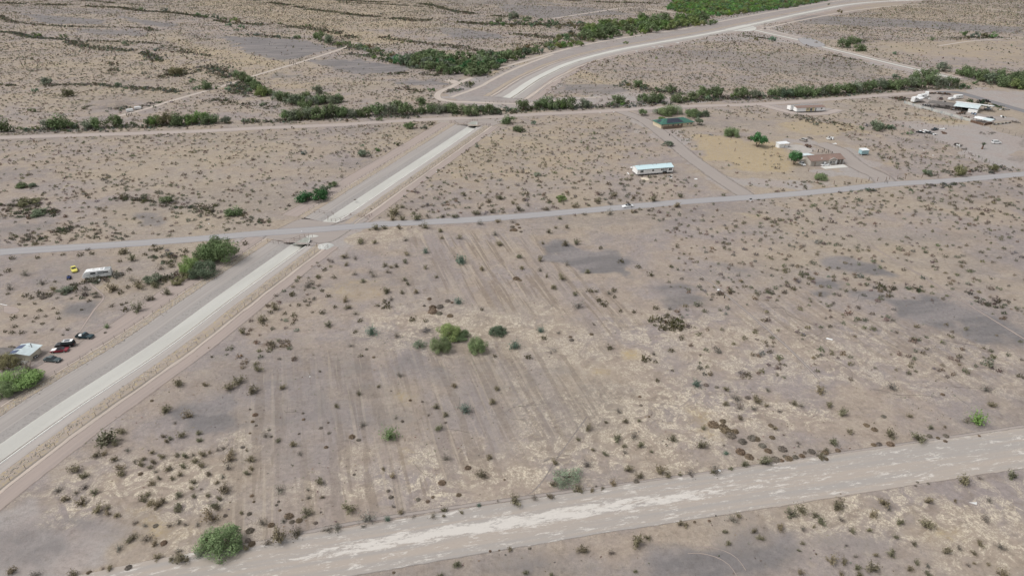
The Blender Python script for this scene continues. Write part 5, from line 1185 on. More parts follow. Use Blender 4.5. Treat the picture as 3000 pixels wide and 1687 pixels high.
def door(t, p, u, n, w=.95, h=2.05, m=TRIM):
    d = MB(); pbox(d, p, u, w, h, n, .06); o = d.build('door', m, t)
    k = MB(); pbox(k, Vector(p) + Vector(u) * (w - .15) + Vector((0, 0, 1)) + Vector(n) * .06, u, .08, .08, n, .05); k.build('handle', STEEL, o); return o
def walls(t, L, W, H, z0, m, gable=0.0, ridge_y=None, front=True, th=.14):
    """four walls; the two ends rise to a gable"""
    ry = W / 2 if ridge_y is None else ridge_y
    if front: MB().box(0, L, 0, th, z0, z0 + H).build('wall', m, t)
    MB().box(0, L, W - th, W, z0, z0 + H).build('wall', m, t)
    for x in (0.0, L - th):
        pts = [(x, th + .002, z0), (x, W - th - .002, z0), (x, W - th - .002, z0 + H), *([(x, ry, z0 + H + gable)] if gable else []), (x, th + .002, z0 + H)]
        MB().slab(pts, th if x == 0 else th).build('wall', m, t) if x == 0 else MB().slab([(q[0] + th, q[1], q[2]) for q in pts][::-1] if False else [(q[0] , q[1], q[2]) for q in pts], th).build('wall', m, t)
def gable_roof(t, L, W, z, rise, m, ov=.35, th=.14, ridge_y=None, name='roof', xa=None, xb=None):
    ry = W / 2 if ridge_y is None else ridge_y
    xa = -ov if xa is None else xa; xb = L + ov if xb is None else xb
    s1 = rise / ry; s2 = rise / (W - ry); mb = MB()
    prof = [(-ov, z - s1 * ov), (ry, z + rise), (W + ov, z - s2 * ov)]
    top = [(x, y, q + th) for x in (xa, xb) for y, q in prof]; bot = [(x, y, q) for x in (xa, xb) for y, q in prof]
    mb.add(top + bot, [(0, 3, 4, 1), (1, 4, 5, 2), (6, 7, 10, 9), (7, 8, 11, 10), (0, 1, 7, 6), (1, 2, 8, 7), (3, 9, 10, 4), (4, 10, 11, 5), (0, 6, 9, 3), (2, 5, 11, 8)])
    r = mb.build(name, m, t)
    rc = MB(); rc.box(xa + .02, xb - .02, ry - .14, ry + .14, z + rise + th - .04, z + rise + th + .05).build('ridge_cap', m, r)
    return r
def seams(parent, pts_a, pts_b, n, m, w=.05, h=.05, name='seam'):
    """raised ribs from edge a to edge b of a metal roof"""
    me = None
    for k in range(n + 1):
        a = Vector(pts_a[0]).lerp(Vector(pts_a[1]), k / n); b = Vector(pts_b[0]).lerp(Vector(pts_b[1]), k / n)
        MB().tube([a, b], w, 4).build(name, m, parent)

# ---- the single-wide home with the pale blue roof
t, L = place('mobile_home', 'long white mobile home with a pale blue metal roof standing alone on piers', 'mobile home', (1867.3, 511.9), (1971, 503.5), .7)
W, H, z0 = 6.2, 2.45, .72
walls(t, L, W, H, z0, WALLW, 1.0, front=False)
a, b = L * .705, L * .84
MB().box(0, a, 0, .14, z0, z0 + H).build('wall', WALLW, t); MB().box(b, L, 0, .14, z0, z0 + H).build('wall', WALLW, t)
MB().box(a, b, 1.4, 1.54, z0, z0 + H).build('wall', WALLW, t)
MB().box(a - .14, a - .002, .142, 1.4, z0, z0 + H).build('wall', WALLW, t); MB().box(b + .002, b + .14, .142, 1.4, z0, z0 + H).build('wall', WALLW, t)
MB().box(0, L, 0, W, z0 - .22, z0 - .004).build('floor_frame', DARK, t)
r = gable_roof(t, L, W, z0 + H, 1.05, ROOFBLUE, ov=.3)
MB().box(-.31, L + .31, -.36, -.305, z0 + H - .14, z0 + H + .02).build('gutter', mat('dark_trim', (.10, .14, .15), .6, .1, 2), t)
for fx in (.10, .48, .58, .88):
    MB().tube([(L * fx, W * .46, z0 + H + .8), (L * fx, W * .46, z0 + H + 1.5)], .14, 8).build('vent_pipe', STEEL, t)
for k in range(12):
    for y in (.6, 3, 5.6): MB().box(L * (k + .5) / 12 - .2, L * (k + .5) / 12 + .2, y - .2, y + .2, 0, z0 - .225).build('pier', CONC, t)
f = (0, -1, 0); u = (1, 0, 0)
for x0, w_, h_ in ((.075, 1.7, 1.25), (.405, 1.1, 1.0), (.65, 1.05, 1.0), (.872, 1.85, 1.25)): window(t, (L * x0, 0, z0 + H - .45 - h_), u, f, w_, h_)
door(t, (a + .25, 1.4, z0 + .02), u, f); door(t, (a + 1.35, 1.4, z0 + .02), u, f, m=WALLW)
MB().box(a + .1, a + .2, .05, .15, z0, z0 + H - .01).build('porch_post', TRIM, t)
for k in range(3): MB().box(a + .3, a + 1.6, -.3 - k * .3, -.02 - k * .3, 0, z0 - .22 * (k + 1)).build('step', WOOD, t)
MB().box(0, .06, .02, W - .02, z0 + H - .02, z0 + H + .02).build('trim_board', mat('dark_trim', (.10, .14, .15)), t)

# ---- green hipped house with a solar array
t, L = place('house', 'beige house with a dark green hipped roof and a black solar array', 'house', (1937.4, 377.2), (2030.3, 369.6))
W, H = 11.0, 2.6
walls(t, L, W, H, 0, WALLB)
o = .7; ri = 2.0; x1, x2 = 4.6, L - 4.6
ev = [(-o, -o, H), (L + o, -o, H), (L + o, W + o, H), (-o, W + o, H)]; rd = [(x1, W / 2, H + ri), (x2, W / 2, H + ri)]
mb = MB(); mb.add(ev + rd + [(p[0], p[1], H - .16) for p in ev], [(0, 1, 5, 4), (2, 3, 4, 5), (3, 0, 4), (1, 2, 5), (9, 8, 7, 6), (0, 6, 7, 1), (1, 7, 8, 2), (2, 8, 9, 3), (3, 9, 6, 0)])
r = mb.build('roof', ROOFGREEN, t)
def on_front(fx, fy):
    """point on the front roof plane, fx 0..1 along, fy 0..1 up"""
    a_ = Vector(ev[0]).lerp(Vector(ev[1]), fx); b_ = Vector(rd[0]).lerp(Vector(rd[1]), fx); q = a_.lerp(b_, fy); q.z += .12; return q
def on_left(fx, fy):
    a_ = Vector(ev[3]).lerp(Vector(ev[0]), fx); q = a_.lerp(Vector(rd[0]), fy); q += Vector((-.05, 0, .12)); return q
for i in range(8):
    for j in range(3):
        x0, x1_ = .16 + i * .068, .16 + i * .068 + .065; y0, y1 = .14 + j * .26, .14 + j * .26 + .25
        MB().slab([on_front(x0, y0), on_front(x1_, y0), on_front(x1_, y1), on_front(x0, y1)], .05).build('solar_panel', SOLARD, t)
for i in range(2):
    for j in range(2):
        x0, y0 = .30 + i * .2, .14 + j * .24
        MB().slab([on_left(x0, y0), on_left(x0 + .19, y0), on_left(x0 + .19 - .02, y0 + .22), on_left(x0 - .0, y0 + .22)], .05).build('solar_panel', SOLARD, t)
for x in (.82, .93): window(t, (L * x - .6, 0, 1.0), u, f, 1.2, 1.05)
for x in (.36, .52): window(t, (L * x - .6, 0, .9), u, f, 1.3, 1.2)
door(t, (L * .62, 0, .02), u, f, m=WOOD)
window(t, (0, 3.6, 1.0), (0, -1, 0), (-1, 0, 0), 1.0, 1.1); door(t, (0, 6.4, .02), (0, -1, 0), (-1, 0, 0), m=RUST); window(t, (0, 9.4, 1.0), (0, -1, 0), (-1, 0, 0), 1.0, 1.1)
for x in (.0, .2, .4, .6): MB().box(L * x + .05, L * x + .2, -.62, -.47, 0, H - .17).build('porch_post', WOOD, t)
for x in (.3, .85): MB().tube([(L * x, W * .52, H + 1.4), (L * x, W * .52, H + 2.3)], .12, 8).build('vent_pipe', TRIM, t)
# its porch fence of upright boards
ft = thing('board_fence', 'brown board fence along the porch of the green-roofed house', 'fence', t.location + Matrix.Rotation(t.rotation_euler.z, 3, 'Z') @ Vector((0, -2.2, 0)), t.rotation_euler.z)
bm_ = MB().box(0, .27, 0, .04, .05, 1.75).mesh('board', WOOD)
for k in range(44): obj('board', bm_, ft, (k * .29, random.uniform(-.01, .01), 0))
MB().box(0, 12.8, .045, .1, .4, .5).build('rail', WOOD, ft); MB().box(0, 12.8, .045, .1, 1.4, 1.5).build('rail', WOOD, ft)

# ---- white double-wide in two halves, not yet joined
t, L = place('manufactured_home', 'white double-wide home in two unjoined halves with a brown shingle roof', 'manufactured home', (2333.6, 328.2), (2416.6, 325.5), .6)
t.rotation_euler.z = math.radians(9.5); W, H, z0 = 4.2, 2.6, .65
MB().box(0, L, 0, .14, z0, z0 + H).build('wall', WALLW, t)
for x in (0, L - .14): MB().slab([(x, .142, z0), (x, W, z0), (x, W, z0 + H + .42), (x, .142, z0 + H - .1)], .14).build('wall', WALLW, t)
MB().box(.15, L - .15, W - .1, W, z0, z0 + H + .4).build('wall', WHITEP, t)
MB().slab([(-.35, -.4, z0 + H - .05), (L + .35, -.4, z0 + H - .05), (L + .35, W, z0 + H + .55), (-.35, W, z0 + H + .55)], .12).build('roof', ROOFBROWN, t)
MB().box(-.3, L + .3, W + .02, W + .12, z0 + H + .2, z0 + H + .85).build('marriage_wall', WHITEP, t)
MB().box(0, L, 0, W, z0 - .25, z0 - .003).build('floor_frame', DARK, t)
x0 = -1.6
MB().slab([(x0, W + 1.0, z0), (x0, W + 5.2, z0), (x0, W + 5.2, z0 + H), (x0, W + 1.0, z0 + H + .95)], .14).build('wall', WALLW, t)
MB().box(x0, L - 1.6, W + 1.0, W + 1.1, z0, z0 + H + .9).build('marriage_wall', WHITEP, t)
MB().box(x0, L - 1.6, W + 5.1, W + 5.2, z0, z0 + H).build('wall', WALLW, t)
MB().slab([(x0 - .3, W + 1.0, z0 + H + 1.05), (L - 1.3, W + 1.0, z0 + H + 1.05), (L - 1.3, W + 5.5, z0 + H - .05), (x0 - .3, W + 5.5, z0 + H - .05)], .12).build('roof', ROOFBROWN, t)
MB().box(x0, L - 1.6, W + 1.0, W + 5.2, z0 - .25, z0 - .003).build('floor_frame', DARK, t)
for k in range(10):
    for y in (.6, 3.6, 6.4, 9): MB().box(L * (k + .5) / 10 - .2, L * (k + .5) / 10 + .2, y - .2, y + .2, 0, z0 - .255).build('pier', CONC, t)
MB().box(L * .33, L * .47, -.03, -.004, z0 + .05, z0 + H - .2).build('bare_sheathing', mat('yellow_sheathing', (.62, .55, .33), .9, .1, 1), t)
MB().box(L * .54, L * .63, -.03, -.004, z0 + .05, z0 + H - .2).build('bare_sheathing', mat('yellow_sheathing', (.62, .55, .33)), t)
window(t, (L * .355, -.03, z0 + .9), u, f, 1.35, 1.1, glass=WOOD); window(t, (L * .47, 0, z0 + .1), u, f, 1.75, 1.95); door(t, (L * .65, 0, z0 + .02), u, f, m=STEEL); window(t, (L * .855, 0, z0 + .9), u, f, 1.15, 1.15)
window(t, (0, 3.3, z0 + .6), (0, -1, 0), (-1, 0, 0), 1.7, 1.4); window(t, (x0, W + 4.3, z0 + .6), (0, -1, 0), (-1, 0, 0), 1.7, 1.4)

# ---- tan house with a brown roof, pergola posts and slab
t, L = place('house', 'tan ranch house with a brown shingle roof and a small porch gable', 'house', (2374.4, 487.4), (2470, 480.4))
W, H = 8.6, 2.75
walls(t, L, W, H, 0, WALLT, 1.35, front=False)
pc = L * .80
MB().box(0, pc, 0, .14, 0, H).build('wall', WALLT, t); MB().box(pc, L, 2.0, 2.14, 0, H).build('wall', WALLT, t); MB().box(pc + .002, pc + .14, .142, 2.0, 0, H).build('wall', WALLT, t)
r = gable_roof(t, L, W, H, 1.5, ROOFBROWN, ov=.45)
for x in (L * .9, L - .15): MB().box(x - .1, x + .1, .0, .2, 0, H - .1).build('porch_post', TRIM, t)
g0, g1 = L * .53, L * .76; gm = (g0 + g1) / 2
MB().slab([(g0, -.32, H - .1), (g1, -.32, H - .1), (gm, -.32, H + 1.0)], -.1).build('gable', WALLT, t)
MB().add([(g0 - .3, -.55, H - .15), (gm, -.55, H + 1.15), (g1 + .3, -.55, H - .15), (g0 - .3, 1.0, H + .1), (gm, 3.2, H + 1.15), (g1 + .3, 1.0, H + .1)], [(0, 1, 4, 3), (1, 2, 5, 4)]).build('porch_roof', ROOFBROWN, t)
for x in (g0 + .1, g1 - .1): MB().box(x - .09, x + .09, -.4, -.22, 0, H - .12).build('porch_post', TRIM, t)
for sgn, xx in ((1, g0 - .3), (-1, g1 + .3)): MB().tube([(xx, -.58, H - .1), (gm, -.58, H + 1.2)], .09, 4).build('barge_board', TRIM, t)
window(t, (L * .575, 0, .55), u, f, 1.2, 1.5, frame=TRIM); window(t, (L * .66, 0, 1.0), u, f, 1.2, 1.0, bars=2); window(t, (L * .365, 0, 1.1), u, f, 1.0, .9); window(t, (L * .86, 2.0, .9), u, f, 1.1, 1.1)
door(t, (L * .745, 0, .02), u, f, m=WHITEP); door(t, (L * .40, 0, .02), u, f, .9, 1.9, m=WHITEP)
window(t, (0, 3.4, .35), (0, -1, 0), (-1, 0, 0), 1.9, 1.9, frame=SAGEB, glass=mat('pale_curtain', (.45, .52, .66), .8, .08, 3))
MB().box(L * .33, L * .33 + .5, .8, 1.3, H + .35, H + .85).build('roof_vent', TRIM, t)
for fx in (.08, .105): MB().box(L * fx, L * fx + .14, -.9, -.76, 0, 2.3).build('timber_post', WOOD, t)
# rear lean-to
MB().slab([(-5.6, W + .4, 2.5), (L * .42, W + .4, 2.9), (L * .36, W + 5.0, 2.7), (-4.2, W + 5.0, 2.4)], .1).build('lean_to_roof', ROOFLIGHT, t)
for x, y in ((-5.2, W + .7), (-4, W + 4.6), (0, W + 4.7), (L * .33, W + 4.7)): MB().box(x - .07, x + .07, y - .07, y + .07, 0, 2.42).build('lean_to_post', POSTW, t)
MB().slab([(-3.6, W - 4.0, .0), (-3.6, W - 4.0, 2.2), (-.3, W - 4.0, 2.6), (-.3, W - 4.0, 0)], .1).build('side_screen', WALLT, t)
for k, (x, y, h) in enumerate([(2380.5, 444, 5), (2396, 447.5, 9), (2397, 446, 8), (2408, 449, 9), (2413.5, 446.5, 11), (2420, 449, 5), (2426, 448.5, 9), (2438, 449, 5)]):
    b_ = P(x, y); hh = h * span(y) / .95
    tag(MB().box(-.14, .14, -.14, .14, 0, hh).build('timber_post', POSTW, None), '%s timber post in the row behind the brown-roofed house, %s from the left' % ('tall' if h > 7 else 'short', ['first', 'second', 'third', 'fourth', 'fifth', 'sixth', 'seventh', 'eighth'][k]), 'post', 'timber posts behind the brown-roofed house').location = b_
    D.objects[-1] if False else None
# ---- sheds
def shed(label, pa, pb, z0, W, H, wm, rm, open_right=False, name='shed', L=None):
    t, L_ = place(name, label, 'shed', pa, pb); L = L or L_
    Lw = L * (.52 if open_right else 1)
    walls(t, Lw, W, H, z0, wm)
    MB().slab([(-.25, -.3, z0 + H + .05), (L + .25, -.3, z0 + H + .05), (L + .25, W + .3, z0 + H + .35), (-.25, W + .3, z0 + H + .35)], .1).build('roof', rm, t)
    if open_right:
        for x, y in ((L, 0), (L, W)): MB().box(x - .06, x + .06, y - .06, y + .06, 0, z0 + H).build('roof_post', STEEL, t)
    return t, L
t, L = shed('small white shed with an open lean-to on its right', (2282, 434.5), (2311, 432), 0, 3.2, 2.3, WHITEP, ROOFWHITE, True)
MB().box(L * .6, L * .95, .3, 1.2, 0, .9).build('workbench', WALLW, t)
t, L = shed('light blue shed raised on posts under a flat white roof', (2523.5, 456), (2543, 455), .7, 3.0, 2.1, BLUET, ROOFWHITE, name='raised_shed')
for x in (.1, L - .1):
    for y in (.1, 2.9): MB().box(x - .09, x + .09, y - .09, y + .09, 0, .7).build('stilt', WHITEP, t)
MB().box(0, L, 0, 3, .58, .698).build('floor_frame', DARK, t)
MB().slab([(0, 2.6, .75), (0, .9, .75), (0, .9, 2.5), (0, 2.6, 2.5)], -.04).build('door', SAGEB, t)

# ---- cabin at the left edge
A0, B0, C0 = P(41, 1055.6), P(91, 1058), P(116, 1041)
t = thing('cabin', 'small cream cabin with a pale metal roof carrying two blue solar arrays', 'cabin', A0, math.atan2(B0.y - A0.y, B0.x - A0.x) + .02)
L = (B0 - A0).length; W, H = 4.4, 2.15
walls(t, L, W, H, 0, CREAMW, front=False)
ry = L * .36
MB().slab([(0, 0, 0), (L, 0, 0), (L, 0, H), (ry, 0, H + .35), (0, 0, H)][::-1], -.14 if False else .14).build('wall', CREAMW, t)
MB().slab([(-.8, -.5, H + .02), (ry, -.5, H + .5), (ry, W + .6, H + .55), (-.8, W + .6, H + .07)], .09).build('roof', ROOFLIGHT, t)
r = MB().slab([(ry, -.5, H + .5), (L + .5, -.5, H - .05), (L + .5, W + .6, H + .0), (ry, W + .6, H + .55)], .09).build('roof', ROOFLIGHT, t)
for k in range(8):
    x = ry + (L + .4 - ry) * (k + .5) / 8; z = H + .5 - .55 * (x - ry) / (L + .5 - ry)
    MB().box(x - .02, x + .02, -.48, W + .55, z + .0, z + .05).build('roof_rib', ROOFLIGHT, r)
for y0, y1 in ((-.2, 1.5), (2.2, 4.2)):
    for k in range(3):
        xa, xb = -.75 + k * .75, -.75 + k * .75 + .7; zz = lambda x: H + .02 + .48 * (x + .8) / (ry + .8) + .13
        MB().slab([(xa, y0, zz(xa)), (xb, y0, zz(xb)), (xb, y1, zz(xb)), (xa, y1, zz(xa))], .04).build('solar_panel', SOLAR, t)
MB().tube([(L * .72, W * .75, H), (L * .72, W * .75, H + 1.5)], .13, 8).build('stove_pipe', STEEL, t)
MB().tube([(L * .55, W * .8, H + .1), (L * .55, W * .8, H + .6)], .07, 8).build('vent_pipe', STEEL, t)
door(t, (L * .52, 0, .03), u, f, .8, 1.85, m=mat('dark_trim', (.1, .14, .15))); window(t, (L * .80, 0, .9), u, f, .5, .6)
MB().slab([(-9, -.8, H - .12), (-.05, -.8, H - .02), (-.05, 3.0, H + .08), (-9, 3.0, H - .02)], .08).build('porch_roof', ROOFGREY, t)
MB().box(-9, -.6, 3.0, 3.06, 0, H - .3).build('porch_screen', DARK, t)
for x in (-8.8, -6, -3, -.5): MB().box(x, x + .1, -.7, -.6, 0, H - .14).build('porch_post', POSTW, t)
MB().box(-.1, L * .85, -1.5, -.05, 0, .16).build('porch_slab', CONC, t)
for k, (x, y) in enumerate(((103, 1049.5), (109, 1045.5))):
    b_ = P(x, y); w_ = thing('trailer_wheel', '%s of the two black wheels with white hubs against the cabin wall' % ('nearer', 'farther')[k], 'wheel', (b_.x, b_.y, .36), math.radians(80), 'spare wheels by the cabin')
    MB().tube([(0, -.11, 0), (0, .11, 0)], .36, 14).build('tyre', TYRE, w_); MB().tube([(0, -.13, 0), (0, .13, 0)], .2, 12).build('hub', WHITEP, w_)
def barrel(label, x, y, r, h, m, cat='barrel', name='barrel'):
    b_ = P(x, y); o = MB().tube([(0, 0, 0), (0, 0, h * .5), (0, 0, h)], [r, r * 1.06, r], 12).build(name, m); o.location = b_; return tag(o, label, cat)
barrel('white plastic drum left of the cabin porch', 36, 1061, .45, .8, WHITEP); barrel('small white tub in front of the cabin', 39, 1067, .4, .45, TRIM, 'tub', 'tub')

# ---- barn and sheds of the scrap yard
t = thing('barn', 'open-sided barn with white, galvanised and rusty grey roof sections', 'barn', P(2775, 322), math.radians(-56))
Lb = 17.5
def bslab(x0, x1, y0, y1, z0_, z1_, m, n=0):
    s_ = MB().slab([(x0, y0, z0_), (x1, y0, z0_), (x1, y1, z1_), (x0, y1, z1_)], .12).build('roof', m, t)
    return s_
t.rotation_euler.z = math.radians(-40)
bslab(3, Lb, 0, 9.5, 3.0, 3.9, ROOFLIGHT); bslab(2, Lb + 7, 9.6, 16.5, 4.1, 3.4, ROOFWHITE)
bslab(-13, 2.9, 1, 7, 2.7, 3.3, ROOFGREY); bslab(-12, 1.9, 8, 12, 3.2, 2.8, ROOFGREY)
for x in (-12.5, -7, -2, 3.2, 8, 13, Lb - .2):
    for y in (.2 if x > 3 else 1.2, 9.4 if x > 3 else 6.8): MB().box(x - .1, x + .1, y - .1, y + .1, 0, 2.95 if y < 5 else 3.15).build('barn_post', POSTW, t)
for x in (5, 12, 19, 24): MB().box(x - .1, x + .1, 16.2, 16.4, 0, 3.3).build('barn_post', POSTW, t)
MB().box(12, Lb, 0, .12, 0, 2.4).build('wall', WALLW, t); MB().box(Lb - .12, Lb, .13, 9, 0, 2.9).build('wall', CREAMW, t); MB().box(3, Lb - .2, 9.2, 9.32, 0, 3.0).build('wall', DARK, t)
for k in range(4): MB().box(Lb, Lb + .05, 1.2 + k * 2, 1.9 + k * 2, .1, 2.4).build('door_panel', mat('grey_trim', (.3, .29, .27), .8, .1, 2), t)
for k in range(9): 
    x = 3.6 + k * 1.6; MB().box(x, x + .06, .1, 9.4, 3.03 + .0, 3.09).build('roof_rib', STEEL, t) if False else None
t, L = place('lean_to', 'low corral lean-to with a white metal roof beside the rusty wood fence', 'shelter', (2848, 355), (2884, 362))
for (xa, xb, m) in ((0, 4.8, ROOFWHITE), (4.85, 10.5, ROOFLIGHT)): MB().slab([(xa, .3, 2.0), (xb, .3, 2.0), (xb, 5.2, 2.6), (xa, 5.2, 2.6)], .08).build('roof', m, t)
for x in (.1, 5, 10.3):
    for y in (.5, 5): MB().box(x - .08, x + .08, y - .08, y + .08, 0, 1.95).build('roof_post', POSTW, t)
ft, L = place('corral_fence', 'rust-brown board corral fence below the lean-to', 'fence', (2842, 358.5), (2882, 369)); bm_ = MB().box(0, .5, 0, .05, .05, 1.6).mesh('board', RUST)
for k in range(int(L / .55)): obj('board', bm_, ft, (k * .55, random.uniform(-.05, .05), random.uniform(-.1, .1)))
ft, L = place('corral_fence', 'rust-brown fence side running right from the lean-to corner', 'fence', (2882, 369), (2907, 364))
for k in range(int(L / .55)): obj('board', bm_, ft, (k * .55, random.uniform(-.05, .05), random.uniform(-.1, .1)))
# the long fence of pale panels
ft, L = place('panel_fence', 'long leaning fence of whitish metal panels along the scrap yard', 'fence', (2647, 303), (2846, 358)); PANELS = [MB().box(0, 1.55, 0, .05, .03, 1.75).mesh('panel', m) for m in (mat('weathered_panel', (.50, .50, .47), .8, .15, .8), mat('grey_panel', (.36, .38, .38), .8, .15, .8))]
for k in range(int(L / 1.62)):
    p_ = obj('panel', PANELS[(k * 7) % 5 == 0], ft, (k * 1.62, random.uniform(-.15, .15), random.uniform(-.15, .12))); p_.rotation_euler = (random.uniform(-.08, .08), 0, random.uniform(-.06, .06))
ft, L = place('debris_wall', 'low grey wall of piled scrap right of the corral', 'wall', (2910, 367), (2965, 361)); bmx = [MB().box(0, random.uniform(.8, 1.6), -.3, .3, 0, random.uniform(.6, 1.3)).mesh('scrap_block', m) for m in (POSTW, STEEL, CONCD)]
for k in range(int(L / 1.1)):
    q = obj('scrap_block', bmx[k % 3], ft, (k * 1.1, random.uniform(-.2, .2), 0)); q.rotation_euler = (0, 0, random.uniform(-.4, .4))
def scrap(label, x, y, w, n, mats_, seed, flat=.5, cat='scrap pile', name='scrap_pile'):
    """heap of loose boards, sheets and boxes"""
    r = random.Random(seed); b_ = P(x, y); t = thing(name, label, cat, b_, r.uniform(0, 3)); s = w * span(y) / 2
    for k in range(n):
        a = r.uniform(0, 6.28); d = s * math.sqrt(r.random()); l_, w_, h_ = r.uniform(.5, 1.9), r.uniform(.2, .8), r.uniform(.06, flat)
        q = MB().box(-l_ / 2, l_ / 2, -w_ / 2, w_ / 2, 0, h_).build('scrap_piece', r.choice(mats_), t); q.location = (math.cos(a) * d, math.sin(a) * d * .5, r.uniform(0, flat * .6)); q.rotation_euler = (r.uniform(-.2, .2), r.uniform(-.2, .2), r.uniform(0, 3.1))
    return t
BR = [RUST, WOOD, POSTW, DARK]; WH = [WHITEP, STEEL, POSTW, DARK, TRIM]
scrap('rusty brown scrap heap at the left end of the pale panel fence', 2635, 290, 44, 46, BR, 1, .9); scrap('long brown brush and timber heap behind the trailers', 2742, 276, 40, 46, BR, 2, 1.0); scrap('second brown timber heap at the top of the scrap yard', 2768, 277, 34, 36, BR, 22, 1.0)
scrap('dark clutter under the front edge of the barn', 2800, 322, 46, 34, BR + [STEEL], 3, 1.2); scrap('clutter of brown pallets before the barn', 2816, 334, 40, 30, BR, 4, .8); scrap('blue and dark odds and ends at the barn corner', 2853, 336, 14, 16, [DARK, SAGEB, STEEL], 5, .8)
scrap('dark scrap beside the trailer awning', 2712, 311, 26, 26, [DARK, STEEL, POSTW], 6, .9); scrap('white and dark junk pile behind the brown-roofed house', 2432, 408, 34, 30, WH, 7, .9); scrap('flat white boards lying behind the brown-roofed house', 2446, 421, 22, 6, [WHITEP], 8, .12)
scrap('brown scrap line right of the tan van', 2368, 430, 30, 30, BR, 9, .7); scrap('grey branches and scrap above the tan van', 2374, 406, 26, 16, [POSTW, DEADW], 10, .4); scrap('broken pale boards by the mobile home steps', 1965, 519, 26, 16, [TRIM, WOOD, DARK], 11, .2)
scrap('junk heap on the wire fence corner in the cleared yard', 2806, 427, 28, 34, [POSTW, DEADW, TRIM, DARK], 12, .8); scrap('thin grey scrap strung along the wire fence', 2824, 438, 22, 14, [POSTW, DARK], 13, .3); scrap('low grey stone row in the cleared yard', 2897, 391, 66, 30, [POSTW, DEADW, CONCD], 14, .3)
scrap('grey machinery scrap right of the barn', 2942, 322, 26, 20, [STEEL, POSTW, WHITEP], 15, .7); scrap('reddish dirt and pipes right of the junk cars', 2764, 390, 30, 18, [RUST], 16, .3); scrap('grey scrap pieces in front of the green-roofed house', 2085, 397, 20, 10, [STEEL, POSTW], 17, .25)
for _i, (_x, _y, _w, _n, _m, _l) in enumerate([(2776, 312, 16, 14, [STEEL, DARK, POSTW], 'dark drums and posts left of the barn roof'), (2830, 347, 26, 16, [POSTW, WOOD], 'broken brown fencing before the corral lean-to'), (2862, 345, 14, 12, [DARK, STEEL, WHITEP], 'mixed scrap behind the corral lean-to'), (2938, 345, 20, 14, [DARK, WHITEP, POSTW], 'white and dark scrap in the right end of the yard'), (2978, 360, 26, 14, [POSTW, DEADW], 'grey scrap at the right edge of the yard'), (2766, 301, 12, 10, [TRIM, DARK], 'pale boxes beside the maroon vehicle'), (2722, 292, 12, 10, [STEEL, TRIM], 'pale clutter at the trailers'), (2728, 318, 20, 16, [DARK, POSTW, STEEL], 'dark tyres and scrap inside the panel fence')]): scrap(_l, _x, _y, _w, _n, _m, 80 + _i, .9)
scrap('green tarpaulins and brush behind the barn', 2880, 300, 56, 34, [mat('green_tarp', (.06, .10, .06), .8, .3, 1), DARK, POSTW], 18, 1.2)

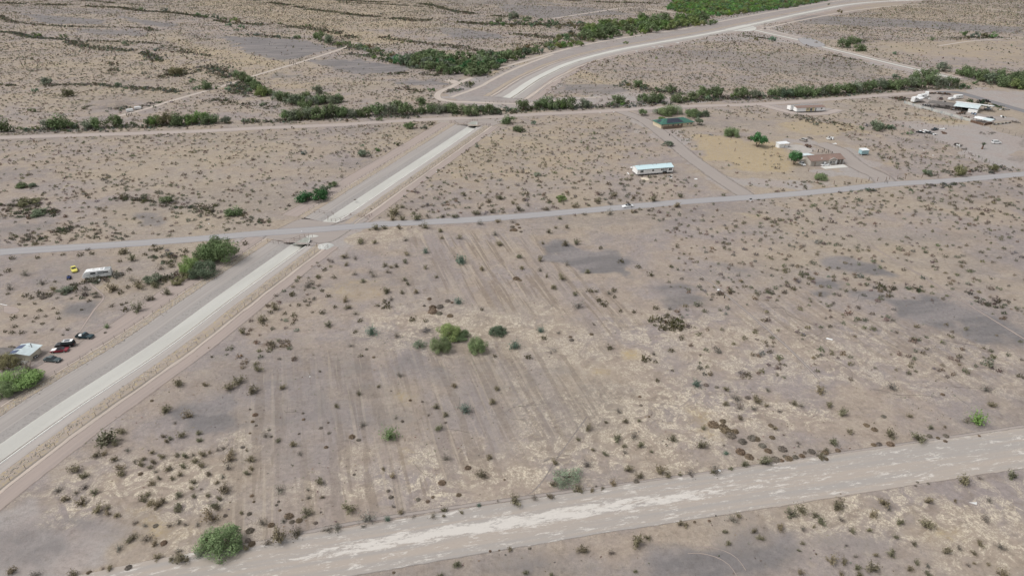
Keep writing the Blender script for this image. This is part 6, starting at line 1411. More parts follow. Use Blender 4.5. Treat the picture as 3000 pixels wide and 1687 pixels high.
# ================================================================== VEHICLES
PAINTS = {}
def paint(name, c, rough=.3): return mat(name, c, rough, .04, 2, spec=.5)
def car(name, label, cat, pos, rear, front, L, W, H, style='sedan', body=None, top=None, hood=None, group=None, z=0.0):
    a, b = P(*rear), P(*front); c = P(*pos)
    t = thing(name, label, cat, (c.x, c.y, z), math.atan2(b.y - a.y, b.x - a.x), group)
    belt = H * .64 if style != 'pickup' else H * .58
    hw = W / 2
    if style == 'pickup': st = [(-.5, .5, .62, .92), (-.485, .36, .66, 1), (-.08, .34, .66, 1), (-.075, .34, belt, 1), (.16, .34, belt, 1), (.44, .34, belt * .93, .98), (.49, .42, belt * .82, .93), (.5, .5, belt * .72, .88)]
    else:
        rr_ = 1.0 if style in ('suv', 'van') else .94
        st = [(-.5, .48, belt * .78, .88), (-.485, .30, belt * rr_ * .97, .95), (-.33, .24, belt * rr_, 1), (.12, .24, belt, 1), (.36, .24, belt * .90, .98), (.47, .30, belt * .76, .93), (.5, .42, belt * .62, .86)]
    rings = []
    for x, zl, zh, wf in st:
        w = hw * wf; zm = zl + (zh - zl) * .55
        rings.append([(x * L, -w * .9, zl), (x * L, -w, zl + .08), (x * L, -w, zm), (x * L, -w * .93, zh - .04), (x * L, -w * .82, zh), (x * L, w * .82, zh), (x * L, w * .93, zh - .04), (x * L, w, zm), (x * L, w, zl + .08), (x * L, w * .9, zl)])
    MB().loft(rings).build('body', body, t)
    gx = {'sedan': (-.36, -.20, .02, .20), 'coupe': (-.30, -.12, .02, .18), 'suv': (-.49, -.45, .08, .19), 'van': (-.49, -.46, .12, .30), 'pickup': (-.07, -.04, .07, .19)}[style]
    x0, x1_, x2, x3 = [g * L for g in gx]; wb, wt = hw * .88, hw * .70; zb, zt = belt - .03, H - .05
    base = [Vector((x0, -wb, zb)), Vector((x3, -wb, zb)), Vector((x3, wb, zb)), Vector((x0, wb, zb))]; topv = [Vector((x1_, -wt, zt)), Vector((x2, -wt, zt)), Vector((x2, wt, zt)), Vector((x1_, wt, zt))]
    MB().add(base + topv, [(0, 1, 5, 4), (1, 2, 6, 5), (2, 3, 7, 6), (3, 0, 4, 7), (4, 5, 6, 7)]).build('cabin_frame', body, t)
    MB().slab([topv[0] + Vector((0, -.03, .06)), topv[1] + Vector((0, -.03, .05)), topv[2] + Vector((0, .03, .05)), topv[3] + Vector((0, .03, .06))], .05).build('roof', top or body, t)
    for nm, q in (('side_window', (0, 1, 5, 4)), ('windscreen', (1, 2, 6, 5)), ('side_window', (2, 3, 7, 6)), ('rear_window', (3, 0, 4, 7))):
        al = base + topv; pts = [al[i] for i in q]; cc = sum(pts, Vector()) / 4; nrm = (pts[1] - pts[0]).cross(pts[2] - pts[1]).normalized()
        pts = [cc + (p - cc) * .86 + nrm * .03 for p in pts]
        MB().slab(pts, .025).build(nm, GLASS, t)
    if hood: MB().slab([(.17 * L, -hw * .80, belt + .012), (.45 * L, -hw * .78, belt * .85 + .02), (.45 * L, hw * .78, belt * .85 + .02), (.17 * L, hw * .80, belt + .012)], .03).build('hood', hood, t)
    if style == 'pickup':
        for sg in (-1, 1): MB().box(-.49 * L, -.08 * L, min(sg * hw, sg * hw * .9), max(sg * hw, sg * hw * .9), .64, belt).build('bed_side', body, t)
        MB().box(-.495 * L, -.475 * L, -hw * .895, hw * .895, .64, belt).build('tailgate', body, t)
        MB().box(-.47 * L, -.085 * L, -hw * .89, hw * .89, .655, .68).build('bed_floor', BLACKPL, t)
    wr = .33 if style in ('sedan', 'coupe') else .38
    for x in (-.31 * L, .32 * L):
        for sg in (-1, 1):
            w_ = MB().tube([(x, sg * (hw - .20), wr), (x, sg * (hw + .02), wr)], wr, 14).build('wheel', TYRE, t)
            MB().tube([(x, sg * (hw - .05), wr), (x, sg * (hw + .035), wr)], wr * .6, 10).build('rim', RIM, w_)
    for sg in (-1, 1):
        MB().box(.47 * L, .492 * L, min(sg * hw * .45, sg * hw * .82), max(sg * hw * .45, sg * hw * .82), belt * .60, belt * .76).build('headlight', LAMP, t)
        MB().box(-.503 * L, -.485 * L, min(sg * hw * .55, sg * hw * .86), max(sg * hw * .55, sg * hw * .86), belt * .62, belt * .8).build('taillight', TAILM, t)
    MB().box(.475 * L, .508 * L, -hw * .86, hw * .86, .32, .48).build('bumper', body if style == 'sedan' else STEEL, t); MB().box(-.508 * L, -.475 * L, -hw * .86, hw * .86, .32, .48).build('bumper', body if style == 'sedan' else STEEL, t)
    return t
DKT = paint('dark_teal_paint', (.018, .045, .055)); BLK = paint('black_paint', (.012, .013, .015)); REDP = paint('red_paint', (.26, .03, .045)); WHT = paint('glossy_white_paint', (.88, .89, .88)); YEL = paint('yellow_paint', (.78, .70, .14)); BLU = paint('blue_paint', (.02, .045, .17)); GRT = paint('grey_green_paint', (.06, .085, .09)); TANP = paint('tan_paint', (.36, .33, .29)); SILV = paint('silver_paint', (.42, .47, .50)); MAR = paint('maroon_paint', (.07, .025, .02))
t = car('pickup_truck', 'dark teal pickup truck with white things in its bed, uppermost of the parked four', 'pickup truck', (250, 989), (226.5, 991.7), (273.4, 994), 5.0, 1.85, 1.65, 'pickup', DKT, paint('teal_paint', (.05, .10, .12)))
cg = scrap('white bags lying in the bed of the dark pickup', 239, 985, 10, 7, [WHITEP], 40, .35, 'bags', 'bags'); cg.location = t.location + Matrix.Rotation(t.rotation_euler.z, 3, 'Z') @ Vector((-1.35, 0, .69)); cg.scale = (.75, .8, .8)
t = car('suv', 'black sport utility vehicle with a white roof beside the red car', 'SUV', (192.5, 1014), (221, 1013), (164, 1018), 5.1, 1.95, 1.85, 'suv', BLK, WHT)
MB().box(-.30 * 5.1, -.02 * 5.1, -.42, .42, 1.865, 1.90).build('roof_panel', SOLARD, t); MB().box(.02 * 5.1, .06 * 5.1, -.3, .3, 1.865, 1.89).build('sunroof', GLASS, t)
car('coupe', 'red convertible car with a white hood and black soft top', 'car', (176, 1029), (201, 1027), (150, 1031), 4.7, 1.8, 1.32, 'coupe', REDP, BLACKPL, WHT)
car('sedan', 'dark grey-blue sedan, lowest of the four parked vehicles', 'car', (156, 1057), (131, 1052), (181, 1057), 4.8, 1.82, 1.45, 'sedan', GRT, paint('dull_grey_paint', (.10, .125, .125)))
car('compact_car', 'yellow car parked nose forward near the motorhome', 'car', (218, 793), (213.8, 784), (220, 797), 4.3, 1.9, 1.55, 'sedan', YEL, None)
# small blue all-terrain vehicle
b_ = P(203, 816); t = thing('quad_bike', 'small dark blue quad bike below the yellow car', 'quad bike', b_, math.radians(-60))
MB().loft([[(x, -w, zl), (x, -w, zh), (x, w, zh), (x, w, zl)] for x, w, zl, zh in ((-1, .45, .5, .8), (-.5, .5, .4, .9), (.1, .35, .4, .75), (.6, .5, .4, .95), (1.05, .4, .5, .8))]).build('body', BLU, t)
MB().box(-.6, .05, -.2, .2, .8, 1.0).build('seat', BLACKPL, t); MB().tube([(.45, -.4, 1.15), (.4, 0, 1.1), (.45, .4, 1.15)], .035, 6).build('handlebar', BLACKPL, t)
for x in (-.65, .7):
    for sg in (-1, 1): MB().tube([(x, sg * .42, .3), (x, sg * .72, .3)], .3, 12).build('wheel', TYRE, t)
car('sedan', 'white car stopped on the gravel road with its nose to the left', 'car', (1838.5, 607), (1852, 606), (1823, 609), 4.9, 1.85, 1.40, 'sedan', WHT, BLK)
car('sedan', 'white sedan parked beside the brown-roofed house under the tree', 'car', (2350, 483), (2341, 477.4), (2358.5, 486.8), 4.8, 1.82, 1.42, 'sedan', WHT, None)
car('sedan', 'white car on the concrete slab before the brown-roofed house', 'car', (2417.8, 485.5), (2404, 487), (2432, 485), 4.8, 1.82, 1.42, 'sedan', WHT, None)
car('van', 'tan passenger van standing behind the small white shed', 'van', (2352.7, 413.5), (2362, 415), (2343, 409.5), 4.8, 1.9, 1.75, 'van', TANP, paint('pale_tan_paint', (.46, .44, .40)))
car('pickup_truck', 'silver pickup truck parked at the right end of the barn', 'pickup truck', (2894, 322), (2884, 322), (2903, 320), 5.4, 1.95, 1.8, 'pickup', SILV, None)
car('suv', 'dark maroon vehicle standing alone inside the scrap yard', 'SUV', (2756, 292), (2750, 294), (2761, 288), 4.6, 1.85, 1.75, 'suv', MAR, BLK)
car('pickup_truck', 'old black pickup truck below the barn', 'pickup truck', (2902, 350), (2892, 347), (2914, 352), 5.2, 1.9, 1.7, 'pickup', BLK, None)
car('sedan', 'stripped black and white car, leftmost of the junk cars', 'car', (2697, 390), (2684, 388), (2708, 391), 5.0, 1.9, 1.35, 'sedan', BLK, WHT, WHT)
car('pickup_truck', 'wrecked dark pickup in the middle of the junk cars', 'pickup truck', (2722, 392), (2708, 388), (2738, 395), 5.2, 1.9, 1.5, 'pickup', BLK, None, paint('grey_primer', (.35, .35, .34)))
car('pickup_truck', 'dark green pickup behind the other junk cars', 'pickup truck', (2738, 382), (2730, 384), (2756, 379), 5.4, 1.95, 1.6, 'pickup', DKT, None)
scrap('white sheets on the junk cars at the yard corner', 2712, 386, 20, 9, [WHITEP, TRIM], 50, .9); scrap('white scrap at the right of the junk cars', 2738, 396, 14, 8, [WHITEP, DARK], 51, .6); scrap('pale scrap behind the dark green pickup', 2762, 379, 14, 8, [WHITEP, STEEL], 52, .8)
car('van', 'small white van beside dark bushes in the cleared yard', 'van', (2918, 421), (2910, 421), (2926, 421), 5.0, 1.9, 1.9, 'van', WHT, None)

# ---- motorhome
def trailer(name, label, cat, pos, heading, L, W, z0, H, wins, nose=.5, stripe=True, ac=2, cab=False, m=WHT, awning=False):
    b_ = P(*pos); t = thing(name, label, cat, b_, heading); hw = W / 2
    rings = []
    st = [(-.5, z0 + .15, H - .1, .98), (-.49, z0, H, 1), (.40, z0, H, 1), (.47, z0 + (.1 if cab else .3), H - nose * .5, .97), (.5, z0 + (.2 if cab else .5), H - nose, .93)]
    if cab: st = [(-.5, z0 + .15, H - .1, .98), (-.49, z0, H, 1), (.30, z0, H, 1), (.36, z0, H - .12, .98), (.42, z0, H - .6, .97), (.465, z0, 1.75, .95), (.5, z0 + .05, 1.25, .90)]
    for x, zl, zh, wf in st:
        w = hw * wf; rings.append([(x * L, -w, zl), (x * L, -w, zh - .15), (x * L, -w + .15, zh), (x * L, w - .15, zh), (x * L, w, zh - .15), (x * L, w, zl)])
    MB().loft(rings).build('body', m, t)
    if stripe:
        for sg in (-1, 1): MB().box(-.48 * L, .34 * L, min(sg * hw, sg * (hw + .015)), max(sg * hw, sg * (hw + .015)), z0 + 1.0, z0 + 1.12).build('stripe', mat('dark_trim', (.1, .14, .15)), t)
    for x0, x1_, z_, h_ in wins:
        for sg in (-1, 1): MB().box(x0 * L, x1_ * L, min(sg * hw, sg * (hw + .03)), max(sg * hw, sg * (hw + .03)), z_, z_ + h_).build('window', GLASS, t)
    for k in range(ac):
        x = (-.2 + .3 * k) * L; MB().box(x - .4, x + .4, -.35, .35, H, H + .28).build('roof_unit', TRIM, t)
    for x in ((-.30, .37) if cab else (-.16, -.06)):
        for sg in (-1, 1):
            w_ = MB().tube([(x * L, sg * (hw - .3), .38), (x * L, sg * (hw - .02), .38)], .38, 14).build('wheel', TYRE, t); MB().tube([(x * L, sg * (hw - .1), .38), (x * L, sg * (hw + .0), .38)], .2, 10).build('rim', RIM, w_)
    if not cab: MB().tube([(.46 * L, 0, z0 + .1), (.58 * L, 0, z0 - .05), (.58 * L, 0, .02)], .07, 6).build('hitch', STEEL, t)
    if awning: MB().slab([(-.35 * L, -hw - .02, H - .35), (-.35 * L, -hw - 2.6, H - .8), (.25 * L, -hw - 2.6, H - .8), (.25 * L, -hw - .02, H - .35)], .05).build('awning', WHITEP, t)
    return t
a_, b2 = P(325.6, 807), P(250, 816)
hd = math.atan2(b2.y - a_.y, b2.x - a_.x)
t = trailer('motorhome', 'large white and grey motorhome with a dark stripe and cluttered roof', 'motorhome', (288, 811), hd, 9.0, 2.4, .5, 2.9, [(.02, .20, 1.75, .6), (-.42, -.26, 1.8, .45)], cab=True)
MB().slab([(.368 * 9, -1.02, 2.62), (.368 * 9, 1.02, 2.62), (.425 * 9, .98, 2.22), (.425 * 9, -.98, 2.22)][::-1], .04).build('windscreen', GLASS, t)
MB().box(-.48 * 9, -.30 * 9, -1.0, 1.0, 2.9, 2.96).build('roof_rack', mat('grey_panel', (.36, .38, .38)), t)
for sg in (-1, 1): MB().box(-.27 * 9, -.05 * 9, sg * 1.2 - .02, sg * 1.2 + .02, 1.65, 2.5).build('side_panel', mat('grey_panel', (.36, .38, .38)), t)
MB().tube([(-4.4, -.9, 2.9), (-4.4, -.9, 4.1)], .035, 6).build('antenna', STEEL, t)
for sg in (-.3, .3): MB().tube([(-4.56, sg, .8), (-4.56, sg, 3.0)], .03, 5).build('ladder_rail', STEEL, t)
for x, y in ((.6, .4), (1.5, -.5), (-.4, .2)): MB().box(x - .35, x + .35, y - .25, y + .25, 2.9, 3.12).build('roof_vent', WHITEP, t)
scrap('small pale litter below the motorhome', 293, 822, 12, 7, [TRIM, STEEL, WHITEP], 60, .25, 'litter', 'litter')
trailer('travel_trailer', 'long white fifth-wheel trailer with its awning out in the scrap yard', 'trailer', (2684, 299), math.radians(35), 11.5, 2.6, .8, 3.9, [(-.35, -.25, 2.4, .6), (-.12, -.02, 2.4, .6), (.18, .26, 2.5, .5)], nose=1.2, awning=True, stripe=False)
trailer('travel_trailer', 'second white trailer close behind the long fifth-wheel', 'trailer', (2700, 289), math.radians(30), 8.5, 2.4, .6, 3.1, [(-.2, 0, 1.8, .5)], nose=.6, stripe=False)
trailer('horse_trailer', 'tall rounded white trailer behind the other two', 'trailer', (2713, 284), math.radians(60), 4.6, 2.4, .6, 3.6, [(-.2, 0, 2.2, .5)], nose=1.4, stripe=False, ac=0)
trailer('travel_trailer', 'low cream camper trailer left of the white barn roof', 'trailer', (2806, 290), math.radians(20), 7.4, 2.3, .6, 2.8, [(-.1, .05, 1.6, .6), (.2, .35, 1.6, .5)], nose=.9, stripe=False)
trailer('travel_trailer', 'small cream trailer in front of the camper in the yard', 'trailer', (2786, 294), math.radians(20), 4.5, 2.1, .5, 2.0, [(-.1, .15, 1.2, .4)], nose=.5, stripe=False, ac=0)
for k, (x, y) in enumerate(((381, 328), (405, 321))):
    t = trailer('box_trailer', ('left', 'right')[k] + ' one of the two small white boxes by the far desert track', 'trailer', (x, y), math.radians(35), 4.2, 2.0, .4, 1.9, [], nose=.2, stripe=False, ac=0)

# ================================================================== FENCES, POSTS, SMALL THINGS
def fence(label, pts, h=1.15, r=.05, m=POSTW, wires=3, name='wire_fence', wr=.012, jitter=.05, rails=False, cat='fence'):
    t = thing(name, label, cat, (pts[0][0], pts[0][1], 0)); me = MB().tube([(0, 0, 0), (0, 0, h)], [r, r * .85], 6).mesh('post', m)
    o0 = Vector((pts[0][0], pts[0][1], 0)); rs = random.Random(len(pts))
    for p in pts:
        q = obj('post', me, t, Vector((p[0], p[1], 0)) - o0); q.rotation_euler = (rs.uniform(-jitter, jitter), rs.uniform(-jitter, jitter), 0)
    for k in range(wires):
        z = h * (.35 + .6 * k / max(1, wires - 1)) if wires > 1 else h * .9
        MB().tube([Vector((p[0], p[1], z)) - o0 for p in pts], wr if not rails else .035, 4).build('wire' if not rails else 'rail', STEEL if not rails else m, t)
    return t
def along_line(line, off, step, s0=0, s1=None):
    q = line + normals(line) * off; L = along(q); s1 = L[-1] if s1 is None else s1
    return [(np.interp(s, L, q[:, 0]), np.interp(s, L, q[:, 1])) for s in np.arange(s0, s1, step)]
fence('wire fence on the left bank of the near canal', along_line(LIP_S, -17.4, 3.9), jitter=.06)
fence('wire fence on the right bank of the near canal', along_line(LIP_S, 8.0, 3.9), jitter=.06)
fence('wire fence on the left bank of the far straight canal', along_line(LIP_N, -17.4, 3.9, 8), jitter=.06)
fence('wire fence on the right bank of the far straight canal', along_line(LIP_N, 8.0, 3.9, 8), jitter=.06)
def pp(ox, oy, k, lst): return [P(ox + x / k, oy + y / k) for x, y in lst]
fence('pipe fence left of the near culvert opening', pp(740, 560, 6.77, [(300, 1010), (415, 1035), (515, 1045), (685, 1060)]), 1.4, .06, RUST, 2, 'culvert_fence', rails=True)
fence('pipe fence around the top of the near culvert', pp(740, 560, 6.77, [(735, 1040), (830, 985), (940, 940), (1037, 920), (1113, 918), (1190, 918)]), 1.4, .06, RUST, 2, 'culvert_fence', rails=True)
fence('pipe fence right of the near culvert opening', pp(740, 560, 6.77, [(1110, 1078), (1275, 1100), (1400, 1118), (1500, 1128), (1440, 1172)]), 1.4, .06, RUST, 2, 'culvert_fence', rails=True)
fence('pipe fence left of the start of the far canal', pp(740, 560, 6.77, [(1225, 432), (1325, 422), (1420, 452), (1580, 462), (1610, 480)]), 1.3, .06, RUST, 2, 'culvert_fence', rails=True)
fence('pipe fence around the start of the far canal', pp(740, 560, 6.77, [(1500, 545), (1495, 600), (1565, 596), (1650, 603), (1740, 582), (1835, 545), (1920, 502), (1950, 490)]), 1.3, .06, RUST, 2, 'culvert_fence', rails=True)
fence('pipe gate right of the start of the far canal', pp(740, 560, 6.77, [(1955, 488), (2110, 500), (2215, 515), (2320, 520), (2365, 490)]), 1.3, .06, RUST, 2, 'culvert_fence', rails=True)
fence('pipe fence left of the far culvert', pp(1240, 320, 9.9, [(775, 400), (820, 405), (925, 440), (1010, 445), (1175, 460)]), 1.4, .08, RUST, 2, 'culvert_fence', rails=True)
fence('pipe fence over the top of the far culvert', pp(1240, 320, 9.9, [(1205, 440), (1270, 410), (1355, 375), (1430, 350), (1495, 340), (1570, 345)]), 1.4, .08, RUST, 2, 'culvert_fence', rails=True)
fence('pipe fence right of the far culvert', pp(1240, 320, 9.9, [(1590, 460), (1735, 475), (1835, 480), (1945, 480), (1905, 510)]), 1.4, .08, RUST, 2, 'culvert_fence', rails=True)
fence('timber and wire fence before the brown-roofed house', [P(*q) for q in [(2368, 503), (2392, 513), (2443, 541), (2508, 535), (2523, 536), (2545, 532), (2570, 531), (2596, 529)]], 1.9, .13, WOOD, 1, 'post_fence', wr=.02, jitter=.06)
fence('short timber fence right of the gate', [P(*q) for q in [(2606, 526), (2629, 525), (2652, 525), (2700, 522)]], 1.9, .12, WOOD, 1, 'post_fence', wr=.02, jitter=.1)
fence('timber posts below the small white shed', [P(*q) for q in [(2262, 440), (2284, 460), (2307, 468), (2320, 470)]], 1.5, .09, WOOD, 1, 'post_fence', rails=True)
fence('long sagging wire fence across the cleared yard at right', [P(2708 + i * 7.2 * (1 + i * .012), 400 + i * 3.05 * (1 + i * .0105)) for i in range(28)], 1.7, .07, POSTW, 3, jitter=.1)
fence('wire fence in the upper right of the cleared yard', [P(2900 + i * 18.5, 375 + i * 6) for i in range(7)], 2.2, .08, POSTW, 2, jitter=.06)
fence('fence line along the top of the cleared yard', [P(2688 + i * 15, 372 + (i % 2)) for i in range(10)], 1.4, .06, POSTW, 1, jitter=.1)
fence('fence across the end of the curved canal', [P(1422 + i * 12, 301 + math.sin(i) * .6) for i in range(14)], 1.2, .08, RUST, 2, jitter=.05)
gate = [P(2591, 536), P(2600, 538)]
fence('small iron gate left open beside the gravel road', gate, 1.4, .05, DARK, 4, 'gate', rails=True, cat='gate')
POSTS = [(2122, 873, 7.5, .16, DARK, 'dark burnt post standing in a ring of brush on the open lot'), (1460, 622, 4, .08, WHITEP, 'left one of two white-topped markers north of the gravel road'), (1570, 613, 4, .08, WHITEP, 'right one of two white-topped markers north of the gravel road'),
         (2097, 1511, 4.6, .12, DARK, 'black marker post at the lower edge of the wide road'), (1462, 1625, 3.4, .06, POSTW, 'thin grey stake below the wide road near the bottom middle'), (155, 747, 4.4, .12, POSTW, 'grey post by the gravel road at the far left'),
         (1961, 398, 5, .25, DARK, 'short black box post beside the driveway'), (1996, 416, 10, .07, POSTW, 'thin pole at the edge of the yellow grass'), (2153, 443, 10, .12, RUST, 'lone rusty post in the yellow grass'), (2780, 257, 13, .14, TRIM, 'tall pale pole at the tree line above the scrap yard'),
         (2751, 313, 12, .12, RUST, 'rusty pole left of the barn'), (2893, 312, 10, .07, TRIM, 'thin white mast behind the barn'), (2215, 311, 5, .1, POSTW, 'short post on the road left of the double-wide home'), (2392, 433, 12, .05, STEEL, 'thin mast behind the tree of the brown-roofed house')]
for x, y, h, r, m, lb in POSTS:
    b_ = P(x, y); o = MB().tube([(0, 0, 0), (0, 0, h * span(y) * .95)], [r, r * .9], 8).build('marker_post' if 'marker' in lb else 'pole', m); o.location = b_; tag(o, lb, 'post'); o.rotation_euler = (0, random.uniform(-.03, .03), 0)
for (x0, y0), n, lb in (((850, 190), 4, 'desert'), ((372, 341), 4, 'track')):
    fence('few dark posts beside the far %s' % ('trail on the grey flat' if lb == 'desert' else 'track near the two white boxes'), [P(x0 + i * 5, y0 - (i % 2) * 1.5) for i in range(n)], 1.9, .22, DARK, 0, 'post_row', jitter=.1)
def board(label, x, y, pts, m=TRIM, z=.05, name='board', cat='board', t=.06):
    c = P(x, y); o = MB().slab([P(*q) - c + Vector((0, 0, z)) for q in pts], t).build(name, m); o.location = c; return tag(o, label, cat)
board('long white plank lying on the bare lot', 2430, 993, [(2420, 992), (2438, 996.5), (2440, 994), (2422, 989)], WHITEP)
board('pale triangular board below the wide road at right', 2850, 1473, [(2839, 1471), (2861, 1478), (2862, 1470)], TRIM)
board('faint pale board on the crusty ground at right', 2843, 1082, [(2835, 1080), (2850, 1083), (2852, 1080), (2836, 1077)], mat('dusty_board', (.5, .46, .4), .9, .1, 1))
board('white rectangle of board at the edge of the gravel road', 2200, 585, [(2196, 588), (2203, 588), (2203, 582), (2196, 582)], WHITEP)
board('white scrap by the black post', 2104, 851, [(2101, 852.5), (2107, 852.5), (2107, 849), (2101, 849)], WHITEP, .3)
board('white scrap caught under a shrub beside the wide road', 2107, 1380, [(2103, 1378), (2110, 1383), (2111, 1379), (2106, 1375)], WHITEP, .15)
board('white stick on the ground at the far left', 10, 893, [(0, 891), (21, 895), (21, 894), (0, 889.5)], WHITEP)
board('round cream sheet with holes lying before the mobile home', 1889, 525, [(1876, 522), (1880, 526), (1896, 529.5), (1903, 527), (1898, 522), (1886, 519.5)], mat('cream_sheet', (.62, .55, .44), .9, .12, 2), .08)
board('white slab lying left of the mobile home', 1840, 508, [(1836, 506), (1841, 511.5), (1844, 511), (1840, 505.5)], TRIM, .1)
board('white panel leaning behind the mobile home corner', 1849, 494, [(1846, 494), (1851, 496), (1852, 491), (1847, 492)], WHITEP, .5)
board('white chip on the driveway verge', 2038, 525, [(2034, 526), (2043, 526), (2043, 523.5), (2035, 523.5)], WHITEP)
board('dark plank beside the embankment of the curved canal', 1604, 265, [(1600, 265.6), (1608, 265.6), (1608, 264), (1600, 264)], WOOD, .2)
for k, (x, y, w_) in enumerate([(1914, 140, 12), (1936, 138, 16), (1985, 127, 10), (1865, 152, 8)]):
    board('pale rubble slab beside the curved canal, %s from the left' % ['second', 'third', 'fourth', 'first'][k], x, y, [(x - w_ / 2, y), (x + w_ / 3, y + 1.2), (x + w_ / 2, y - .8), (x - w_ / 3, y - 1.5)], CONC, .4, 'rubble_slab', 'rubble', .3)
for k, (x, y) in enumerate([(1380, 474), (1468, 526), (908, 1103), (884, 678), (376, 734), (612, 656), (2706, 441), (2733, 456), (1798, 329), (1758, 331), (1995, 400), (2498, 564), (1279, 505)]):
    c = P(x, y); s_ = 2.2 * span(y); o = MB().loft([[(math.cos(a) * s_ * q, math.sin(a) * s_ * q * .8, z_) for a in [i * 1.047 for i in range(6)]] for q, z_ in ((.8, 0), (1, s_ * .3), (.5, s_ * .7))]).build('white_litter', WHITEP); o.location = c
    tag(o, ['small white scrap on the flat below the far culvert', 'small white scrap left of the mobile home field', 'white bucket on the plowed lot left of center', 'white chip beside the near culvert fence', 'white wrapper by the gravel road near the big trees', 'white wrapper above the gravel road at left', 'white bag in the desert below the junk cars', 'white bag lower in the desert right of the light blue shed', 'white drum where the driveway leaves the dirt road', 'white rock pile at the head of the driveway', 'white bag on the grass before the green-roofed house', 'white litter below the gravel road under the gate', 'white scrap right of the far canal bank'][k], 'litter')
# lone palm and its neighbours
b_ = P(2877, 437); t = thing('fan_palm', 'lone fan palm with a shaggy skirt in the cleared yard', 'palm', b_)
MB().tube([(0, 0, 0), (.05, 0, 1.3), (0, .03, 2.6)], [.55, .35, .25], 8).build('trunk', RUST, t)
V, F_, C_ = shrub_arrays(np.random.default_rng(5), 180, .16, 1.0, stems=24, spread=1.0)
cr = obj('crown', np_mesh('crown', V, F_, C_, FOL), t, (0, 0, 2.2), scale=(1.7, 1.7, 1.5)); cr.color = (.09, .12, .07, 1)
# dead wood
def branches(label, x, y, w, n, seed, cat, name, m=DEADW, hgt=.5, twigs=6):
    r = random.Random(seed); b_ = P(x, y); t = thing(name, label, cat, b_, r.uniform(0, 3)); s = w * span(y) / 2
    for k in range(n):
        a = r.uniform(0, 6.28); d = r.uniform(0, s * .5); L_ = r.uniform(.5, 1.0) * s
        p = Vector((math.cos(a) * d, math.sin(a) * d * .6, r.uniform(0, hgt))); pts = [p]
        a2 = r.uniform(0, 6.28)
        for j in range(4):
            a2 += r.uniform(-.5, .5); p = p + Vector((math.cos(a2), math.sin(a2) * .7, r.uniform(-.15, .25))) * L_ / 4; p.z = max(.04, p.z); pts.append(p.copy())
        MB().tube(pts, [.09, .07, .05, .035, .015], 5).build('branch', m, t)
        for j in range(twigs):
            q = pts[r.randint(1, 4)]; e = q + Vector((r.uniform(-1, 1), r.uniform(-1, 1), r.uniform(0, .6))) * L_ * .25
            MB().tube([q, e], [.025, .008], 4).build('twig', m, pts and D.objects[-1] if False else t)
    return t
branches('fallen dead tree with bare grey limbs on the open lot', 1622, 1030, 46, 9, 3, 'dead tree', 'fallen_tree', DEADW, .8)
branches('dead grey brush pile left of the green bush clump', 1248, 970, 62, 22, 4, 'brush pile', 'brush_pile', mat('grey_brush', (.20, .185, .175), .9, .25, 3), .9)
branches('uprooted dark dead tree lying right of a pale bush', 1588, 515, 30, 7, 5, 'dead tree', 'fallen_tree', DARK, .9, 4)
branches('bare dark-limbed dead tree on the far left plain', 420, 280, 34, 10, 6, 'dead tree', 'dead_tree', mat('dark_bark', (.09, .08, .07), .9, .2, 3), 2.4, 4)
branches('ring of broken branches around the black post', 2112, 862, 44, 10, 7, 'branches', 'broken_branches', WOOD, .4, 4)
# old hose lines that snake over the lot
def snake(label, px, r=.035, tile=None, name='hose_line', cat='hose', m=None):
    if tile: px = TW(tile, px)
    r *= .55; line = smooth([P(*q) for q in px], .8); pts = [(p[0], p[1], .05) for p in line]; c = Vector(pts[0])
    o = MB().tube([Vector(p) - c for p in pts], r, 4).build(name, m or PIPE); o.location = c; return tag(o, label, cat)
snake('thin dark line winding down the right of the lot past the white plank', [(600, 920), (620, 880), (700, 875), (760, 880), (800, 930), (900, 970), (1000, 1010), (1060, 1060), (1000, 1090), (980, 1110), (1060, 1140), (1110, 1190), (1090, 1250), (1180, 1290), (1260, 1340), (1280, 1390), (1260, 1449)], .05, 'MR')
snake('dark line curving left to right above the row of brown mounds', [(640, 930), (720, 980), (780, 1030), (900, 1080), (990, 1105)], .045, 'MR')
snake('dark line at right running toward the bright green bush', [(1800, 1080), (1900, 1095), (2000, 1125), (2150, 1150), (2290, 1165)], .045, 'MR')
snake('dark curled line on the dark gravel at right', [(1280, 835), (1320, 815), (1330, 780), (1355, 770)], .05, 'MR')
snake('dark line above the bright green bush', [(1420, 40), (1520, 55), (1620, 85), (1750, 85), (1850, 92), (1940, 100)], .045, 'BR')
snake('dark looping line near the upper right of the near lot', [(2330, 30), (2200, 35), (2080, 25), (2000, 22), (1985, 38)], .045, 'BR')
snake('short dark line right of the bright green bush', [(2030, 70), (2080, 110), (2160, 165)], .045, 'BR')
snake('dark thin branch line left of center in the crusty ground', [(540, 590), (590, 650), (640, 685), (700, 710)], .045, 'BM')
snake('dark forked line crossing the crust near the middle', [(1200, 200), (1240, 225), (1270, 260), (1330, 270), (1390, 270)], .045, 'BM')
snake('dark line above the forked line', [(1250, 210), (1290, 180), (1400, 165), (1510, 155)], .045, 'BM')
snake('dark line trailing right from a round shrub', [(760, 335), (850, 345), (920, 360), (970, 370)], .045, 'BM')
snake('dark line at the left of the crust patch', [(0, 430), (80, 432), (130, 465), (235, 500)], .045, 'BM')
snake('dark line joining shrubs left of center', [(890, 100), (892, 150), (875, 195)], .04, 'BM')
snake('dark line right of a shrub in the upper crust', [(1880, 330), (1930, 320), (1950, 290)], .04, 'BM')
snake('dark looped line over the furrows at left', [(2140, 200), (2160, 215), (2220, 212), (2285, 220)], .04, 'BL')
snake('dark hook-shaped line beside a dark mound', [(1880, 980), (1860, 1000), (1870, 1020), (1900, 1030), (1895, 1045), (1860, 1060)], .04, 'BL')
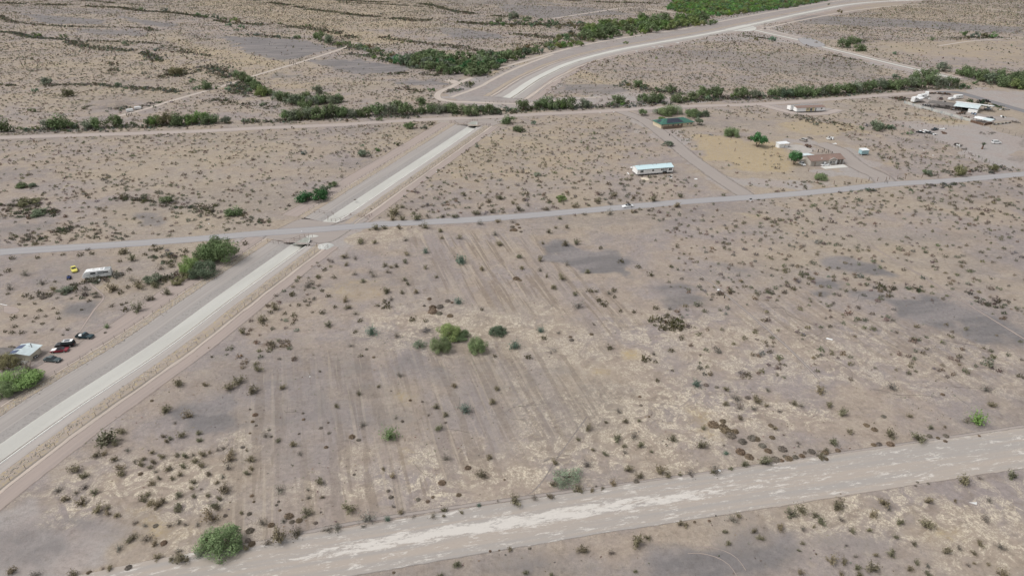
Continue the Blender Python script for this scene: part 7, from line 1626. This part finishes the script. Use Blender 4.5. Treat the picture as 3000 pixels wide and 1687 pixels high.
snake('dark line from the pale tree to the left', [(1500, 600), (1560, 570), (1640, 550), (1715, 535)], .045, 'BM')

# ---- culvert heads
def culvert(label, A, Dn, E, B, C, G, axis, depth=8.0):
    """A lip of the lining, Dn its toe, E crown of the opening, B/C headwall top, G near lip; the box runs back along the axis"""
    o0 = Vector((A.x, A.y, 0)); t = thing('culvert', label, 'culvert', o0); ax = Vector((axis[0], axis[1], 0)).normalized()
    q = lambda v: v - o0
    MB().slab([q(A), q(Dn), q(E), q(B)], .25).build('wing_wall', CONCD, t); MB().slab([q(B), q(E), q(C)], .25).build('headwall', CONCD, t)
    MB().slab([q(A) + Vector((0, 0, .08)), q(B) + Vector((0, 0, .08)), q(B) + ax * .35 + Vector((0, 0, .08)), q(A) + ax * .35 + Vector((-.3, 0, .08))], .2).build('coping', CONC, t)
    MB().slab([q(C), q(E), q(G) + Vector((.1, 0, 0)), q(G) + Vector((.5, .1, .5))], .2).build('wing_wall', CONC, t)
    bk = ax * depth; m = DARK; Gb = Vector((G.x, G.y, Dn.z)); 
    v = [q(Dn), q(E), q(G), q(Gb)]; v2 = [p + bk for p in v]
    MB().add(v + v2, [(0, 1, 5, 4), (1, 2, 6, 5), (2, 3, 7, 6), (3, 0, 4, 7), (4, 5, 6, 7)]).build('box_tunnel', m, t)  # tunnel faces coloured near-black: the shade of the opening is painted in
ax = normals(LIP_S)[-1]; axd = (-ax[1], ax[0])
culvert('near concrete culvert where the canal passes under the gravel road', P(858, 717, -.6), P(886, 720.5, -1.5), P(901, 712, -.06), P(893, 697, 1.2), P(910, 697, 1.2), P(899, 723, -.7), axd, 4.0)
culvert('far concrete culvert where the canal passes under the dirt road', P(1364, 367, -.6), P(1383, 373, -1.5), P(1394, 366, -.06), P(1386, 356, 1.2), P(1398, 356, 1.2), P(1397, 371, -.7), axd, 4.0)
# pale gravel mound beside the near culvert
c = P(953, 722); r_ = random.Random(3)
mb = MB(); rings = []
for q, z_ in ((1.0, 0), (.82, .25), (.5, .55), (.15, .7)): rings.append([(math.cos(a) * 3.0 * q * (1 + .12 * math.sin(a * 3)), math.sin(a) * 3.2 * q, z_) for a in [i * 6.2832 / 20 for i in range(20)]])
o = mb.loft(rings).build('gravel_mound', mat('white_gravel', (.55, .55, .52), .95, .12, 2.5)); o.location = (c.x, c.y, .02); tag(o, 'low mound of whitish grout spilled beside the near culvert', 'mound')
# far dirt mound by the desert track
for x, y, w_, h_, lb in ((320, 308, 16, 3.2, 'grey earth mound at the start of the far desert track'), (285, 318, 8, 1.6, 'smaller earth ridge left of the grey mound')):
    c = P(x, y); mb = MB(); rings = [[(math.cos(a) * w_ * q * (1 + .1 * math.sin(a * 4)), math.sin(a) * w_ * .5 * q, z_) for a in [i * 6.2832 / 24 for i in range(24)]] for q, z_ in ((1.0, 0), (.8, h_ * .4), (.5, h_ * .85), (.2, h_))]
    o = mb.loft(rings).build('earth_mound', EARTH); o.location = (c.x, c.y, 0); tag(o, lb, 'mound')

# ---- riprap along the canal shoulders
def riprap(line, o0, o1, n, seed, label, dens_seed):
    r = np.random.default_rng(seed); L = along(line); s = r.uniform(2, L[-1] - 2, n); off = r.normal((o0 + o1) / 2, abs(o1 - o0) / 4, n)
    k = (vnoise(s * .07, s * 0 + dens_seed, seed) > .30); s, off = s[k], off[k]; n = len(s)
    i = np.clip(np.searchsorted(L, s) - 1, 0, len(L) - 2); t_ = ((s - L[i]) / (L[i + 1] - L[i]))[:, None]
    c = line[i] * (1 - t_) + line[i + 1] * t_ + normals(line)[i] * off[:, None]
    base = np.array([[0, 0, .8], [1, 0, 0], [.2, 1, .1], [-1, .3, 0], [-.3, -1, .05], [.1, -.1, -.5]]); Fb = np.array([[0, 1, 2], [0, 2, 3], [0, 3, 4], [0, 4, 1], [5, 2, 1], [5, 3, 2], [5, 4, 3], [5, 1, 4]])
    sz = r.uniform(.07, .24, n); rot = r.uniform(0, 6.28, n); V = []
    cs, sn = np.cos(rot), np.sin(rot)
    q = base[None] * sz[:, None, None] * r.uniform(.7, 1.3, (n, 6, 1))
    V = np.stack([q[..., 0] * cs[:, None] - q[..., 1] * sn[:, None] + c[:, 0][:, None], q[..., 0] * sn[:, None] + q[..., 1] * cs[:, None] + c[:, 1][:, None], q[..., 2] + .08], -1).reshape(-1, 3)
    F_ = (Fb[None] + (np.arange(n) * 6)[:, None, None]).reshape(-1, 3)
    o = obj('riprap', np_mesh('riprap', V, F_, None, ROCK)); kind(o, 'stuff'); tag(o, label, 'rocks')
riprap(LIP_S, -17.0, -14.2, 3400, 1, 'band of loose tan riprap along the left shoulder of the near canal', 1)
riprap(LIP_S, 4.6, 7.0, 1500, 2, 'band of loose riprap along the right shoulder of the near canal', 4)
riprap(LIP_N, -16.6, -14.2, 1200, 3, 'scattered stones on the left shoulder of the far canal', 8)
riprap(LIP_N, 4.6, 6.8, 2200, 4, 'pale riprap on the right shoulder of the far canal', 3)

# plants near the landmarks that are more than scrub
for i, (x, y) in enumerate([(1310, 506), (1204, 520), (1088, 612), (1040, 585), (1300, 492)]): put_shrub(x - 150 if False else x, y, 7, 'd')
word_labels()
